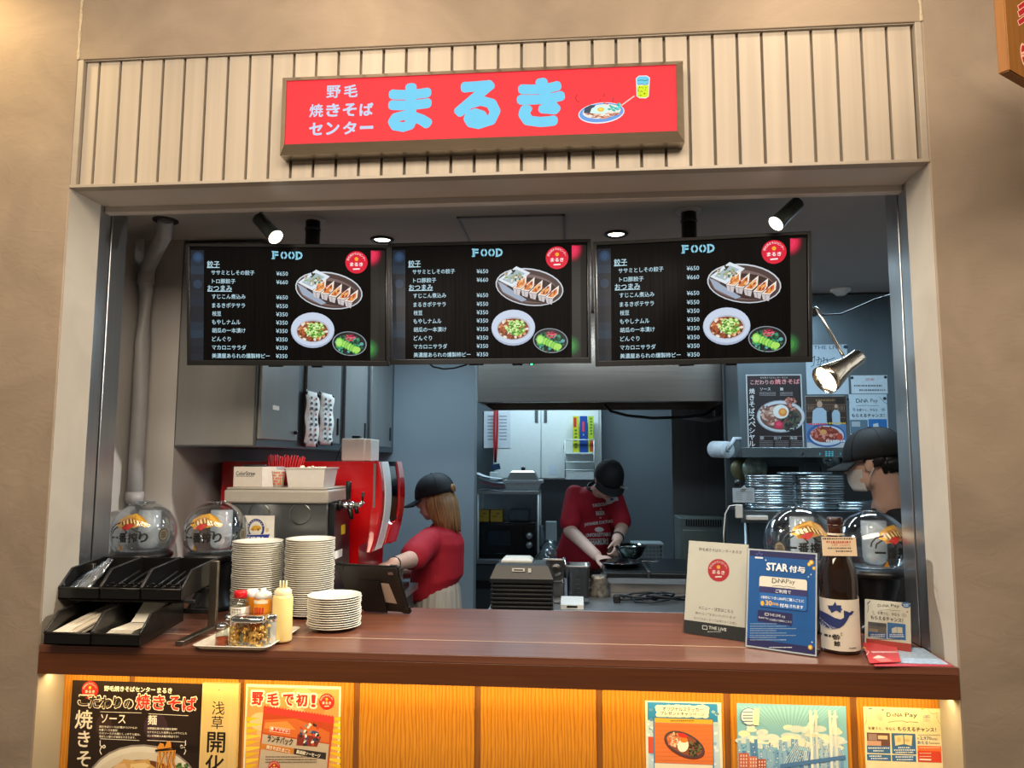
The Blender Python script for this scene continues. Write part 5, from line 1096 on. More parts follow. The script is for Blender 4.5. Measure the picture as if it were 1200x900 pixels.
# ---- first-in-Noge snack poster
t, B, W, H = poster('snack_poster', 'orange snack poster with red headline between the plaque and bare boards', 'poster', 288.5, 801.5, 400, .56, mat('poster_edge_cream', '#efe2c4', .5), (230, 780, 6))
B.frect(W*.02, H*.02, W*.98, H*.98, ink('d99a58'), 1)
for k in range(14): B.ell(rr.uniform(450, 920), rr.uniform(215, 470), 80, 60, ink(rr.choice(('e0b078', 'e6c090', 'd89a5c', 'cf8a4c'))), 2)
for sx_, x0_ in ((1, 350), (-1, 1015)):
    for k in range(12): y = 360+k*42; B.poly([(x0_, y), (x0_+sx_*(130 if k % 2 else 95), y+10-k*2), (x0_, y+34)], ink(('e8b818', 'f0ca38')[k % 2]), 3)
for ch, x, y, h, w in (('野', 432, 230, 88, 82), ('毛', 540, 236, 84, 84), ('で', 648, 240, 80, 78), ('初', 742, 242, 84, 82), ('！', 825, 248, 84, 34)): B.text(ch, x, y, h+24, ink('f4ead8'), w=w+24, l=4, bold=.09); B.text(ch, x, y, h, RD2, w=w, l=5, bold=.04)
B.l = 5; logo(B, 918, 252, 54, ink('c82820'), ink('f0dcc8'))
B.poly([(472, 330), (968, 405), (905, 900), (420, 860)], ink('b8441c'), 6); B.poly([(475, 285), (970, 360), (966, 408), (472, 330)], ink('dc3c34'), 7)
for k in range(24): x = 478+k*20.5; B.poly([(x, 286+k*3.1), (x+8, 275+k*3.1), (x+17, 289+k*3.1)], ink('dc3c34'), 7); B.line([(x, 288+k*3.1), (x-1, 332+k*3.1)], 1.5, ink('b42c28'), 8)
B.poly([(480, 380), (700, 370), (880, 440), (940, 470), (935, 545), (470, 470)], ink('c8642c'), 8); B.poly([(490, 400), (640, 390), (700, 450), (480, 440)], ink('d88a40'), 9)
B.poly([(520, 425), (660, 447), (656, 480), (516, 460)], ink('d8c8b0'), 10); B.poly([(524, 430), (656, 451), (653, 476), (520, 456)], ink('c83028'), 11); B.text('ヤマザキ', 600, 454, 20, WP, w=95, l=12, bold=.02, rot=8); B.ell(535, 442, 10, 10, WP, 12)
B.poly([(715, 480), (880, 500), (850, 570), (705, 560)], ink('7a2a20'), 11)
for k in range(40): B.ell(rr.uniform(735, 860), rr.uniform(410, 560), 12, 8, ink(rr.choice(('e8dcd0', '2c2422', 'c04030', '8a8080', '3a4470'))), 12, rot=rr.uniform(0, 180))
B.poly([(468, 480), (935, 552), (905, 900), (420, 860)], ink('b8a894'), 9); B.text('ランチパック', 592, 522, 46, K2, w=180, l=13, bold=.03, rot=7)
B.poly([(455, 545), (690, 580), (686, 622), (452, 585)], ink('c07830'), 10); B.poly([(690, 580), (915, 612), (912, 660), (686, 622)], ink('2a2426'), 10); B.text('焼きそばたまごと', 580, 585, 26, WP, w=170, l=13, bold=.02, rot=8); B.text('黒胡椒ソーセージ', 790, 618, 26, WP, w=170, l=13, bold=.02, rot=8)
for k in range(3): B.fine(490, 850, 640+k*18, 7, K2, 12, seed=k)
B.l = 13; logo(B, 550, 712, 42, ink('b8342c'), ink('e8d8c8')); B.build('printing', t)
# ---- sticker-present poster
t, B, W, H = poster('sticker_poster', 'blue and white sticker-gift poster showing a dish on orange wood', 'poster', 756, 821, 845, .47, mat('poster_pale', '#e6e2d0', .5), (740, 790, 6))
B.frect(W*.03, H*.02, W*.97, H*.98, ink('b8cfe0'), 1); B.rect(112, 203, 605, 330, ink('2c86c8'), 2)
for k in range(30): B.ell(rr.choice((rr.uniform(112, 160), rr.uniform(572, 605))), rr.uniform(250, 700), 14, 10, ink(rr.choice(('8cb4d4', 'd8e4ec', '5c8cb8', 'a8c8dc'))), 3)
for k in range(60): B.ell(195+(k % 15)*23.5+rr.uniform(-6, 6), 236+(k//15)*17+rr.uniform(-5, 5), 24, 18, ink('ece6d4'), 3)
B.rect(118, 440, 158, 555, ink('c8503c'), 4)
B.text('オリジナルステッカー', 360, 247, 30, ink('24506c'), w=285, l=5, bold=.03); B.text('プレゼントキャンペーン', 358, 278, 26, ink('24506c'), w=310, l=5, bold=.03)
B.rect(155, 305, 578, 720, ink('3c7aa8'), 4); B.rect(163, 314, 570, 345, ink('d8a838'), 5); B.fine(275, 440, 327, 9, ink('7a5a20'), 6); B.rect(163, 347, 572, 630, ink('d8743c'), 5)
for k in range(9): B.line([(163, 365+k*30), (572, 372+k*30)], 3, ink('c8642c'), 6)
B.rect(163, 632, 572, 720, ink('e4dcc8'), 5)
B.ell(372, 500, 150, 82, ink('6a2a20'), 7, rot=22); B.ell(370, 492, 145, 78, ink('4a4048'), 8, rot=22); B.ell(370, 492, 132, 66, ink('8a4a34'), 9, rot=22)
for k in range(50): a, q = rr.uniform(0, 6.28), rr.random()**.5; B.ell(305+55*q*math.cos(a), 462+48*q*math.sin(a), 13, 7, ink(rr.choice(('d87848', 'e8a888', 'c85c38', 'f0c8a8'))), 10, rot=rr.uniform(0, 180))
for k in range(60): a, q = rr.uniform(0, 6.28), rr.random()**.5; B.ell(440+50*q*math.cos(a), 520+52*q*math.sin(a), 10, 5, ink(rr.choice(('2c3020', '4c5438', '1c2018', '6a7050'))), 10, rot=rr.uniform(0, 180))
B.ell(362, 500, 38, 46, ink('f0e8d8'), 11, rot=20); B.ell(368, 462, 28, 18, ink('e87c28'), 12); B.ell(360, 430, 36, 14, ink('d0302c'), 12, rot=14); B.build('printing', t)
# ---- harbour city poster, figure left out
t, B, W, H = poster('city_poster', 'blue sky and harbour bridge poster, second from the right under the counter', 'poster', 863, 824, 991, .56, mat('poster_sky', '#7fb9d4', .5, var=.06, scale=(3, 3, 3)), (740, 790, 6))
B.crop = (730, 760, 2.553)
for k in range(22):
    a = math.radians(200+k*6.5); B.poly([(500, 250), (500+330*math.cos(a), 250+330*math.sin(a)*.9+40), (500+330*math.cos(a+.045), 250+330*math.sin(a+.045)*.9+40)] if False else [(345+k*14.5, 172), (352+k*14.5, 172), (470+k*3, 260)], ink('93c6dc'), 1)
for k in range(60): B.ell(rr.uniform(345, 655), rr.uniform(232, 300), rr.uniform(10, 26), rr.uniform(5, 10), ink(rr.choice(('e6e8d8', 'd4dfdc', 'c4d6dc', 'eee6c8'))), 2)
for k in range(26): x, h = 345+k*12.2, rr.uniform(20, 62); B.rect(x, 330-h, x+rr.uniform(8, 14), 357, ink(rr.choice(('6c9cc4', '88b0d0', '5484b4', 'a4c0d4'))), 3)
for k in range(150): x, y = rr.uniform(345, 655), rr.uniform(275, 356); B.rect(x, y, x+3, y+3, ink(rr.choice(('dce8ec', '3c6ca4'))), 4)
for k, (x, y, w_, h) in enumerate(((347, 312, 30, 60), (376, 322, 24, 50), (402, 330, 26, 40))):
    B.rect(x, y, x+w_, y+h, ink(('b85c48', 'c4705a', 'a84c3c')[k]), 5)
    for i in range(3):
        for j in range(4): B.rect(x+4+i*8, y+5+j*10, x+8+i*8, y+11+j*10, ink('e8c8b8'), 6)
for x in (560, 618): B.rect(x, 185, x+8, 400, ink('dfe4e0'), 5); B.rect(x+16, 185, x+24, 400, ink('c8d2d4'), 5); B.rect(x, 200, x+24, 206, ink('dfe4e0'), 5); B.rect(x, 250, x+24, 256, ink('dfe4e0'), 5)
B.poly([(470, 345), (665, 318), (665, 330), (470, 358)], ink('4c78ac'), 6)
for k in range(12): B.line([(572, 195), (480+k*8, 345-k)], 1.2, ink('e4eae8'), 5); B.line([(630, 195), (660-k*5, 322)], 1.2, ink('e4eae8'), 5)
B.ell(377, 203, 26, 26, ink('3c5a9c'), 7); B.ell(377, 203, 24, 24, ink('dce4ea'), 8); B.poly([(392, 178), (408, 178), (406, 230), (390, 228)], ink('ece4c8'), 9)
for k in range(4): B.line([(358, 190+k*9), (388, 190+k*9)], 3, ink('4a6cac'), 9)
B.build('printing', t)
# ---- payment campaign poster
t, B, W, H = poster('payment_poster', 'cream payment-campaign poster, rightmost under the counter', 'poster', 1011.5, 828, 1101.5, .32, mat('poster_cream_yellow', '#eedfb4', .5), (980, 800, 8))
p_ = at(1011.5, 893, YB)
T, tx = dena(B, 1, 0, 0, ink('4a4438'))
B.text('を使うと、今なら', 425, 430, 32, ink('3c3426'), w=250, l=1, bold=.012); B.text('もらえるチャンス！', 755, 438, 42, ink('3c3426'), w=360, l=1, bold=.025)
B.rect(288, 470, 503, 592, ink('6a4a44'), 1); B.rect(390, 495, 480, 530, ink('e0c098'), 2); B.rect(288, 545, 420, 590, ink('c89c84'), 2); B.rect(300, 480, 380, 540, ink('98807c'), 2); B.rect(288, 592, 506, 660, ink('3c6c9c'), 1); B.rect(520, 476, 745, 668, ink('3c6c9c'), 1); B.poly([(545, 495), (625, 490), (632, 575), (552, 590)], ink('e6d4a0'), 2); B.poly([(635, 490), (712, 495), (705, 592), (640, 575)], ink('e6d4a0'), 2); B.rect(288, 672, 512, 730, ink('3c6c9c'), 1); B.rect(522, 680, 748, 738, ink('3c6c9c'), 1)
for k, (x0_, x1_, y) in enumerate(((300, 495, 612), (345, 445, 638), (310, 420, 688), (325, 480, 710), (580, 690, 608), (540, 735, 630), (555, 720, 652), (555, 720, 695), (565, 715, 720))): B.fine(x0_, x1_, y, 12, ink('e8ecee'), 2, seed=k)
B.ell(585, 530, 20, 22, ink('d0bc88'), 3); B.ell(662, 535, 24, 14, ink('d0bc88'), 3)
B.fine(770, 970, 490, 7, ink('6a6450'), 1); B.text('約', 768, 522, 18, ink('5a5a78'), l=1); B.text('2,970', 838, 522, 34, ink('4a5a8c'), w=108, l=1, bold=.012); B.text('名様に', 925, 530, 20, ink('5a5a78'), w=60, l=1); B.text('あたる！', 818, 562, 32, ink('4a5a8c'), w=115, l=1, bold=.012); B.fine(882, 970, 568, 9, ink('6a6450'), 1)
B.rect(762, 592, 984, 640, ink('e8743c'), 1); B.rect(764, 640, 984, 745, ink('d8442c'), 1); B.fine(780, 970, 608, 8, ink('f4d8b8'), 2); B.fine(780, 890, 660, 8, ink('f4d8b8'), 2); B.fine(780, 890, 690, 8, ink('f4d8b8'), 2); B.rect(778, 712, 888, 726, ink('f0e4d0'), 2)
B.ell(318, 235, 22, 14, ink('6a7ca4'), 1, a0=0, a1=180); B.ell(435, 255, 10, 10, ink('b8683c'), 1); B.ell(805, 243, 14, 10, ink('b8b048'), 1); B.line([(262, 265), (285, 300), (286, 350), (268, 390)], 2.5, ink('5a5a6c'), 1); B.line([(858, 248), (880, 285), (920, 292), (945, 280), (940, 320), (955, 365), (990, 398)], 2.5, ink('5a5a6c'), 1)
B.ell(402, 315, 26, 46, ink('d4c4a4'), 1, rot=-25); B.rect(812, 308, 878, 360, ink('dfd0ac'), 1); B.line([(812, 322), (878, 322)], 4, ink('8a94a8'), 2); B.line([(845, 300), (845, 360)], 4, ink('8a94a8'), 2); B.line([(820, 302), (845, 312), (872, 300)], 5, ink('7c8cb0'), 2)
B.build('printing', t)
# ================================================================== BACK OF THE KITCHEN
def PT(px, py, Y): return at(px, py, Y)
# extraction hood
HY0, HY1 = 3.0, 4.0
hx0, hx1 = at(560, 470, HY0).x, at(855, 470, HY0).x; hz = at(700, 471, HY0).z; HSM = mat('hood_steel', '#8c8780', .27, .85, var=.10, scale=(.9, 20, 60), bump=.01); HIN = mat('hood_inside', '#3c3f42', .4, .6)
t = thing('extraction_hood', 'wide brushed steel extraction hood hanging over the cooking area', 'extraction hood', ((hx0+hx1)/2, 3.5, hz))
b = MB(); b.box(hx0, hx1, HY0, HY0+.02, hz, 2.88, HSM, .004); b.box(hx0, hx0+.02, HY0+.02, HY1, hz, 2.88, HSM); b.box(hx1-.02, hx1, HY0+.02, HY1, hz, 2.88, HSM); b.box(hx0+.02, hx1-.02, HY1-.02, HY1, hz+.0, 2.88, HSM); b.build('canopy', t)
b = MB(); b.box(hx0+.02, hx1-.02, HY0+.02, HY1-.02, hz+.10, hz+.13, HIN)
for k in range(6): x = hx0+.2+k*(hx1-hx0-.4)/5; b.box(x-.10, x+.10, HY0+.25, HY1-.2, hz+.07, hz+.10, HIN, .004)
b.build('filters', t)
b = MB(); b.box(hx0+.02, hx1-.02, HY0+.02, HY0+.06, hz, hz+.012, HSM); b.box(hx0+.02, hx1-.02, HY1-.06, HY1-.02, hz, hz+.012, HSM); b.build('gutter', t)
b = MB(); b.tube([at(x, y, 3.3) for x, y in ((708, 474), (716, 482), (735, 487), (765, 490), (800, 489), (826, 486), (838, 478))], .012, BLACKP, 8); tag(b.build('hood_cable'), 'thick black cable sagging under the extraction hood', 'cable')
b = MB(); gp = [at(x, y, 4.15) for x, y in ((800, 489), (830, 493), (845, 490), (852, 480))]; b.tube(gp, .018, mat('grey_hose', '#8a8f92', .4), 10); q = at(842, 480, 4.2); b.box(q.x-.05, q.x+.03, 4.16, 4.28, q.z-.07, q.z+.05, mat('valve_metal', '#9aa2a8', .3, .8), .01); tag(b.build('gas_fitting'), 'grey gas hose and valve on the steel wall right of the hood', 'gas fitting')
# white wall cabinets
WC = mat('white_cabinet', '#dfe6e4', .4, var=.02)
cy0 = 5.62; x0, x1, xm = at(578, 520, cy0).x, at(705, 520, cy0).x, at(634, 520, cy0).x; zb, zt = at(640, 562, cy0).z, 2.7
t = thing('white_wall_cabinet', 'white two-door wall cabinet on the blue back wall behind the cook', 'cabinet', ((x0+x1)/2, 5.8, zb))
b = MB(); b.box(x0, x1, cy0+.02, 5.998, zb, zt, WC, .004); b.build('body', t)
HD = mat('handle_grey', '#6a7276', .4, .6)
for a, c, hxx in ((x0+.012, xm-.006, xm-.07), (xm+.006, x1-.03, xm+.035)):
    b = MB(); b.box(a, c, cy0, cy0+.018, zb+.015, zt-.01, WC, .004); d = b.build('door', t)
    b = MB(); b.box(hxx, hxx+.035, cy0-.012, cy0, at(640, 495, cy0).z, at(640, 495, cy0).z+.34, HD, .003); b.build('handle', d)
o = sheet((at(643, 545, cy0).x, cy0-.002, at(643, 545, cy0).z), X1, DN, .09, .11, .001, mat('note_paper', '#d4e0ea', .6), 'note_paper'); tag(o, 'small pale note stuck low on the right white cabinet door', 'note')
# paper pinned to the cabinet and a red lanyard with its pass
p, q = at(567, 482, cy0-.01), at(598, 525, cy0-.01); t = thing('pinned_sheet', 'white printed sheet clipped to the left end of the white cabinet', 'paper', ((p.x+q.x)/2, cy0-.01, q.z))
sheet((p.x, cy0-.006, p.z), X1, DN, q.x-p.x, p.z-q.z, .003, mat('sheet_grey_white', '#cdd4da', .6), 'sheet', t)
b = MB(); b.box(p.x-.012, p.x, cy0-.01, cy0-.004, q.z, p.z, BLACKP); b.build('clip_rail', t)
B = Board((p.x, cy0-.006, p.z), X1, DN, q.x-p.x, p.z-q.z)
for k in range(8):
    for u in (.14, .58): B.frect(B.W*u, B.H*(.12+k*.09), B.W*(u+.28), B.H*(.155+k*.09), ink('8a949c'), 1)
B.build('print', t)
LR = mat('lanyard_red', '#a8181c', .6, var=.15, scale=(40, 40, 20)); LYY = cy0-.06
t = thing('red_lanyard', 'red lanyard with a dark pass hanging in front of the white cabinet', 'lanyard', at(581, 560, LYY))
b = MB()
for dx in (-1.6, 1.2):
    r0_, r1_ = at(581.5+dx, 480, LYY), at(580.5, 542, LYY); rows_ = []
    for k in range(9):
        c_ = r0_.lerp(r1_, k/8)+Vector((dx*.006*math.sin(k*.4), 0, 0)); rows_.append([c_+Vector((w_*.013, d_*.002, 0)) for w_, d_ in ((-1, -1), (1, -1), (1, 1), (-1, 1))])
    b.loft(rows_, LR, smooth=False)
b.build('strap', t)
q = at(581, 547, LYY); Q = Matrix.Translation(q)@Matrix.Rotation(-.2, 4, 'Y'); b = MB(); b.box(-.05, .05, -.004, .004, -.035, .03, mat('pass_navy', '#1c3456', .4), .003, M=Q); b.build('pass', t)
q = at(579, 558, LYY); b = MB(); b.box(q.x-.05, q.x+.05, LYY-.03, LYY+.03, q.z-.05, q.z+.05, mat('small_white_device', '#ccd8da', .4), .01); o = b.build('small_box', None); tag(o, 'small pale box hanging below the lanyard pass', 'box')
# wire rack with cling-film boxes
RKY = cy0-.17; WRM = mat('white_wire', '#d8e2e2', .4)
t = thing('wire_rack', 'white wire rack hung on the right white cabinet door', 'rack', at(680, 560, RKY))
ra, rb_ = at(662, 515, RKY).x, at(696, 515, RKY).x; zs = [at(680, y, RKY).z for y in (515.5, 531.5, 541.5, 551, 559)]
b = MB()
for z in (zs[0], zs[2], zs[3]):
    b.tube([(ra, RKY, z), (rb_, RKY, z)], .007, WRM, 8); b.tube([(ra, RKY, z), (ra, cy0-.005, z-.03)], .006, WRM, 8); b.tube([(rb_, RKY, z), (rb_, cy0-.005, z-.03)], .006, WRM, 8)
for x in (ra, rb_): b.tube([(x, RKY, zs[0]), (x, RKY, zs[4])], .007, WRM, 8)
for i in range(3): b.tube([(ra-.02, cy0-.01, zs[0]-.10), (ra, RKY, zs[0])], .005, WRM, 8)
b.build('wire_frame', t)
b = MB(); b.box(ra, rb_, RKY, cy0-.005, zs[1]-.008, zs[1]+.012, WRM, .003); b.build('shelf', t)
b = MB(); b.box(ra, rb_, RKY, cy0-.005, zs[4]-.03, zs[4]+.06, WRM, .004); b.build('lower_shelf', t)
CB3 = [('yellow', '#c9cc2c', 'yellow upright film box with red print, leftmost on the wire rack', 671, 678.5), ('blue', '#1c4a9c', 'blue upright film box in the middle of the wire rack', 679.5, 688.3), ('lime', '#b9d03c', 'lime and pale upright film box, rightmost on the wire rack', 689, 695.5)]
for k, (nm, h, lab, a, c) in enumerate(CB3):
    p, q = at(a, 488, RKY+.03), at(c, 488, RKY+.03); zz = at(680, 487.5, RKY+.03).z
    t = thing('film_box', lab, 'box', ((p.x+q.x)/2, RKY+.06, zs[1]+.012), group='film boxes on the wire rack')
    b = MB(); b.box(p.x, q.x, RKY+.03, RKY+.11, zs[1]+.0125, zz, mat('film_'+nm, h, .5), .003); b.build('carton', t)
    B = Board((p.x, RKY+.03, zz), X1, DN, q.x-p.x, zz-zs[1]); W_, H_ = B.W, B.H
    if k == 0: B.frect(W_*.15, H_*.04, W_*.6, H_*.3, ink('c83030'), 1); [B.frect(W_*.3, H_*(.36+j*.09), W_*.7, H_*(.41+j*.09), ink('3c7a30'), 1) for j in range(6)]
    if k == 1: B.frect(W_*.3, H_*.15, W_*.6, H_*.42, ink('d84a5a'), 1); B.frect(W_*.4, H_*.48, W_*.55, H_*.52, ink('a8c8e8'), 1)
    if k == 2: [B.frect(W_*.35, H_*(.05+j*.08), W_*.75, H_*(.1+j*.08), ink('4c8a4c'), 1) for j in range(6)]; B.frect(W_*.3, H_*.66, W_*.95, H_*.95, ink('c8503c'), 1)
    B.build('print', t)
# rolling shelf with white tub, metal tray, papers; microwave below
SY = 4.95; sx0, sx1 = at(559, 580, SY).x, at(632, 580, SY).x; sz = at(600, 577, SY).z; ct0 = at(600, 655, SY).z
t = thing('back_worktop', 'steel worktop cabinet at the back left carrying the microwave', 'counter', ((sx0+sx1)/2, 5.3, FZ)); p = at(553, 664, SY).x
b = MB(); b.box(p-.05, at(660, 664, SY).x, SY-.05, 5.6, ct0-.05, ct0-.003, BTAB, .005); b.build('worktop', t)
b = MB(); b.box(p-.03, at(660, 664, SY).x-.02, SY-.02, 5.58, FZ, ct0-.05, mat('undercounter_fridge', '#4a5054', .4, .5), .005); b.build('body', t)
b = MB(); q0, q1 = at(557, 680, SY-.03), at(576, 690, SY-.03); b.box(q0.x, q1.x, SY-.03, SY-.02, q1.z, q0.z, BLACKP, .002); b.build('control_panel', t)
t = thing('microwave_shelf', 'white metal shelf standing over the microwave, loaded with papers and a tub', 'shelf', ((sx0+sx1)/2, SY+.2, ct0))
b = MB(); b.box(sx0, sx1, SY, SY+.48, sz-.02, sz+.015, mat('shelf_grey', '#a8b0b0', .4), .004); b.build('board', t)
for x in (sx0+.012, sx1-.012):
    for y in (SY+.012, SY+.468): b = MB(); b.tube([(x, y, ct0), (x, y, sz-.02)], .011, WRM, 8); b.build('leg', t)
MW = mat('microwave_black', '#0d0f12', .25, var=.05)
mx0, mx1 = at(559, 625, SY+.06).x, at(627, 625, SY+.06).x; mz1, mz0 = at(590, 612, SY+.06).z, at(590, 654, SY+.06).z
t = thing('microwave_oven', 'black microwave oven with two dials under the white shelf', 'microwave', ((mx0+mx1)/2, SY+.25, ct0))
b = MB(); b.box(mx0, mx1, SY+.08, SY+.44, ct0+.0, mz1, MW, .008); b.build('case', t)
b = MB(); xd = mx0+(mx1-mx0)*.80; b.box(mx0+.01, xd, SY+.06, SY+.08, mz0+.02, mz1-.02, MW, .005); d = b.build('door', t)
b = MB(); b.box(mx0+.12, xd-.14, SY+.056, SY+.061, mz0+.13, mz1-.09, mat('oven_window', '#16222e', .12), .003); b.build('window', d)
b = MB(); b.tube([(mx0+.04, SY+.035, mz0+.05), (xd-.04, SY+.035, mz0+.05)], .010, mat('dark_bar', '#33383c', .25, .8), 8); b.build('handle', d)
for z in (.62, .36):
    b = MB(); b.lathe([(0, .022), (.028, .02), (.034, 0)], mat('dial_grey', '#9fa6a8', .3, .5), ((xd+mx1)/2, SY+.08, mz0+(mz1-mz0)*z), 20, Matrix.Rotation(math.pi/2, 4, 'X')); b.build('dial', t)
for k in range(2):
    p, q = at(558+16*k, 598, SY+.05), at(573+16*k, 611, SY+.05); t = thing('yellow_carton', ('left', 'right')[k]+' of two small yellow cartons on top of the microwave', 'carton', ((p.x+q.x)/2, SY+.1, mz1), group='yellow cartons on the microwave')
    b = MB(); b.box(p.x, q.x-.006, SY+.10, SY+.26, mz1+.001, p.z, mat('carton_yellow', '#b8962c', .6), .003); b.build('carton', t)
    B = Board((p.x, SY+.10, p.z), X1, DN, q.x-p.x-.006, p.z-mz1); B.frect(B.W*.5, B.H*.25, B.W*.75, B.H*.35, ink('5a3c1c'), 1); B.frect(B.W*.15, B.H*.5, B.W*.6, B.H*.56, ink('5a3c1c'), 1); B.build('print', t)
b = MB(); p, q = at(595, 597, SY+.1), at(620, 610, SY+.1); b.box(p.x, q.x, SY+.12, SY+.34, mz1+.001, p.z, mat('grey_cloth', '#4a565e', .8, var=.1), .03); tag(b.build('folded_cloth'), 'grey folded cloth lying on the microwave right of the yellow cartons', 'cloth')
# white tub with steel pan on it
tx0_, tx1_ = at(590, 565, SY+.02).x, at(634, 565, SY+.02).x; tz1 = at(610, 563, SY+.02).z
b = MB(); rings = []
for z, i in ((sz+.016, .03), (tz1-.03, .006), (tz1-.03, -.012), (tz1, -.012), (tz1, 0), (tz1-.02, .012), (sz+.03, .04)): rings.append([(tx0_+i, SY+.03+i, z), (tx1_-i, SY+.03+i, z), (tx1_-i, SY+.42-i, z), (tx0_+i, SY+.42-i, z)])
b.loft(rings, mat('tub_white', '#c9d2d4', .4), smooth=False); tag(b.build('plastic_tub'), 'white plastic tub on the shelf above the microwave', 'tub')
pz = at(612, 551.5, SY+.1).z; px0, px1 = at(595, 560, SY+.1).x, at(630, 560, SY+.1).x
t = thing('lidded_pan', 'steel lidded pan with a black knob resting on the white tub', 'pan', ((px0+px1)/2, SY+.2, tz1))
b = MB(); b.loft([[(px0+i, SY+.06+i, z), (px1-i, SY+.06+i, z), (px1-i, SY+.38-i, z), (px0+i, SY+.38-i, z)] for z, i in ((tz1+.001, -.01), (tz1+.02, 0), (pz-.02, .03), (pz, .05))], mat('pan_lid_steel', '#8f908e', .3, 1), smooth=False); b.build('lid', t)
b = MB(); b.lathe([(.012, 0), (.022, .01), (.024, .035), (0, .04)], BLACKP, ((px0+px1)/2, SY+.2, pz-.002), 16); b.build('knob', t)
for k, (a, c, zz, dx, col, lab) in enumerate(((559, 588, 0, 0, '#b9c6d2', 'lowest'), (560, 590, .03, .02, '#b06a78', 'pink'), (561, 590, .055, .01, '#c4d2dc', 'third'), (557, 586, .085, .03, '#d0dae2', 'topmost'))):
    x0, x1 = at(a, 570, SY+.02).x, at(c, 570, SY+.02).x; b = MB(); rows_ = []
    for j in range(7): f = j/6; rows_.append([(x0+(x1-x0)*f, SY+.0+.30*g, sz+.02+zz+.025*math.sin(f*3+k)*(1-f)+.02*k*(1-f)*(1 if g else 1)+.10*(k*.12)) for g in (0, 1)])
    b.loft(rows_, mat('paper_'+lab, col, .6), caps=False, closed=False); o = b.build('loose_paper'); o.modifiers.new('thick', 'SOLIDIFY').thickness = .008
    tag(o, {'lowest': 'lowest pale sheaf of papers on the shelf above the microwave', 'pink': 'pink folder among the papers on the shelf above the microwave', 'third': 'pale sheaf of papers directly over the pink folder', 'topmost': 'topmost white paper of the pile on the shelf above the microwave'}[lab], 'paper', 'papers on the microwave shelf')
# plastic bag and bottles right of the shelf
BAGM = clear('bag_film', '#cfdcd8', refl=.7, rough=.2, base=.25); rr = random.Random(8)
b = MB(); q = at(644, 650, 4.7); rings = []
for k in range(9):
    f = k/8; z = ct0-.0+f*.20; r = .13*(1-f**2*.75)
    rings.append([Vector((q.x+r*1.1*math.cos(a)*(1+.16*math.sin(a*5+k*1.3)), 5.0+r*.9*math.sin(a)*(1+.16*math.cos(a*4+k)), z)) for a in [2*math.pi*j/24 for j in range(24)]])
b.loft(rings, BAGM); tag(b.build('plastic_bag'), 'crumpled clear plastic bag on the back worktop beside the cook', 'bag')
for k, (px, lab, col) in enumerate(((634.5, 'grey bottle standing beside the microwave', '#5a6a70'), (646, 'pale carton standing behind the plastic bag', '#a8b6b8'))):
    q = at(px, 620, 5.35); b = MB()
    if k == 0: b.lathe([(0, 0), (.05, 0), (.052, .01), (.052, .22), (.02, .28), (.02, .32), (0, .32)], mat('grey_bottle', col, .3), (q.x, 5.35, ct0-.002), 20)
    else: b.box(q.x-.06, q.x+.06, 5.3, 5.42, ct0-.002, ct0+.36, mat('pale_carton', col, .5), .006)
    tag(b.build('bottle' if k == 0 else 'pale_carton'), lab, 'bottle' if k == 0 else 'carton')
# ---- cooking table across the middle
TY0, TY1 = 2.1, 3.85; TZC = at(700, 700, 3.0).z
TZC = .70
xt0, xt1 = at(572, 712, TY0).x, at(880, 712, TY0).x
t = thing('cooking_table', 'stainless cooking table in front of the cook carrying griddle and pots', 'table', ((xt0+xt1)/2, 3, FZ))
b = MB(); b.box(xt0, xt1, TY0, TY1-.4, TZC-.04, TZC, BTAB, .004); b.build('tabletop', t)
b = MB(); b.box(xt0+.02, xt1-.02, TY0+.03, TY1-.42, FZ, TZC-.04, mat('table_body', '#5c6064', .35, .8)); b.build('body', t)
# ribbed black box nearest the counter
gx0, gx1 = at(576, 690, 1.9).x, at(648, 690, 1.9).x; gz1 = at(612, 660, 1.9).z
gz0 = TZC
RB = mat('ribbed_black', '#1c1e20', .4, var=.1)
t = thing('ribbed_black_bin', 'black ribbed bin with a small label standing behind the counter', 'bin', ((gx0+gx1)/2, 2.1, FZ)); gz0 = FZ
b = MB(); zz = gz1-.11; b.box(gx0+.012, gx1-.012, 1.86, 2.36-.3, gz0, zz, RB)
z = zz-.02
while z > .55: b.box(gx0, gx1, 1.845, 2.07, z-.016, z, RB, .004); z -= .026
b.build('ribbed_body', t)
b = MB(); b.loft([[(gx0+i, 1.84+i, z), (gx1-i, 1.84+i, z), (gx1-i, 2.075, z), (gx0+i, 2.075, z)] for z, i in ((zz-.005, -.004), (zz+.02, -.004), (gz1-.012, .03), (gz1, .045))], RB, smooth=False); b.build('lid', t)
q0, q1 = at(600, 666, 1.84), at(615, 670, 1.84); b = MB(); b.box(q0.x, q1.x, 1.842, 1.848, q1.z, q0.z, PAPER); b.box(q1.x+.02, q1.x+.04, 1.842, 1.848, q1.z-.005, q0.z, PAPER); b.box(q0.x+.012, q1.x-.012, 1.8415, 1.843, q1.z+.006, q0.z-.006, BLACKP); o = b.build('label', t); o['label'] = 'small white label'
q0, q1 = at(588, 654, 1.95), at(624, 658.5, 1.95); b = MB(); b.loft([[(q0.x+i, 1.92+i, z), (q1.x-i, 1.92+i, z), (q1.x-i, 2.06, z), (q0.x+i, 2.06, z)] for z, i in ((gz1+.001, 0), (gz1+.012, 0), (q0.z+.005, .02))], mat('lid_white', '#d0cfc8', .5), smooth=False); tag(b.build('white_lid'), 'white upturned tray lying on top of the ribbed black bin', 'tray')  # white lid laid upside down on the bin
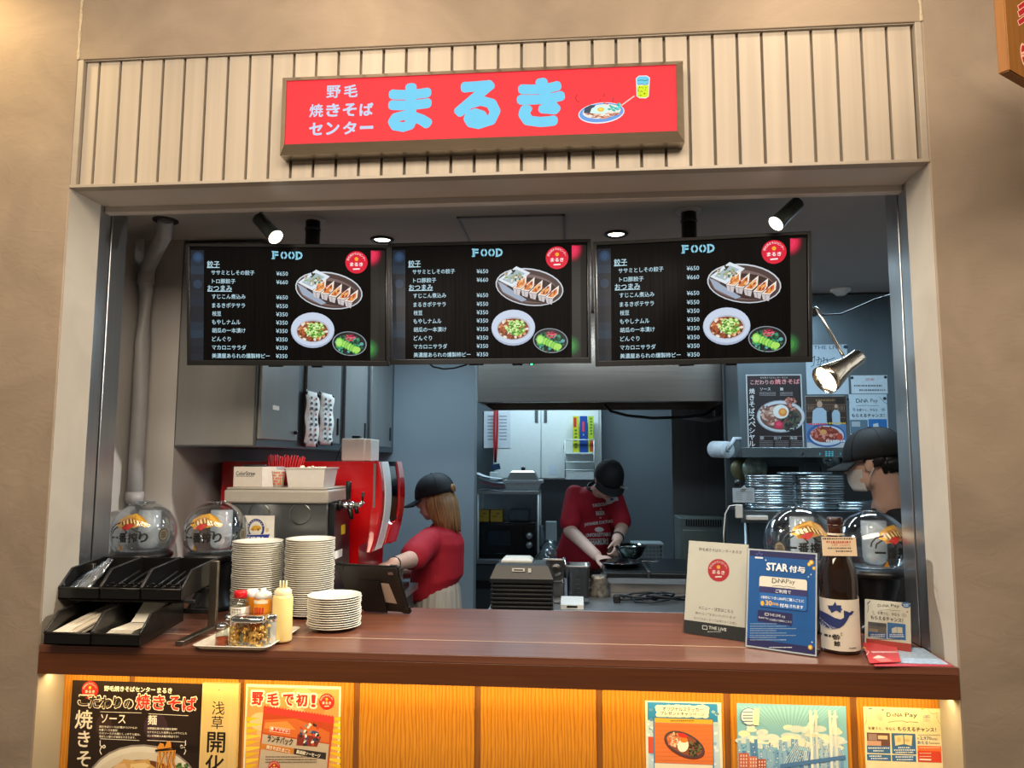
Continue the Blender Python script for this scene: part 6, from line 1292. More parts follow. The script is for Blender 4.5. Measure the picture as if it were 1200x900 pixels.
# steel pots: lid leaning and square pot with ladle
POT = mat('pot_steel', '#8a8580', .3, 1, var=.08, scale=(20, 20, 2))
q0, q1 = at(664, 671, 2.5), at(691, 671, 2.5); pzt = at(676, 663, 2.5).z
def rbox(x0, x1, y0, y1, z, r): 
    out = []
    for cx_, cy_, a in ((x1-r, y0+r, -90), (x1-r, y1-r, 0), (x0+r, y1-r, 90), (x0+r, y0+r, 180)):
        out += [(cx_+r*math.cos(math.radians(a+k*22.5)), cy_+r*math.sin(math.radians(a+k*22.5)), z) for k in range(5)]
    return out
t = thing('square_pot', 'open square steel container with a ladle handle standing before the cook', 'pot', ((q0.x+q1.x)/2, 2.6, TZC))
b = MB(); b.loft([rbox(q0.x+i, q1.x-i, 2.5+i, 2.68-i, z, .025) for z, i in ((TZC+.001, .006), (pzt-.012, 0), (pzt-.012, -.008), (pzt, -.008), (pzt, .004), (TZC+.01, .01))], POT); b.build('body', t)
B = Board((q0.x, 2.4985, pzt), X1, DN, q1.x-q0.x, pzt-TZC)
for k in range(4): B.frect(B.W*.42, B.H*(.4+k*.13), B.W*.58, B.H*(.42+k*.13), mat('stamped_mark', '#6c6864', .4, .9), 1)
B.build('stamped_scale', t)
b = MB(); b.tube([at(668, 690, 2.58), at(661, 653, 2.58)], [.009, .009], CHROME, 8); tag(b.build('ladle'), 'steel ladle handle sticking out of the square pot', 'ladle')
q0, q1 = at(640, 671, 2.45), at(661, 671, 2.45); lz1 = at(650, 655, 2.45).z; lz0 = at(650, 683, 2.45).z
t = thing('pot_lid', 'square steel lid with a round recess leaning upright left of the square pot', 'lid', ((q0.x+q1.x)/2, 2.47, TZC))
def rsq(x0, x1, z0, z1, y, r): return [(x, y, z) for x, z, _ in [(p[0], p[1], 0) for p in rbox(x0, x1, z0, z1, 0, r)]]
b = MB(); b.loft([rsq(q0.x-.03+i, q1.x-i, lz0+i, lz1-i, y, .02) for y, i in ((2.49, .004), (2.48, 0), (2.472, 0), (2.470, .012))], POT); b.build('plate', t)
b = MB(); c_ = at(651, 668, 2.47); b.lathe([(.0, .004), (.02, .006), (.04, .002), (.045, -.004)], mat('recess_steel', '#6e6a66', .3, 1), (c_.x, 2.466, c_.z), 24, Matrix.Rotation(math.pi/2, 4, 'X')); b.build('recess', t)
b = MB(); b.box(q0.x-.03, q1.x, 2.49, 2.66, TZC+.001, lz0+.004, POT, .01); tag(b.build('steel_box'), 'low steel box under the leaning square lid', 'box')
# foil and papers between
b = MB(); rr = random.Random(2)
for k in range(5):
    x, y = at(648+k*8, 696, 2.35).x, 2.33+.03*(k % 2); b.prism([(x-.05, y, TZC+.004+.003*k), (x+.06, y-.02, TZC+.008+.003*k), (x+.07, y+.07, TZC+.012+.003*k), (x-.04, y+.08, TZC+.006+.003*k)], (0, 0, .002), mat('foil', '#c8ccd0', .22, .9))
tag(b.build('foil_strips'), 'strips of crumpled foil lying before the square pot', 'foil', kind='stuff')
b = MB(); rings = []; q = at(702, 685, 2.6)
for k in range(7):
    f = k/6; rings.append([Vector((q.x+(.075-.02*f)*math.cos(a)*(1+.2*math.sin(a*4+k*2)), 2.62+.05*math.sin(a)*(1+.2*math.cos(a*5+k)), TZC+f*.15)) for a in [2*math.pi*j/18 for j in range(18)]])
b.loft(rings, mat('foil_bag', '#8c8478', .3, .5, var=.4, scale=(40, 40, 40))); tag(b.build('foil_bag'), 'crumpled shiny bag between the square pot and the griddle', 'bag')
# kitchen scale on the table front
q0, q1 = at(657, 699, 2.15), at(684, 711, 2.15); t = thing('kitchen_scale', 'small white kitchen scale with a dark display on the table edge', 'scale', ((q0.x+q1.x)/2, 2.2, TZC))
b = MB(); b.loft([[(q0.x, 2.13, z0_), (q1.x, 2.13, z0_), (q1.x, 2.36, z1_), (q0.x, 2.36, z1_)] for z0_, z1_ in ((TZC+.001, TZC+.001), (TZC+.03, TZC+.045))], WHITEP, smooth=False); b.build('case', t)
b = MB(); xm = (q0.x+q1.x)/2; b.box(xm-.035, xm+.035, 2.126, 2.131, TZC+.012, TZC+.024, BLACKP); b.build('display', t)
# griddle: steel body with two black hot plates
gx0, gx1 = at(712, 690, 2.75).x, at(835, 690, 2.75).x; gzt = at(720, 676, 2.75).z
GS = mat('griddle_steel', '#9c9894', .3, 1, var=.06, scale=(2, 20, 60)); GP = mat('griddle_plate', '#15171a', .35, var=.2, scale=(20, 20, 20))
t = thing('griddle', 'steel griddle with two dark hot plates in front of the cook', 'griddle', ((gx0+gx1)/2, 3.1, TZC))
b = MB(); b.loft([[(gx0+i, 2.75+i, z), (gx1-i, 2.75+i, z), (gx1-i, 3.55, z), (gx0+i, 3.55, z)] for z, i in ((TZC+.075, .0), (gzt-.004, -.02))], GS, smooth=False); b.build('body', t)
b = MB(); b.box(gx0+.02, gx1, 2.78, 3.5, TZC, TZC+.076, GS, .004); b.build('base', t)
gm = at(760, 668, 2.75).x
for a, c in ((at(707, 668, 2.75).x, gm-.012), (gm+.012, gx1)):
    b = MB(); b.box(a, c, 2.72, 3.55, gzt, gzt+.035, GP, .006); b.box(a+.02, c-.02, 2.76, 3.52, gzt+.035, gzt+.04, GP, .002); b.build('hot_plate', t)
b = MB(); b.box(gm-.011, gm+.011, 2.74, 3.3, gzt, gzt+.045, GS, .002); b.build('divider', t)
q = at(709, 680, 2.68); b = MB(); b.box(q.x-.03, q.x+.02, 2.69, 2.75, gzt-.035, gzt+.03, BLACKP, .008); b.build('handle', t)
GT = gzt+.041
# frying pan and bowl
c_ = at(727, 664, 3.0); t = thing('frying_pan', 'round steel frying pan on the griddle under the cook\'s hand', 'pan', (c_.x, 3.0, GT))
b = MB(); b.lathe([(0, .001), (.11, .001), (.13, .008), (.160, .036), (.170, .040), (.166, .043), (.126, .014), (0, .006)], mat('pan_dark_steel', '#8c9498', .15, 1), (c_.x, 3.0, GT), 40); b.build('pan', t)
b = MB()
rr = random.Random(6)
for k in range(30): a, q = rr.uniform(0, 6.28), rr.random()**.5*.08; b.ball((c_.x+q*math.cos(a), 3.0+q*math.sin(a), GT+.012), (.016, .012, .008), (mat('food_dark', '#3c1c24', .5), mat('food_red', '#5a2430', .5))[k % 2], 8)
o = b.build('food', t); o['kind'] = 'stuff'
c2 = at(730, 650, 3.42); b = MB(); t = thing('mixing_bowl', 'shiny steel mixing bowl behind the frying pan', 'bowl', (c2.x, 3.42, GT))
b.lathe([(0, .001), (.05, .001), (.085, .03), (.115, .085), (.12, .105), (.126, .107), (.122, .11), (.112, .086), (.08, .035), (0, .008)], mat('bowl_steel', '#9fb0ac', .14, 1), (c2.x+.05, 3.42, GT), 40, Matrix.Diagonal((1.2, 1.2, 1.1, 1))); b.build('bowl', t)
b = MB(); b.tube([at(722.5, 640, 3.2), at(729, 655, 3.12)], [.014, .010], BLACKP, 10); tag(b.build('spatula'), 'black spatula handle held over the frying pan', 'spatula')
# trivet / tongs lying behind
b = MB(); q = at(752, 660, 3.35); b.box(q.x-.06, q.x+.14, 3.3, 3.4, GT, GT+.006, CHROME, .002); b.box(q.x-.02, q.x+.10, 3.32, 3.38, GT+.006, GT+.014, BLACKP, .003); tag(b.build('griddle_scraper'), 'flat scraper lying on the griddle right of the mixing bowl', 'scraper')
# white basket by the wall
x0, x1 = at(742, 650, 4.6).x, at(777, 650, 4.6).x; z1 = at(760, 637, 4.6).z; z0 = at(760, 662, 4.6).z
t = thing('white_basket', 'white latticed plastic basket behind the cook on the right', 'basket', ((x0+x1)/2, 4.7, z0)); WBK = mat('basket_white', '#b8c6c8', .45)
b = MB(); b.box(x0-.01, x1+.01, 4.6, 4.86, z1-.02, z1, WBK, .004); b.build('rim', t)
b = MB(); n = 9
for k in range(n): x = x0+(x1-x0)*k/(n-1); b.box(x-.004, x+.004, 4.602, 4.61, z0, z1-.02, WBK); b.box(x-.004, x+.004, 4.85, 4.858, z0, z1-.02, WBK)
for k in range(6): z = z0+(z1-.02-z0)*k/5; b.box(x0, x1, 4.602, 4.61, z, z+.008, WBK); b.box(x0, x1, 4.85, 4.858, z, z+.008, WBK)
b.box(x0, x1, 4.602, 4.858, z0, z0+.008, WBK); b.box(x0, x0+.006, 4.61, 4.85, z0, z1-.02, WBK); b.box(x1-.006, x1, 4.61, 4.85, z0, z1-.02, WBK); b.build('lattice', t)
b = MB(); b.box(x0-.35, x1+.12, 4.45, 5.0, z0-.05, z0-.001, BTAB, .004); b.box(x0-.33, x1+.10, 4.47, 4.98, FZ, z0-.05, mat('table_body', '#5c6064', .35, .8)); tag(b.build('back_table'), 'steel table behind the cook carrying the white basket', 'table')
# black cables heaped in front of the griddle
b = MB(); rr = random.Random(12); cx_, cy_ = at(762, 702, 2.45).x, 2.45
pts = []
for k in range(46): a = k*.55; r = .07+.05*math.sin(k*.7); pts.append((cx_+r*2.0*math.cos(a)+.0, cy_+r*.9*math.sin(a), TZC+.012+.02*(1+math.sin(k*.9))))
b.tube(pts, .0075, BLACKP, 8); q = at(727, 700, 2.4); b.tube([pts[0], (cx_-.15, 2.42, TZC+.02), (q.x, 2.4, TZC+.02)], .0075, BLACKP, 8); b.box(q.x-.05, q.x+.0, 2.37, 2.42, TZC+.001, TZC+.055, BLACKP, .01); b.tube([pts[-1], (cx_+.25, 2.5, TZC+.03), (cx_+.42, 2.5, TZC+.02)], .0075, BLACKP, 8)
tag(b.build('power_cable'), 'heap of black power cable with a plug in front of the griddle', 'cable')
# fridge with a grille right of the griddle
fx0, fx1 = at(797, 620, 3.9).x, at(852, 620, 3.9).x; fz = at(820, 607, 3.9).z
t = thing('grille_cabinet', 'grey-green steel cabinet with a dark vent grille, right of the griddle', 'cabinet', ((fx0+fx1)/2, 4.1, FZ)); FGM = mat('cabinet_grey_green', '#8fa09e', .4, .5)
b = MB(); b.box(fx0, fx1, 3.9, 4.29, FZ, fz, FGM, .006); b.build('body', t)
g0, g1 = at(803, 609, 3.895), at(846, 617, 3.895); b = MB(); b.box(g0.x, g1.x, 3.892, 3.9, g1.z, g0.z, BLACKM); 
for k in range(16): x = g0.x+(g1.x-g0.x)*k/15; b.box(x-.003, x+.003, 3.886, 3.892, g1.z, g0.z, FGM)
b.build('grille', t)
b = MB(); b.box(fx0+.02, fx1-.02, 3.885, 3.9, fz-.6, g1.z-.03, FGM, .01); b.build('door', t)
# ================================================================== RIGHT SIDE OF THE KITCHEN
PCY = 2.5
pc0 = at(866, 500, PCY).x; pcz = at(950, 536, PCY).z
UCM = mat('upper_cabinet_steel', '#6d7a82', .35, .55, var=.08, scale=(8, 8, .8), bump=.01)
t = thing('upper_steel_cabinet', 'tall stainless upper cabinet covered in posters, right of the hood', 'cabinet', ((pc0+2.59)/2, 2.8, pcz))
b = MB(); b.box(pc0, 2.59, PCY, 2.92, pcz, 2.89, UCM, .004); b.build('body', t)
b = MB(); b.box(pc0+.01, 2.58, PCY-.012, PCY, pcz+.0, pcz+.07, mat('cabinet_rail', '#8fa0a8', .25, .9), .003); b.build('bottom_rail', t)
B = Board((pc0, PCY-.012, pcz+.07), X1, DN, 2, .07); B.crop = (840, 500, 7.06)
for x, dx in ((850, 12), (1020, 12), (1078, 12)): B.poly([(x, 212), (x+dx, 225), (x, 238)], ink('3fb0b8'), 1)
for i in range(3):
    for j in range(3): B.ell(905+i*26, 208+j*16, 10, 6, ink('58bcd0'), 1)
B.poly([(698, 240), (708, 215), (722, 212), (712, 240)], ink('141618'), 1); B.build('rail_decoration', t)
YW = PCY-.003
def wposter(name, label, cat, x0, y0, x1, y1, m, crop, z=0):
    p, q = at(x0, y0, YW-z), at(x1, y1, YW-z); t = thing(name, label, cat, ((p.x+q.x)/2, YW-z, q.z))
    sheet((p.x, YW-z, p.z), X1, DN, q.x-p.x, p.z-q.z, .002, m, 'sheet', t)
    return t, Board((p.x, YW-z, p.z), X1, DN, q.x-p.x, p.z-q.z, crop=crop)
C5 = (860, 340, 5); WPP = ink('d8dde0')
t, B = wposter('noodle_poster', 'black noodle special poster on the kitchen cabinet beside the hood', 'poster', 874, 439, 942.5, 528, mat('poster_border', '#c6ccd0', .5), C5)
B.frect(B.W*.02, B.H*.015, B.W*.98, B.H*.985, ink('221a1c'), 1); B.frect(B.W*.02, B.H*.015, B.W*.98, B.H*.14, ink('2a1c20'), 2)
B.text('野毛焼きそばセンター まるき', 235, 513, 10, ink('c8c0b8'), w=160, l=3)
B.text('こだわりの', 165, 540, 30, ink('c04a54'), w=140, l=3, bold=.03); B.text('焼きそば', 312, 536, 34, ink('c83c48'), w=150, l=3, bold=.04); B.text('こだわりの', 165, 540, 26, ink('e0c8c4'), w=134, l=4); B.text('焼きそば', 312, 536, 30, ink('e8b8b4'), w=143, l=4)
for k, ch in enumerate('焼きそばスペシャル'): B.text(ch, 106, 592+k*38.5, 33, WPP, l=3, bold=.012)
B.text('ソース', 184, 580, 17, WPP, w=62, l=3, bold=.012); B.text('麺', 280, 580, 18, WPP, l=3, bold=.012)
for k in range(3): B.fine(150, 245, 600+k*8, 4, ink('9a9498'), 3, seed=k); B.fine(270, 345, 600+k*8, 4, ink('9a9498'), 3, seed=k+5)
B.ell(275, 740, 143, 98, ink('8c96a4'), 3); B.ell(275, 740, 138, 93, ink('c4ccd4'), 4); B.ell(275, 742, 122, 78, ink('6a4a44'), 5)
rr = random.Random(31)
for k in range(50): a, q = rr.uniform(0, 6.28), rr.random()**.6; B.ell(215+60*q*math.cos(a), 725+62*q*math.sin(a), 13, 8, ink(rr.choice(('b08878', 'c8a898', '8c5a4c', 'd0b4a8'))), 6, rot=rr.uniform(0, 180))
for k in range(50): a, q = rr.uniform(0, 6.28), rr.random()**.6; B.ell(335+55*q*math.cos(a), 765+60*q*math.sin(a), 14, 7, ink(rr.choice(('3a3c34', '26282a', '4c5a48', '323028'))), 6, rot=rr.uniform(0, 180))
for k in range(24): B.ell(330+rr.uniform(-28, 28), 670+rr.uniform(-36, 30), 11, 6, ink(rr.choice(('a8685c', 'c48878', '8c4a40'))), 7, rot=rr.uniform(0, 180))
B.ell(275, 712, 46, 42, ink('dfe0dc'), 8); B.ell(285, 716, 25, 25, ink('d88a3c'), 9); B.ell(285, 712, 14, 13, ink('e8a858'), 10); B.ell(262, 790, 28, 25, ink('c02c4c'), 9); B.ell(262, 785, 16, 13, ink('d84c68'), 10)
for k, ch in enumerate(('豚', '出汁', '海苔')): B.text(ch, 165+k*92, 866, 20, WPP, l=3, w=24 if k == 0 else 44); [B.fine(150+k*92, 228+k*92, 884+j*9, 4, ink('8c868a'), 3, seed=j+k) for j in range(5)]
B.line([(150, 856), (400, 856)], 2, ink('9a9498'), 3); B.build('printing', t)
t, B = wposter('autograph_board', 'pale board with handwritten signature behind the gooseneck lamp', 'poster', 943.5, 404, 995, 462, mat('board_blue_white', '#b4c6d4', .5, var=.03), C5)
B.text('THE LIVE', 550, 335, 22, ink('28445c'), w=165, l=1); B.ell(655, 333, 14, 11, ink('1c3c5c'), 1)
for pts in ([(460, 400), (475, 385), (468, 440), (452, 450)], [(488, 395), (500, 392), (492, 430)], [(480, 410), (512, 402), (508, 436), (484, 438)], [(520, 400), (530, 395), (524, 430)], [(512, 418), (545, 405)], [(545, 400), (552, 432), (540, 430)], [(540, 415), (592, 396)]): B.line(pts, 4, ink('2a3a48'), 1)
B.build('signature', t)
t, B = wposter('staff_photo_poster', 'poster of two people in pale shirts above a noodle plate, right of the black poster', 'poster', 943.5, 464, 992, 530, mat('poster_photo_edge', '#b8c0c4', .5), C5)
B.rect(422, 622, 658, 790, ink('3c2c22'), 1); B.fine(480, 590, 645, 10, ink('8a7048'), 2)
for k in range(3): B.rect(425, 668+k*38, 655, 674+k*38, ink('6a5240'), 2)
for k in range(40): B.rect(430+k*5.5, 678, 434+k*5.5, 702, ink(rr.choice(('5a4a40', '7a6a5c', '4a3c34', '6c5040'))), 2)
B.rect(600, 632, 645, 668, ink('241c18'), 3)
for x, w_, y in ((502, 44, 668), (598, 26, 680)):
    B.ell(x, y, w_*.36, w_*.46, ink('b89884'), 4); B.poly([(x-w_, 790), (x-w_*.9, y+40), (x-w_*.4, y+22), (x+w_*.4, y+22), (x+w_*.9, y+40), (x+w_, 790)], ink('a4bcd0'), 3)
B.poly([(548, 790), (552, 710), (572, 700), (578, 790)], ink('22242a'), 4)
B.rect(422, 780, 658, 893, ink('5c80b0'), 2); B.ell(540, 850, 112, 72, ink('3c5c98'), 3); B.ell(545, 852, 100, 60, ink('c0d0e0'), 4); B.ell(535, 846, 86, 48, ink('8c3c30'), 5)
for k in range(60): a, q = rr.uniform(0, 6.28), rr.random()**.6; B.ell(530+78*q*math.cos(a), 842+42*q*math.sin(a), 11, 6, ink(rr.choice(('b05444', 'c8786a', '7c3024', 'd49484'))), 6, rot=rr.uniform(0, 180))
B.ell(524, 832, 20, 16, ink('d89a5c'), 7); B.ell(620, 862, 18, 26, ink('b8483c'), 7); B.fine(440, 540, 785, 10, ink('d8484c'), 8); B.fine(545, 655, 780, 10, ink('d8b43c'), 8); B.fine(540, 658, 884, 12, ink('d8dce0'), 8); B.build('printing', t)
t, B = wposter('small_notice', 'small white notice with magnets at the right end of the cabinet', 'notice', 997, 440, 1040.5, 461, mat('notice_white', '#c4d2dc', .5), C5)
B.text('感謝', 797, 523, 16, ink('a05a68'), w=52, l=1); B.fine(705, 870, 560, 9, ink('3c4a58'), 1); B.fine(735, 890, 586, 9, ink('3c4a58'), 1)
B.ell(693, 514, 9, 9, ink('20303c'), 2); B.ell(888, 510, 9, 9, ink('20303c'), 2); B.build('printing', t)
t, B = wposter('payment_poster', 'pale payment-campaign poster on the kitchen cabinet above the masked person\'s cap', 'poster', 994.5, 462, 1042, 522, mat('poster_blue_white', '#bcd0dc', .5), C5)
KB = ink('1c2830'); B.text('D', 727, 648, 25, KB, l=1, bold=.01); B.text('e', 742, 653, 11, KB, l=1); B.text('N', 757, 648, 23, KB, l=1); B.text('A', 776, 648, 23, KB, l=1); B.text('Pay', 822, 650, 28, KB, w=42, l=1); B.line([(718, 678), (780, 675), (800, 678), (850, 676)], 2, KB, 1)
B.text('を使うと、今なら', 780, 702, 17, KB, w=122, l=1, bold=.02); B.text('もらえるチャンス！', 786, 735, 22, KB, w=192, l=1, bold=.03)
B.rect(682, 760, 785, 840, ink('5c788c'), 1); B.rect(690, 770, 740, 800, ink('a8b8c0'), 2); B.rect(790, 756, 898, 850, ink('2a70b4'), 1); B.poly([(815, 785), (845, 778), (850, 808), (818, 812)], ink('c4d4dc'), 2); B.ell(884, 635, 10, 10, ink('20303c'), 2); B.ell(668, 640, 7, 7, ink('20303c'), 2); B.line([(670, 630), (676, 660), (672, 700)], 2, KB, 1); B.line([(850, 622), (880, 655), (900, 668)], 2, KB, 1)
B.ell(704, 700, 8, 12, ink('8fa8b8'), 1, rot=-25); B.ell(875, 700, 12, 10, ink('8fa8b8'), 1); B.build('printing', t)
# kitchen paper roll on a bracket
PR = mat('roll_paper', '#c3d0da', .7); c_ = at(850, 526, 2.52)
t = thing('paper_roll', 'white paper roll on a white bracket left of the black kitchen poster', 'paper roll', (c_.x, 2.6, c_.z))
b = MB(); d = Vector((-.42, .85, .03)).normalized(); Q = d.to_track_quat('Z', 'Y').to_matrix().to_4x4(); c0 = at(853, 527, 2.46)
b.lathe([(.022, 0), (.058, 0), (.06, .004), (.06, .16), (.056, .164), (.022, .164), (.022, 0)], PR, c0, 32, Q); b.build('roll', t)
b = MB(); e0 = at(860, 514, 2.44); b.tube([at(861, 513, 2.42), at(853, 527, 2.42)], .013, PR, 10); b.tube([c0-d*.01, c0+d*.17], .012, PR, 10); b.tube([at(861, 514, 2.44), at(868, 514, 2.49)], .012, PR, 8); b.build('bracket', t)
# lids, magnet board and pan hanging on the wall below the cabinet
WY = 4.28
def disc(px, py, rpx, Y, m, name, lab, cat, extra=None):
    c_ = at(px, py, Y); r = rpx*(Y+2.9)/860*1.02; b = MB(); b.lathe([(0, -.035), (r*.5, -.028), (r*.93, -.008), (r, 0), (r, .006), (0, .006)], m, c_, 36, Matrix.Rotation(math.pi/2, 4, 'X') @ Matrix.Diagonal((1, 1, -1, 1)) if False else Matrix.Rotation(-math.pi/2, 4, 'X')@Matrix.Rotation(math.pi, 4, 'X')); b.lathe([(r*.16, -.06), (r*.16, -.03)], BLACKP, c_, 14, Matrix.Rotation(math.pi/2, 4, 'X'), caps=True)
    return tag(b.build(name), lab, cat, 'lids hanging on the kitchen wall')
disc(884.5, 549, 13.5, 2.75, mat('patterned_lid', '#8fa096', .35, .3, var=.5, scale=(26, 26, 26)), 'speckled_cover', 'grey round lid with dark specks hanging below the black kitchen poster', 'lid')
disc(869, 550, 12, 2.82, mat('olive_lid', '#6c6c50', .4, .3), 'round_cover', 'olive round lid hanging half behind the speckled lid', 'lid')
disc(975, 536, 11, 2.75, mat('steel_lid', '#8a9aa0', .2, .9), 'steel_cover', 'small steel lid hanging under the cabinet rail', 'lid')
p, q = at(898, 547, 4.28), at(937, 560, 4.28); p.x = at(898, 547, 2.9).x; q_ = at(937, 572, 2.9); p_ = at(898, 547, 2.9)
b = MB(); b.box(p_.x, q_.x, 2.9, 2.92, q_.z-.1, p_.z, BLACKM, .003); tag(b.build('black_board'), 'black board behind the stacked steel plates', 'board')
b = MB(); p, q = at(942, 542, 2.85), at(962, 560, 2.85); pts = []
for cx_, cz_, a in ((q.x-.03, p.z-.03, 90), (p.x+.03, p.z-.03, 180), (p.x+.03, q.z, 270), (q.x-.03, q.z, 360)): pts += [(cx_+.03*math.cos(math.radians(a-90+k*30)), 2.85, cz_+.03*math.sin(math.radians(a-90+k*30))) for k in range(4)]
b.tube(pts+[pts[0]], .006, mat('wire_dark', '#5a6468', .3, .8), 8); tag(b.build('wire_handle'), 'rounded wire frame hanging behind the steel plates', 'wire frame')  # wire handle bent into a rounded frame
b = MB(); b.box(at(850, 560, 2.95).x, 2.59, 2.93, 2.97, FZ, 2.89, mat('back_splash', '#566066', .4, .5, var=.06, scale=(6, 6, 1)), .002); struct('wall_splash', b)
# shelf with stacked steel plates
SHY = 2.02; sx0, sx1 = at(868, 597, SHY).x, 2.4; szz = at(900, 599, SHY).z
t = thing('steel_wall_shelf', 'perforated steel shelf holding the stacked steel plates', 'shelf', ((sx0+sx1)/2, 2.3, szz))
SHM = mat('shelf_steel', '#7f8c94', .3, .9, var=.05); b = MB(); b.box(sx0, sx1, SHY, SHY+.42, szz-.012, szz, SHM); b.box(sx0, sx1, SHY-.012, SHY, szz-.075, szz+.004, SHM, .003); b.build('board', t)
b = MB()
for k in range(7): b.lathe([(0, -.002), (.008, -.002), (.01, 0)], mat('hole_pale', '#b8c4c8', .3, .5), (at(958+k*11, 606, SHY-.013).x, SHY-.0125, szz-.036), 10, Matrix.Rotation(math.pi/2, 4, 'X'))
b.build('holes', t)
for x in (sx0+.04, 2.36):
    b = MB(); b.tube([(x, SHY+.03, FZ), (x, SHY+.03, szz-.012)], .016, SHM, 12); b.build('leg', t)
b = MB(); p, q = at(874, 604, 2.0), at(899, 607, 2.0); b.box(p.x, q.x, SHY-.05, SHY-.014, q.z-.012, p.z, WHITEP, .004); o = b.build('white_bracket', t)
OV = mat('oval_plate_steel', '#a4b0b6', .22, .9, var=.03)
def oval(sx_): 
    b = MB(); pr = [(0, 0), (.095, 0), (.105, .004), (.125, .016), (.1435, .0075), (.145, .0075), (.1445, .0215), (.124, .0195), (.103, .0075), (.094, .004), (0, .004)]
    b.lathe(pr, OV, (0, 0, 0), 40, Matrix.Diagonal((sx_, .85, 1, 1))); return b.build('oval_steel_plate', local=True)
base_ = oval(1.18); first = True; rr = random.Random(77)
for px, n, stk, gg in ((905, 14, 'left steel stack on the kitchen shelf', 'left stack of steel plates'), (959, 14, 'right steel stack on the kitchen shelf', 'right stack of steel plates')):
    c_ = at(px, 596, SHY+.2); 
    for k in range(n):
        o = base_ if first else base_.copy()
        if not first: COL.objects.link(o)
        first = False; up = n-k; tag(o, ('oval steel plate on top of the ' if up == 1 else 'oval steel plate, %s from the top of the ' % ordn(up))+stk, 'plate', gg)
        o.location = (c_.x+rr.uniform(-.005, .005), SHY+.2+rr.uniform(-.004, .004), szz+.001+k*.0158)
o = base_.copy(); COL.objects.link(o); tag(o, 'large steel plate bridging the tops of the two steel stacks', 'plate'); c_ = at(942, 555, SHY+.24); o.location = (c_.x, SHY+.22, szz+.003+14*.0158+.006); o.scale = (1.05, 1, .8)
for k in range(3):
    o = base_.copy(); COL.objects.link(o); c_ = at(1000, 590, SHY+.15); o.location = (c_.x+.03+.006*k, SHY+.16, szz+.001+k*.018); o['group'] = 'steel plates right of the stacks'
    tag(o, 'steel plate in the low pile right of the stacks, %s' % ('lowest', 'middle one', 'uppermost')[k], 'plate', 'steel plates right of the stacks')
# notepad and cable at the shelf's end
t = thing('notepad', 'small pale notepad clipped to the left end of the steel shelf', 'notepad', at(868, 596, 1.98))
p, q = at(859, 572, 1.98), at(884.5, 589, 1.98); sheet((p.x, 1.98, p.z), X1, DN, q.x-p.x, p.z-q.z, .015, mat('notepad_paper', '#bccad4', .6), 'pad', t)
B = Board((p.x, 1.98, p.z), X1, DN, q.x-p.x, p.z-q.z); [B.frect(B.W*(.12+.5*j), B.H*(.25+.13*k), B.W*(.12+.5*j+.3), B.H*(.28+.13*k), ink('7c90a0'), 1) for k in range(5) for j in range(2)]; B.build('handwriting', t)
b = MB(); b.prism([at(868, 573, 1.975), at(875, 573, 1.975), at(872.5, 568.5, 1.975)], (0, .01, 0), mat('clip_pale', '#c4ccd0', .4)); b.build('clip', t)
b = MB(); p, q = at(861.5, 591, 1.99), at(870, 607, 1.99); b.box(p.x, q.x, 1.97, 2.0, q.z, p.z, WHITEP, .005); tag(b.build('power_socket'), 'white power socket block under the notepad', 'socket')
b = MB(); b.tube([at(x, y, 1.98) for x, y in ((862, 592), (855, 593), (850, 602), (848, 625), (849, 650), (850, 672))], .0045, WHITEP, 8); tag(b.build('white_cable'), 'thin white cable hanging from the power socket beside the steel shelf', 'cable')
b = MB(); p = at(864, 569, 2.3); b.tube([at(864, 572, 2.0), at(864, 562, 2.0)], .018, BLACKP, 12); tag(b.build('black_peg'), 'short black peg above the notepad', 'peg')
# ================================================================== PEOPLE
SK = mat('skin', '#d8b09e', .55, var=.06, scale=(14, 14, 14)); HAIRB = mat('hair_black', '#0d0c0d', .4, var=.3, scale=(60, 60, 8), bump=.2); HAIRL = mat('hair_light_brown', '#8f6a46', .45, var=.35, scale=(70, 70, 6), bump=.2)
TSH = mat('tshirt_red', '#a30f26', .8, var=.07, scale=(9, 9, 9), bump=1.6, bscale=(7, 7, 4)); TBL = mat('tshirt_black', '#17191c', .8, var=.1, scale=(9, 9, 9), bump=1.4, bscale=(7, 7, 4)); CAPM = mat('cap_black', '#08090c', .75, var=.15, scale=(60, 60, 60)); CAPN = mat('cap_navy', '#0f141c', .75, var=.15, scale=(60, 60, 60))
SKIRT = mat('skirt_grey', '#a39e96', .85, var=.1, scale=(30, 30, 3), bump=.6); TROU = mat('trousers_dark', '#24262c', .8); APR = mat('waist_grey', '#77787a', .8)
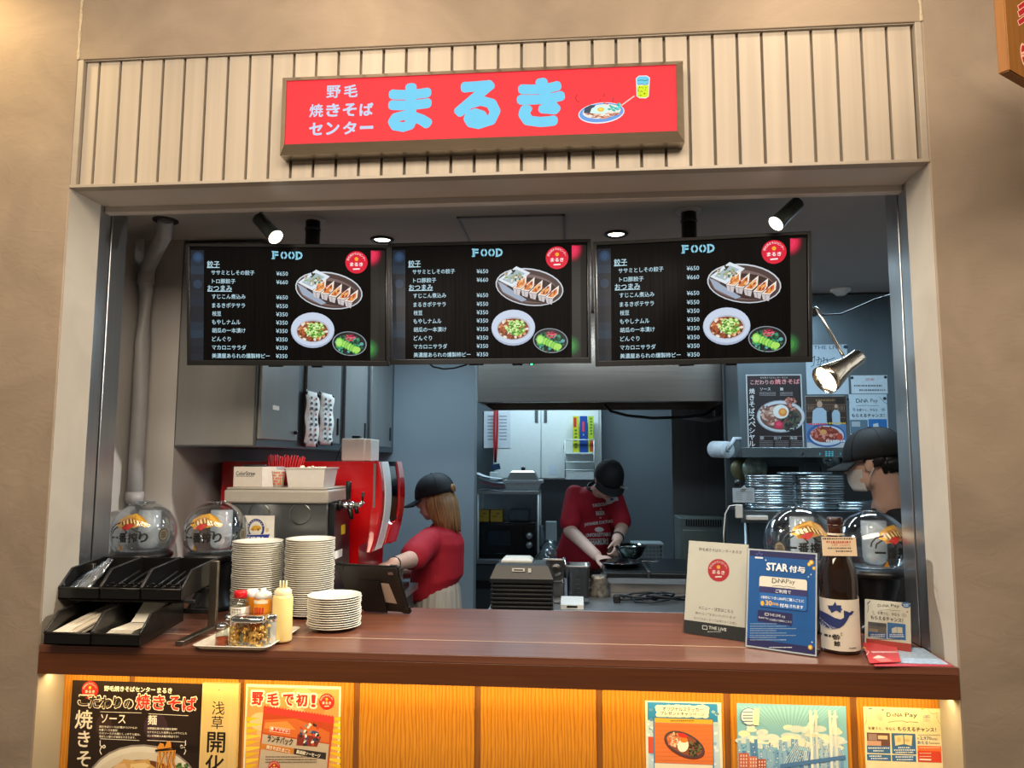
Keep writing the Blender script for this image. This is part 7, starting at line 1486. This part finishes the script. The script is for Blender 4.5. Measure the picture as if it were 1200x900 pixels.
def blob(shapes, voxel=.009, smooth=6, m=None, name='body', parent=None):
    """one continuous skin over overlapping ellipsoids, tapered limbs and lofts"""
    b = MB()
    for s in shapes:
        if s[0] == 'e': b.ball(s[1], s[2], SK, 20, s[3] if len(s) > 3 else None)
        elif s[0] == 'c':
            pts = [Vector(p) for p in s[1]]; rs = s[2]; sm, rr_ = [], []
            for i in range(len(pts)-1):
                for k in range(3): sm.append(pts[i].lerp(pts[i+1], k/3)); rr_.append(rs[i]+(rs[i+1]-rs[i])*k/3)
            sm.append(pts[-1]); rr_.append(rs[-1])
            for i in range(len(pts)-1):
                d = (pts[i+1]-pts[i]); 
                if d.length > 1e-5: b.tube([pts[i], pts[i].lerp(pts[i+1], .5), pts[i+1]], [rs[i], (rs[i]+rs[i+1])/2, rs[i+1]], SK, 16)
            for p, r in zip(pts, rs): b.ball(p, r, SK, 16)
        elif s[0] == 'l':   # loft of (centre, half axis a, half axis b)
            b.loft([[Vector(c)+Vector(a)*math.cos(g)+Vector(e)*math.sin(g) for g in [2*math.pi*k/24 for k in range(24)]] for c, a, e in s[1]], SK)
    bmesh.ops.recalc_face_normals(b.bm, faces=b.bm.faces)
    me = bpy.data.meshes.new('tmp'); b.bm.to_mesh(me); b.bm.free(); o = bpy.data.objects.new('tmp', me); COL.objects.link(o)
    r = o.modifiers.new('r', 'REMESH'); r.mode = 'VOXEL'; r.voxel_size = voxel; r.use_smooth_shade = True
    q = o.modifiers.new('s', 'SMOOTH'); q.iterations = smooth; q.factor = .5
    bpy.context.view_layer.update(); m2 = bpy.data.meshes.new_from_object(o.evaluated_get(bpy.context.evaluated_depsgraph_get())); bpy.data.objects.remove(o)
    m2.materials.clear(); m2.materials.append(m or SK)
    for p in m2.polygons: p.use_smooth = True; p.material_index = 0
    if parent: m2.transform(wm(parent).inverted())
    o = bpy.data.objects.new(name, m2); COL.objects.link(o); o.parent = parent; m2.name = name
    return o
def frame(fwd, up):
    f = Vector(fwd).normalized(); u = Vector(up); u = (u-f*u.dot(f)).normalized(); r = f.cross(u)   # right, forward, up
    return Matrix((r, f, u)).transposed()
def head_shapes(c, F, s, masc=True):
    """head centred between the ears; F columns = right, forward, up; s = half head height"""
    P = lambda x, y, z: Vector(c)+F@Vector((x*s, y*s, z*s)); E = lambda x, y, z, a, b_, d: ('e', P(x, y, z), Vector((a, b_, d))*s, F)
    sh = [E(0, -.08, .25, .66, .82, .74), E(0, .12, -.18, .56, .68, .74), E(0, .30, -.62, .40, .42, .30), E(0, .48, -.78, .22, .2, .18),
          E(.36, .2, -.5, .2, .36, .34), E(-.36, .2, -.5, .2, .36, .34), E(0, .78, -.16, .09, .16, .22), E(0, .86, -.26, .13, .12, .09), E(0, .70, .10, .44, .12, .10),
          E(0, .72, -.52, .22, .12, .06), E(0, .70, -.60, .18, .12, .06), E(.34, .5, -.16, .18, .2, .16), E(-.34, .5, -.16, .18, .2, .16)]
    for q in (1, -1): sh += [E(q*.66, -.05, -.12, .07, .16, .25), E(q*.70, -.09, -.06, .06, .14, .16)]
    return sh, P
def eyes(P, F, s, parent, name='face'):
    b = MB()
    for q in (1, -1):
        b.ball(P(q*.27, .66, -.06), Vector((.12, .06, .05))*s, mat('eye_white', '#d8d0c8', .3), 10, F); b.ball(P(q*.27, .71, -.06), Vector((.05, .03, .05))*s, mat('eye_dark', '#140e0c', .2), 8, F)
        b.ball(P(q*.28, .72, .10), Vector((.17, .05, .035))*s, HAIRB, 10, F)
    b.ball(P(0, .82, -.54), Vector((.17, .03, .03))*s, mat('lips', '#a06058', .5), 10, F); return b.build(name, parent)
def hand_shapes(wrist, fingers_dir, palm_n, s, curl=.5, side=1, spread=.12):
    """palm, four bent fingers of different length and a thumb from the side of the palm"""
    d = Vector(fingers_dir).normalized(); n = Vector(palm_n); n = (n-d*n.dot(d)).normalized(); a = d.cross(n)*side
    w = Vector(wrist); out = [('l', [(w+d*t*s, a*(x*s), n*(y*s)) for t, x, y in ((-.02, .30, .20), (.25, .38, .19), (.6, .45, .17), (.92, .43, .14), (1.0, .38, .11))])]
    for k, (off, L) in enumerate(((-.33, .82), (-.11, .95), (.11, .90), (.32, .70))):
        p0 = w+d*(.92*s)+a*(off*s); dd = (d+a*off*spread).normalized(); pts = [p0]; ang = 0
        for seg_, f in enumerate((.45, .32, .25)):
            ang += curl*(.55 if seg_ == 0 else .75); e = dd*math.cos(ang)+n*math.sin(ang); pts.append(pts[-1]+e*(L*f*s))
        out.append(('c', pts, [.105*s, .1*s, .09*s, .075*s]))
    tb = w+d*(.3*s)-a*(.34*s); e1 = (-a*.75+d*.75+n*.25).normalized(); e2 = (-a*.25+d*.9+n*(.25+curl*.4)).normalized()
    out.append(('c', [tb, tb+e1*(.34*s), tb+e1*(.34*s)+e2*(.3*s), tb+e1*(.34*s)+e2*(.5*s)], [.15*s, .125*s, .11*s, .085*s]))
    return out
def cap(c, F, s, m, parent, brim_len=.75, brim_drop=-.12, opening=False, z0=.16, brim_w=.62):
    P = lambda x, y, z: Vector(c)+F@Vector((x*s, y*s, z*s)); b = MB(); rings = []
    for k in range(13):
        g = math.pi/2*k/12; r = math.cos(g)**.75 if k < 12 else .02; z = z0+.92*math.sin(g)
        rings.append([P(.78*r*math.cos(a), -.07+.93*r*math.sin(a), z-(.10*math.sin(a) if k == 0 else .10*(1-k/12)*math.sin(a))*(-1 if False else .4)) for a in [2*math.pi*j/36 for j in range(36)]])
    rings.insert(0, [P(.74*math.cos(a), -.07+.89*math.sin(a), z0-.02-.04*math.sin(a)) for a in [2*math.pi*j/36 for j in range(36)]])
    b.loft(rings, m); b.ball(P(0, -.07, z0+.93), Vector((.07, .07, .04))*s, m, 10, F)
    for j in range(6):
        a = math.pi/6+j*math.pi/3; b.tube([P(.785*math.cos(g)**.75*math.cos(a), -.07+.935*math.cos(g)**.75*math.sin(a), z0+.925*math.sin(g)-.04*math.sin(a)*(1-g/1.57)) for g in [1.5*k/8 for k in range(9)]], .012*s, m, 6)
    crown = b.build('cap', parent)
    b = MB(); top, bot = [], []; N_ = 15; rows_ = []
    for i in range(5):
        f = i/4; row = []
        for j in range(N_):
            a = math.radians(22+136*j/(N_-1)); x, y = math.cos(a), math.sin(a); L = brim_len*f*(.55+.45*math.sin(math.pi*j/(N_-1)))
            row.append((x*(.76+.10*f), -.07+y*.91+L, z0+.0-.05*y+brim_drop*f*1.0-.12*abs(x)**2*(.4+f*.6)))
        rows_.append(row)
    vs = [P(*q) for r in rows_ for q in r]+[P(q[0], q[1], q[2]-.05) for r in rows_ for q in r]; n = 5*N_; fs = []
    for i in range(4):
        for j in range(N_-1):
            k = i*N_+j; fs += [(k, k+1, k+N_+1, k+N_), (n+k, n+k+N_, n+k+N_+1, n+k+1)]
    for j in range(N_-1): k = 4*N_+j; fs.append((k, k+1, n+k+1, n+k))
    for i in range(4):
        for j in (0, N_-1): k = i*N_+j; fs.append((k, k+N_, n+k+N_, n+k))
    b.faces(vs, fs, m, True); b.build('brim', crown)
    return crown, P
def shirt_arm(sh, p0, p1, r0, r1):
    sh.append(('c', [p0, p1], [r0, r1]))
# ---------------------------------------------------------------- cook at the griddle
CY = 4.0
t = thing('person', 'cook in a red lettered T-shirt and black cap bending over the griddle', 'person', Vector((at(690, 700, CY+.1).x, CY+.1, FZ)))
hc = at(713, 563, CY-.28); F = frame((.12, -.80, -.58), (.22, -.55, .72)); hs = .158
hsh, P = head_shapes(hc, F, hs)
pel = at(686, 705, CY+.22); chest = at(694, 612, CY+.02); shL, shR = at(671, 577, CY-.02), at(723, 583, CY-.06); neck0 = at(700, 578, CY-.06)
elR, wrR = at(668, 622, CY-.22), at(699, 651, CY-.72); elL, wrL = at(729, 618, CY-.15), at(723, 632, CY-.60)
sh = hsh+[('c', [neck0, P(0, -.2, -.5)], [.078, .076]), ('l', [(pel+Vector((0, 0, -.1)), (.20, 0, 0), (0, .15, 0)), (pel+Vector((0, 0, .1)), (.20, 0, 0), (0, .14, 0)), (chest, (.22, 0, 0), (0, .14, 0)), (neck0+Vector((-.01, .05, -.08)), (.15, 0, 0), (0, .10, 0)), (neck0, (.1, 0, 0), (0, .07, 0))]),
    ('c', [shL+Vector((.03, 0, -.03)), elR, wrR], [.06, .062, .045]), ('c', [shR+Vector((-.03, 0, -.03)), elL, wrL], [.06, .060, .045])]
for sx_ in (-1, 1): sh += [('c', [pel+Vector((sx_*.1, 0, -.05)), pel+Vector((sx_*.11, -.02, -.55)), Vector((pel.x+sx_*.12, pel.y+.02, FZ+.08))], [.125, .085, .055]), ('e', Vector((pel.x+sx_*.12, pel.y-.08, FZ+.045)), (.055, .15, .045))]
hR, hL = at(712, 663, CY-.92), at(722, 641, CY-.78)
sh += hand_shapes(wrR+(hR-wrR)*.2, hR-wrR+Vector((.03, -.02, -.03)), (.35, .25, -.9), .115, .75, -1)
sh += hand_shapes(wrL+(hL-wrL)*.1, Vector((-.05, -.5, -.8)), (-.8, .45, -.2), .108, 1.1, 1)
body = blob(sh, .0085, 5, SK, 'body', t); eyes(P, F, hs, t)
ss = [('l', [(at(683, 664, CY+.10), (.245, 0, 0), (0, .17, 0)), (at(683, 645, CY+.08), (.245, 0, 0), (0, .17, 0)), (chest, (.235, 0, -.02), (0, .165, 0)), (at(696, 592, CY-.02), (.235, 0, -.03), (0, .15, 0)), (at(697, 579, CY-.03), (.20, 0, -.03), (0, .12, .02)), (at(699, 573, CY-.04), (.12, 0, -.01), (0, .09, .02))]),
      ('c', [shL+Vector((.02, 0, -.015)), shL.lerp(elR, .80)+Vector((-.005, 0, 0))], [.088, .094]), ('c', [shR+Vector((-.02, 0, -.02)), shR.lerp(elL, .80)], [.088, .094])]
shirt = blob(ss, .011, 6, TSH, 'tshirt', t)
# lettering on the chest, laid onto the shirt's surface
PRN = mat('shirt_print', '#d9d4d0', .8)
bpy.context.view_layer.update()
B = Board(at(655, 585, CY-.30), X1, DN, .6, .7); B.crop = (640, 520, 5.625)
B.text('YAKISOBA', 352, 402, 24, PRN, w=98, l=1, bold=.04, rot=-8); B.text('×', 360, 430, 12, PRN, l=1); B.text('BEER', 358, 457, 28, PRN, w=60, l=1, bold=.05, rot=-4); B.text('×', 358, 488, 12, PRN, l=1)
B.text('JAPANESE CULTURE', 345, 524, 26, PRN, w=190, l=1, bold=.04, rot=-8); B.ell(350, 566, 30, 16, PRN, 1, a0=0, a1=360); B.text('UNFORGETTABLE', 345, 600, 24, PRN, w=165, l=1, bold=.04, rot=-3); B.line([(278, 630), (412, 626)], 5, PRN, 1); B.text('MARUKI', 352, 650, 34, PRN, w=115, l=1, bold=.06, rot=-4)
B.resolve()
from mathutils.bvhtree import BVHTree
def drape(B, ob, name, lift=.004):
    me = ob.data; M = wm(ob.parent) if ob.parent else Matrix(); bv = BVHTree.FromPolygons([M@v.co for v in me.vertices], [tuple(p.vertices) for p in me.polygons])
    bmesh.ops.triangulate(B.mb.bm, faces=B.mb.bm.faces[:])
    long_ = [e for e in B.mb.bm.edges if e.calc_length() > .03]
    if long_: bmesh.ops.subdivide_edges(B.mb.bm, edges=long_, cuts=2)
    for v in B.mb.bm.verts:
        d = (v.co-CAM).normalized(); h = bv.ray_cast(CAM, d)
        if h[0] is not None: v.co = h[0]-d*lift
    return B.mb.build(name, ob, fix=False)
drape(B, shirt, 'shirt_print')
q = at(717, 585, CY-.16); tg = MB(); Q = Matrix.Translation(q)@Matrix.Rotation(-.25, 4, 'Y')@Matrix.Rotation(.35, 4, 'X'); tg.box(-.055, .055, -.004, .004, -.04, .04, mat('name_tag', '#c8ccd0', .4), .004, M=Q); tg.box(-.015, .015, -.0048, -.004, -.01, .012, mat('name_tag_print', '#4a6c8c', .5), M=Q); tg.build('name_tag', t)
blob([('l', [(at(683, 668, CY+.12), (.215, 0, 0), (0, .155, 0)), (at(684, 690, CY+.16), (.215, 0, 0), (0, .155, 0)), (pel+Vector((0, 0, -.12)), (.22, 0, 0), (0, .16, 0))])]+[('c', [pel+Vector((sx_*.1, 0, -.08)), pel+Vector((sx_*.11, -.02, -.55)), Vector((pel.x+sx_*.12, pel.y+.02, FZ+.09))], [.14, .10, .08]) for sx_ in (-1, 1)], .014, 5, TROU, 'trousers', t)
crown, CP = cap(hc, F, hs*1.06, CAPM, t, brim_len=.50, brim_drop=-.10)
lg = Board(CP(-.28, 1.0, .50), F@Vector((-1, 0, 0)), F@Vector((0, .25, -1)), .1, .04); lg.uv = lambda x, y: (x*.001, y*.001); lg.scale = lambda x, y: .001
lg.text('Maruki', 48, 16, 20, PRN, w=66, l=1); lg.build('cap_print', crown)
hb = MB()
for q in (-1, 1): hb.ball(P(q*.62, -.12, .05), Vector((.10, .30, .26))*hs, HAIRB, 12, F)
hb.ball(P(0, -.62, -.05), Vector((.55, .30, .36))*hs, HAIRB, 14, F); hb.build('hair', t)
w_ = (wrL-elL).normalized(); b = MB(); Q = w_.to_track_quat('Z', 'Y').to_matrix().to_4x4(); b.lathe([(.047, -.014), (.055, -.012), (.055, .012), (.047, .014)], BLACKP, elL.lerp(wrL, .90), 20, Q); o = b.build('wristband', t); o['label'] = 'black wristband'
b = MB(); nk = at(700, 571, CY-.06); b.lathe([(.085, -.02), (.10, -.012), (.098, .008), (.086, .014)], BLACKM, nk, 24, Matrix.Rotation(.5, 4, 'X')); b.build('collar_band', t)
# ---------------------------------------------------------------- woman at the tablet
WY = 2.42
t = thing('person', 'woman in a plain red T-shirt and navy cap turned left towards the dispenser', 'person', Vector((at(512, 705, WY).x, WY, FZ)))
hc = at(509, 583, WY); F = frame((-.93, .25, -.20), (-.12, 0, 1)); hs = .158
hsh, P = head_shapes(hc, F, hs)
nk = at(520, 612, WY); shN = at(502, 632, WY-.17); shF = at(525, 628, WY+.2); hip = at(512, 700, WY+.0); ch = at(515, 650, WY)
elN = at(483, 655, WY-.42); wrN = at(461, 661, WY-.82); elF = at(500, 668, WY+.28); wrF = at(470, 672, WY+.05)
sh = hsh+[('c', [nk, P(0, -.25, -.45)], [.068, .068]), ('l', [(hip+Vector((0, 0, -.12)), (.16, 0, 0), (0, .19, 0)), (hip+Vector((0, 0, .05)), (.15, 0, 0), (0, .17, 0)), (ch, (.15, 0, 0), (0, .18, 0)), (at(519, 624, WY), (.11, 0, 0), (0, .19, 0)), (nk, (.06, 0, 0), (0, .07, 0))]),
    ('c', [shN, elN, wrN], [.07, .058, .042]), ('c', [shF, elF, wrF], [.07, .058, .042])]
for sx_ in (-1, 1): sh += [('c', [hip+Vector((0, sx_*.1, -.1)), hip+Vector((-.03, sx_*.1, -.6)), Vector((hip.x+.02, hip.y+sx_*.1, FZ+.07))], [.12, .08, .05]), ('e', Vector((hip.x-.08, hip.y+sx_*.1, FZ+.045)), (.15, .05, .045))]
sh += hand_shapes(wrN, Vector((-.5, -.75, -.25)), (-.2, .1, -1), .105, .45, 1); sh += hand_shapes(wrF, Vector((-.9, -.3, -.2)), (0, .2, -1), .105, .45, -1)
blob(sh, .0085, 5, SK, 'body', t); eyes(P, F, hs, t)
ss = [('l', [(at(506, 697, WY), (.172, 0, .05), (0, .195, 0)), (at(507, 689, WY), (.188, 0, .05), (0, .205, 0)), (at(512, 678, WY), (.192, 0, .03), (0, .215, 0)), (at(514, 655, WY), (.182, 0, .0), (0, .22, 0)), (at(519, 634, WY), (.155, 0, -.01), (0, .225, 0)), (at(521, 622, WY), (.115, 0, -.02), (0, .19, 0)), (at(520, 613.5, WY), (.075, 0, -.01), (0, .09, 0))]),
      ('c', [shN+Vector((.02, .02, -.01)), shN.lerp(elN, .5), shN.lerp(elN, .86)], [.10, .098, .10]), ('c', [shF+Vector((0, -.02, -.01)), shF.lerp(elF, .8)], [.10, .11])]
blob(ss, .011, 6, TSH, 'tshirt', t)
rings = []
for z, r in ((hip.z+.12, .88), (hip.z+.06, .98), (hip.z-.25, 1.12), (hip.z-.6, 1.3)):
    rings.append([Vector((hip.x+.17*r*math.cos(a)*(1+(.035 if z < hip.z else .01)*math.sin(a*22)), hip.y+.20*r*math.sin(a)*(1+(.035 if z < hip.z else .01)*math.sin(a*22)), z)) for a in [2*math.pi*k/132 for k in range(132)]])
b = MB(); b.loft(rings, SKIRT); b.build('skirt', t)
crown, CP = cap(hc, F, hs*1.06, CAPN, t, brim_len=.66, brim_drop=-.16, z0=.10)
b = MB(); b.ball(CP(0, -.97, .24), Vector((.26, .07, .20))*hs, HAIRL, 14, F); b.build('strap_opening', crown)
# shoulder-length hair: many locks falling from under the cap
b = MB(); rr = random.Random(19)
b.ball(P(0, -.38, -.02), Vector((.66, .58, .55))*hs, HAIRL, 20, F)
for k in range(64):
    a = math.radians(rr.uniform(188, 352)) if k < 52 else math.radians(rr.choice((rr.uniform(172, 188), rr.uniform(352, 368))))
    x, y = .66*math.cos(a), -.08+.80*math.sin(a); L = rr.uniform(1.15, 1.45) if math.sin(a) < -.3 else rr.uniform(.9, 1.2)
    p0 = P(x*.92, y*.92, .25); p1 = P(x*1.04, y*1.04, -.35); p2 = P(x*.98, y*1.0-.05, -.35-L*.5); p3 = P(x*.86+rr.uniform(-.05, .05), y*.92-.10+rr.uniform(-.06, .06), -.35-L)
    b.tube([p0, p1, p2, p3], [.11*hs, .15*hs, .12*hs, .02*hs], HAIRL, 8)
b.build('hair', t)
b = MB(); w_ = (wrN-elN).normalized(); Q = w_.to_track_quat('Z', 'Y').to_matrix().to_4x4(); b.lathe([(.042, -.01), (.046, 0), (.042, .01)], CHROME, elN.lerp(wrN, .97), 18, Q); b.build('bracelet', t)
# ---------------------------------------------------------------- masked man on the right
MY = 1.5
t = thing('person', 'masked person in black cap and black T-shirt at far right, looking away left', 'person', Vector((at(1035, 640, MY).x, MY, FZ)))
hc = at(1023, 541, MY); F = frame((-.80, .60, -.12), (-.06, 0, 1)); hs = .172
hsh, P = head_shapes(hc, F, hs)
nk = at(1043, 588, MY); shL_ = at(1030, 606, MY+.26); shR_ = at(1085, 612, MY-.12); ch = at(1058, 670, MY+.1); hip = at(1060, 760, MY+.1)
ax = (shR_-shL_); ax.z = 0; ax.normalize(); ay = Vector((-ax.y, ax.x, 0))
sh = hsh+[('c', [nk, P(0, -.30, -.35)], [.088, .086]), ('l', [(hip+Vector((0, 0, -.1)), ax*.2, ay*.14), (hip+Vector((0, 0, .1)), ax*.19, ay*.13), (ch, ax*.23, ay*.14), (at(1055, 620, MY+.08), ax*.24, ay*.11), (nk+Vector((0, .03, 0)), ax*.09, ay*.08)])]
elA, wrA = shL_+Vector((-.05, .08, -.42)), shL_+Vector((-.12, -.22, -.62)); elB, wrB = shR_+Vector((.10, -.02, -.42)), shR_+Vector((-.05, .15, -.72))
sh += [('c', [shL_, elA, wrA], [.08, .065, .046]), ('c', [shR_, elB, wrB], [.08, .065, .046])]
sh += hand_shapes(wrA, Vector((-.3, -.5, -.6)), (.2, .3, -.9), .115, .6, 1)+hand_shapes(wrB, Vector((-.7, .3, -.5)), (0, 0, -1), .115, .6, -1)
for sx_ in (-1, 1): sh += [('c', [hip+ax*(sx_*.1)+Vector((0, 0, -.1)), hip+ax*(sx_*.11)+Vector((0, 0, -.6)), Vector((hip.x, hip.y, FZ+.08))+ax*(sx_*.12)], [.13, .09, .06]), ('e', Vector((hip.x, hip.y, FZ+.045))+ax*(sx_*.12)+ay*.08, (.1, .1, .045))]
blob(sh, .009, 5, SK, 'body', t); eyes(P, F, hs, t)
ss = [('l', [(hip+Vector((0, 0, .0)), ax*.225, ay*.165), (ch, ax*.26, ay*.17), (at(1056, 622, MY+.06), ax*.265, ay*.14), (at(1052, 603, MY+.04), ax*.21, ay*.115), (at(1046, 594, MY+.02), ax*.115, ay*.10)]), ('c', [shL_, shL_.lerp(elA, .75)], [.11, .11]), ('c', [shR_, shR_.lerp(elB, .75)], [.11, .11])]
blob(ss, .012, 6, TBL, 'tshirt', t)
blob([('l', [(hip+Vector((0, 0, .04)), ax*.21, ay*.155), (hip+Vector((0, 0, -.14)), ax*.22, ay*.16)])]+[('c', [hip+ax*(sx_*.1)+Vector((0, 0, -.12)), hip+ax*(sx_*.11)+Vector((0, 0, -.6)), Vector((hip.x, hip.y, FZ+.10))+ax*(sx_*.12)], [.14, .11, .085]) for sx_ in (-1, 1)], .015, 5, TROU, 'trousers', t)
crown, CP = cap(hc, F, hs*1.08, CAPM, t, brim_len=.55, brim_drop=-.16, z0=.12)
b = MB(); b.ball(P(0, -.52, .0), Vector((.60, .42, .40))*hs, HAIRB, 20, F)
for q in (-1, 1): b.ball(P(q*.62, -.22, .05), Vector((.10, .36, .26))*hs, HAIRB, 14, F)
rr = random.Random(4)
for k in range(40): a = math.radians(rr.uniform(195, 345)); x, y = .62*math.cos(a), -.1+.84*math.sin(a); b.tube([P(x*.95, y*.95, .12), P(x*1.0, y*1.0, -.15), P(x*.9, y*.93, -.42)], [.09*hs, .10*hs, .02*hs], HAIRB, 7)
b.build('hair', t)
MKM = mat('mask_white', '#d3d2d2', .7, var=.03); b = MB(); rings = []
for k in range(9):
    f = k/8; z = -.22-.72*f; ring = []
    for j in range(15):
        a = math.radians(8+164*j/14); bul = .10*math.sin(math.pi*f)+.02; ring.append(P((.60-.10*f)*math.cos(a), .06+(.74+bul-.06*f)*math.sin(a)**.8, z+.05*math.sin(a)))
    rings.append(ring)
b.loft(rings, MKM, caps=False, closed=False); mk = b.build('face_mask', t); mk.modifiers.new('thick', 'SOLIDIFY').thickness = .004
b = MB()
for q in (1, -1):
    b.tube([P(q*.56, .12, -.30), P(q*.68, -.0, .02), P(q*.74, -.22, .06)], .012*hs*1.6, MKM, 6); b.tube([P(q*.52, .12, -.85), P(q*.68, -.05, -.40), P(q*.74, -.2, -.2)], .012*hs*1.6, MKM, 6)
b.build('ear_loop', mk)
b = MB()
for q in (1, -1):
    b.tube([P(q*.72, -.10, .0), P(q*.64, .35, .02), P(q*.56, .72, .0)], .018*hs, BLACKP, 6)
    b.tube([P(q*.30+q*.22*math.cos(a), .80-.10*abs(math.cos(a)), -.05+.16*math.sin(a)) for a in [2*math.pi*k/14 for k in range(15)]], .014*hs, BLACKP, 6)
b.build('glasses', t)

# everything above is laid out in units of 0.7 m; bring the place to metres
SCL = .7
for o in list(COL.objects):
    if o.parent is None:
        o.location *= SCL
        if o.type == 'CAMERA': continue
        if o.type == 'LIGHT':
            o.data.energy *= SCL*SCL
            if o.data.type == 'AREA': o.data.size *= SCL; o.data.size_y *= SCL
            else: o.data.shadow_soft_size *= SCL
        else: o.scale *= SCL
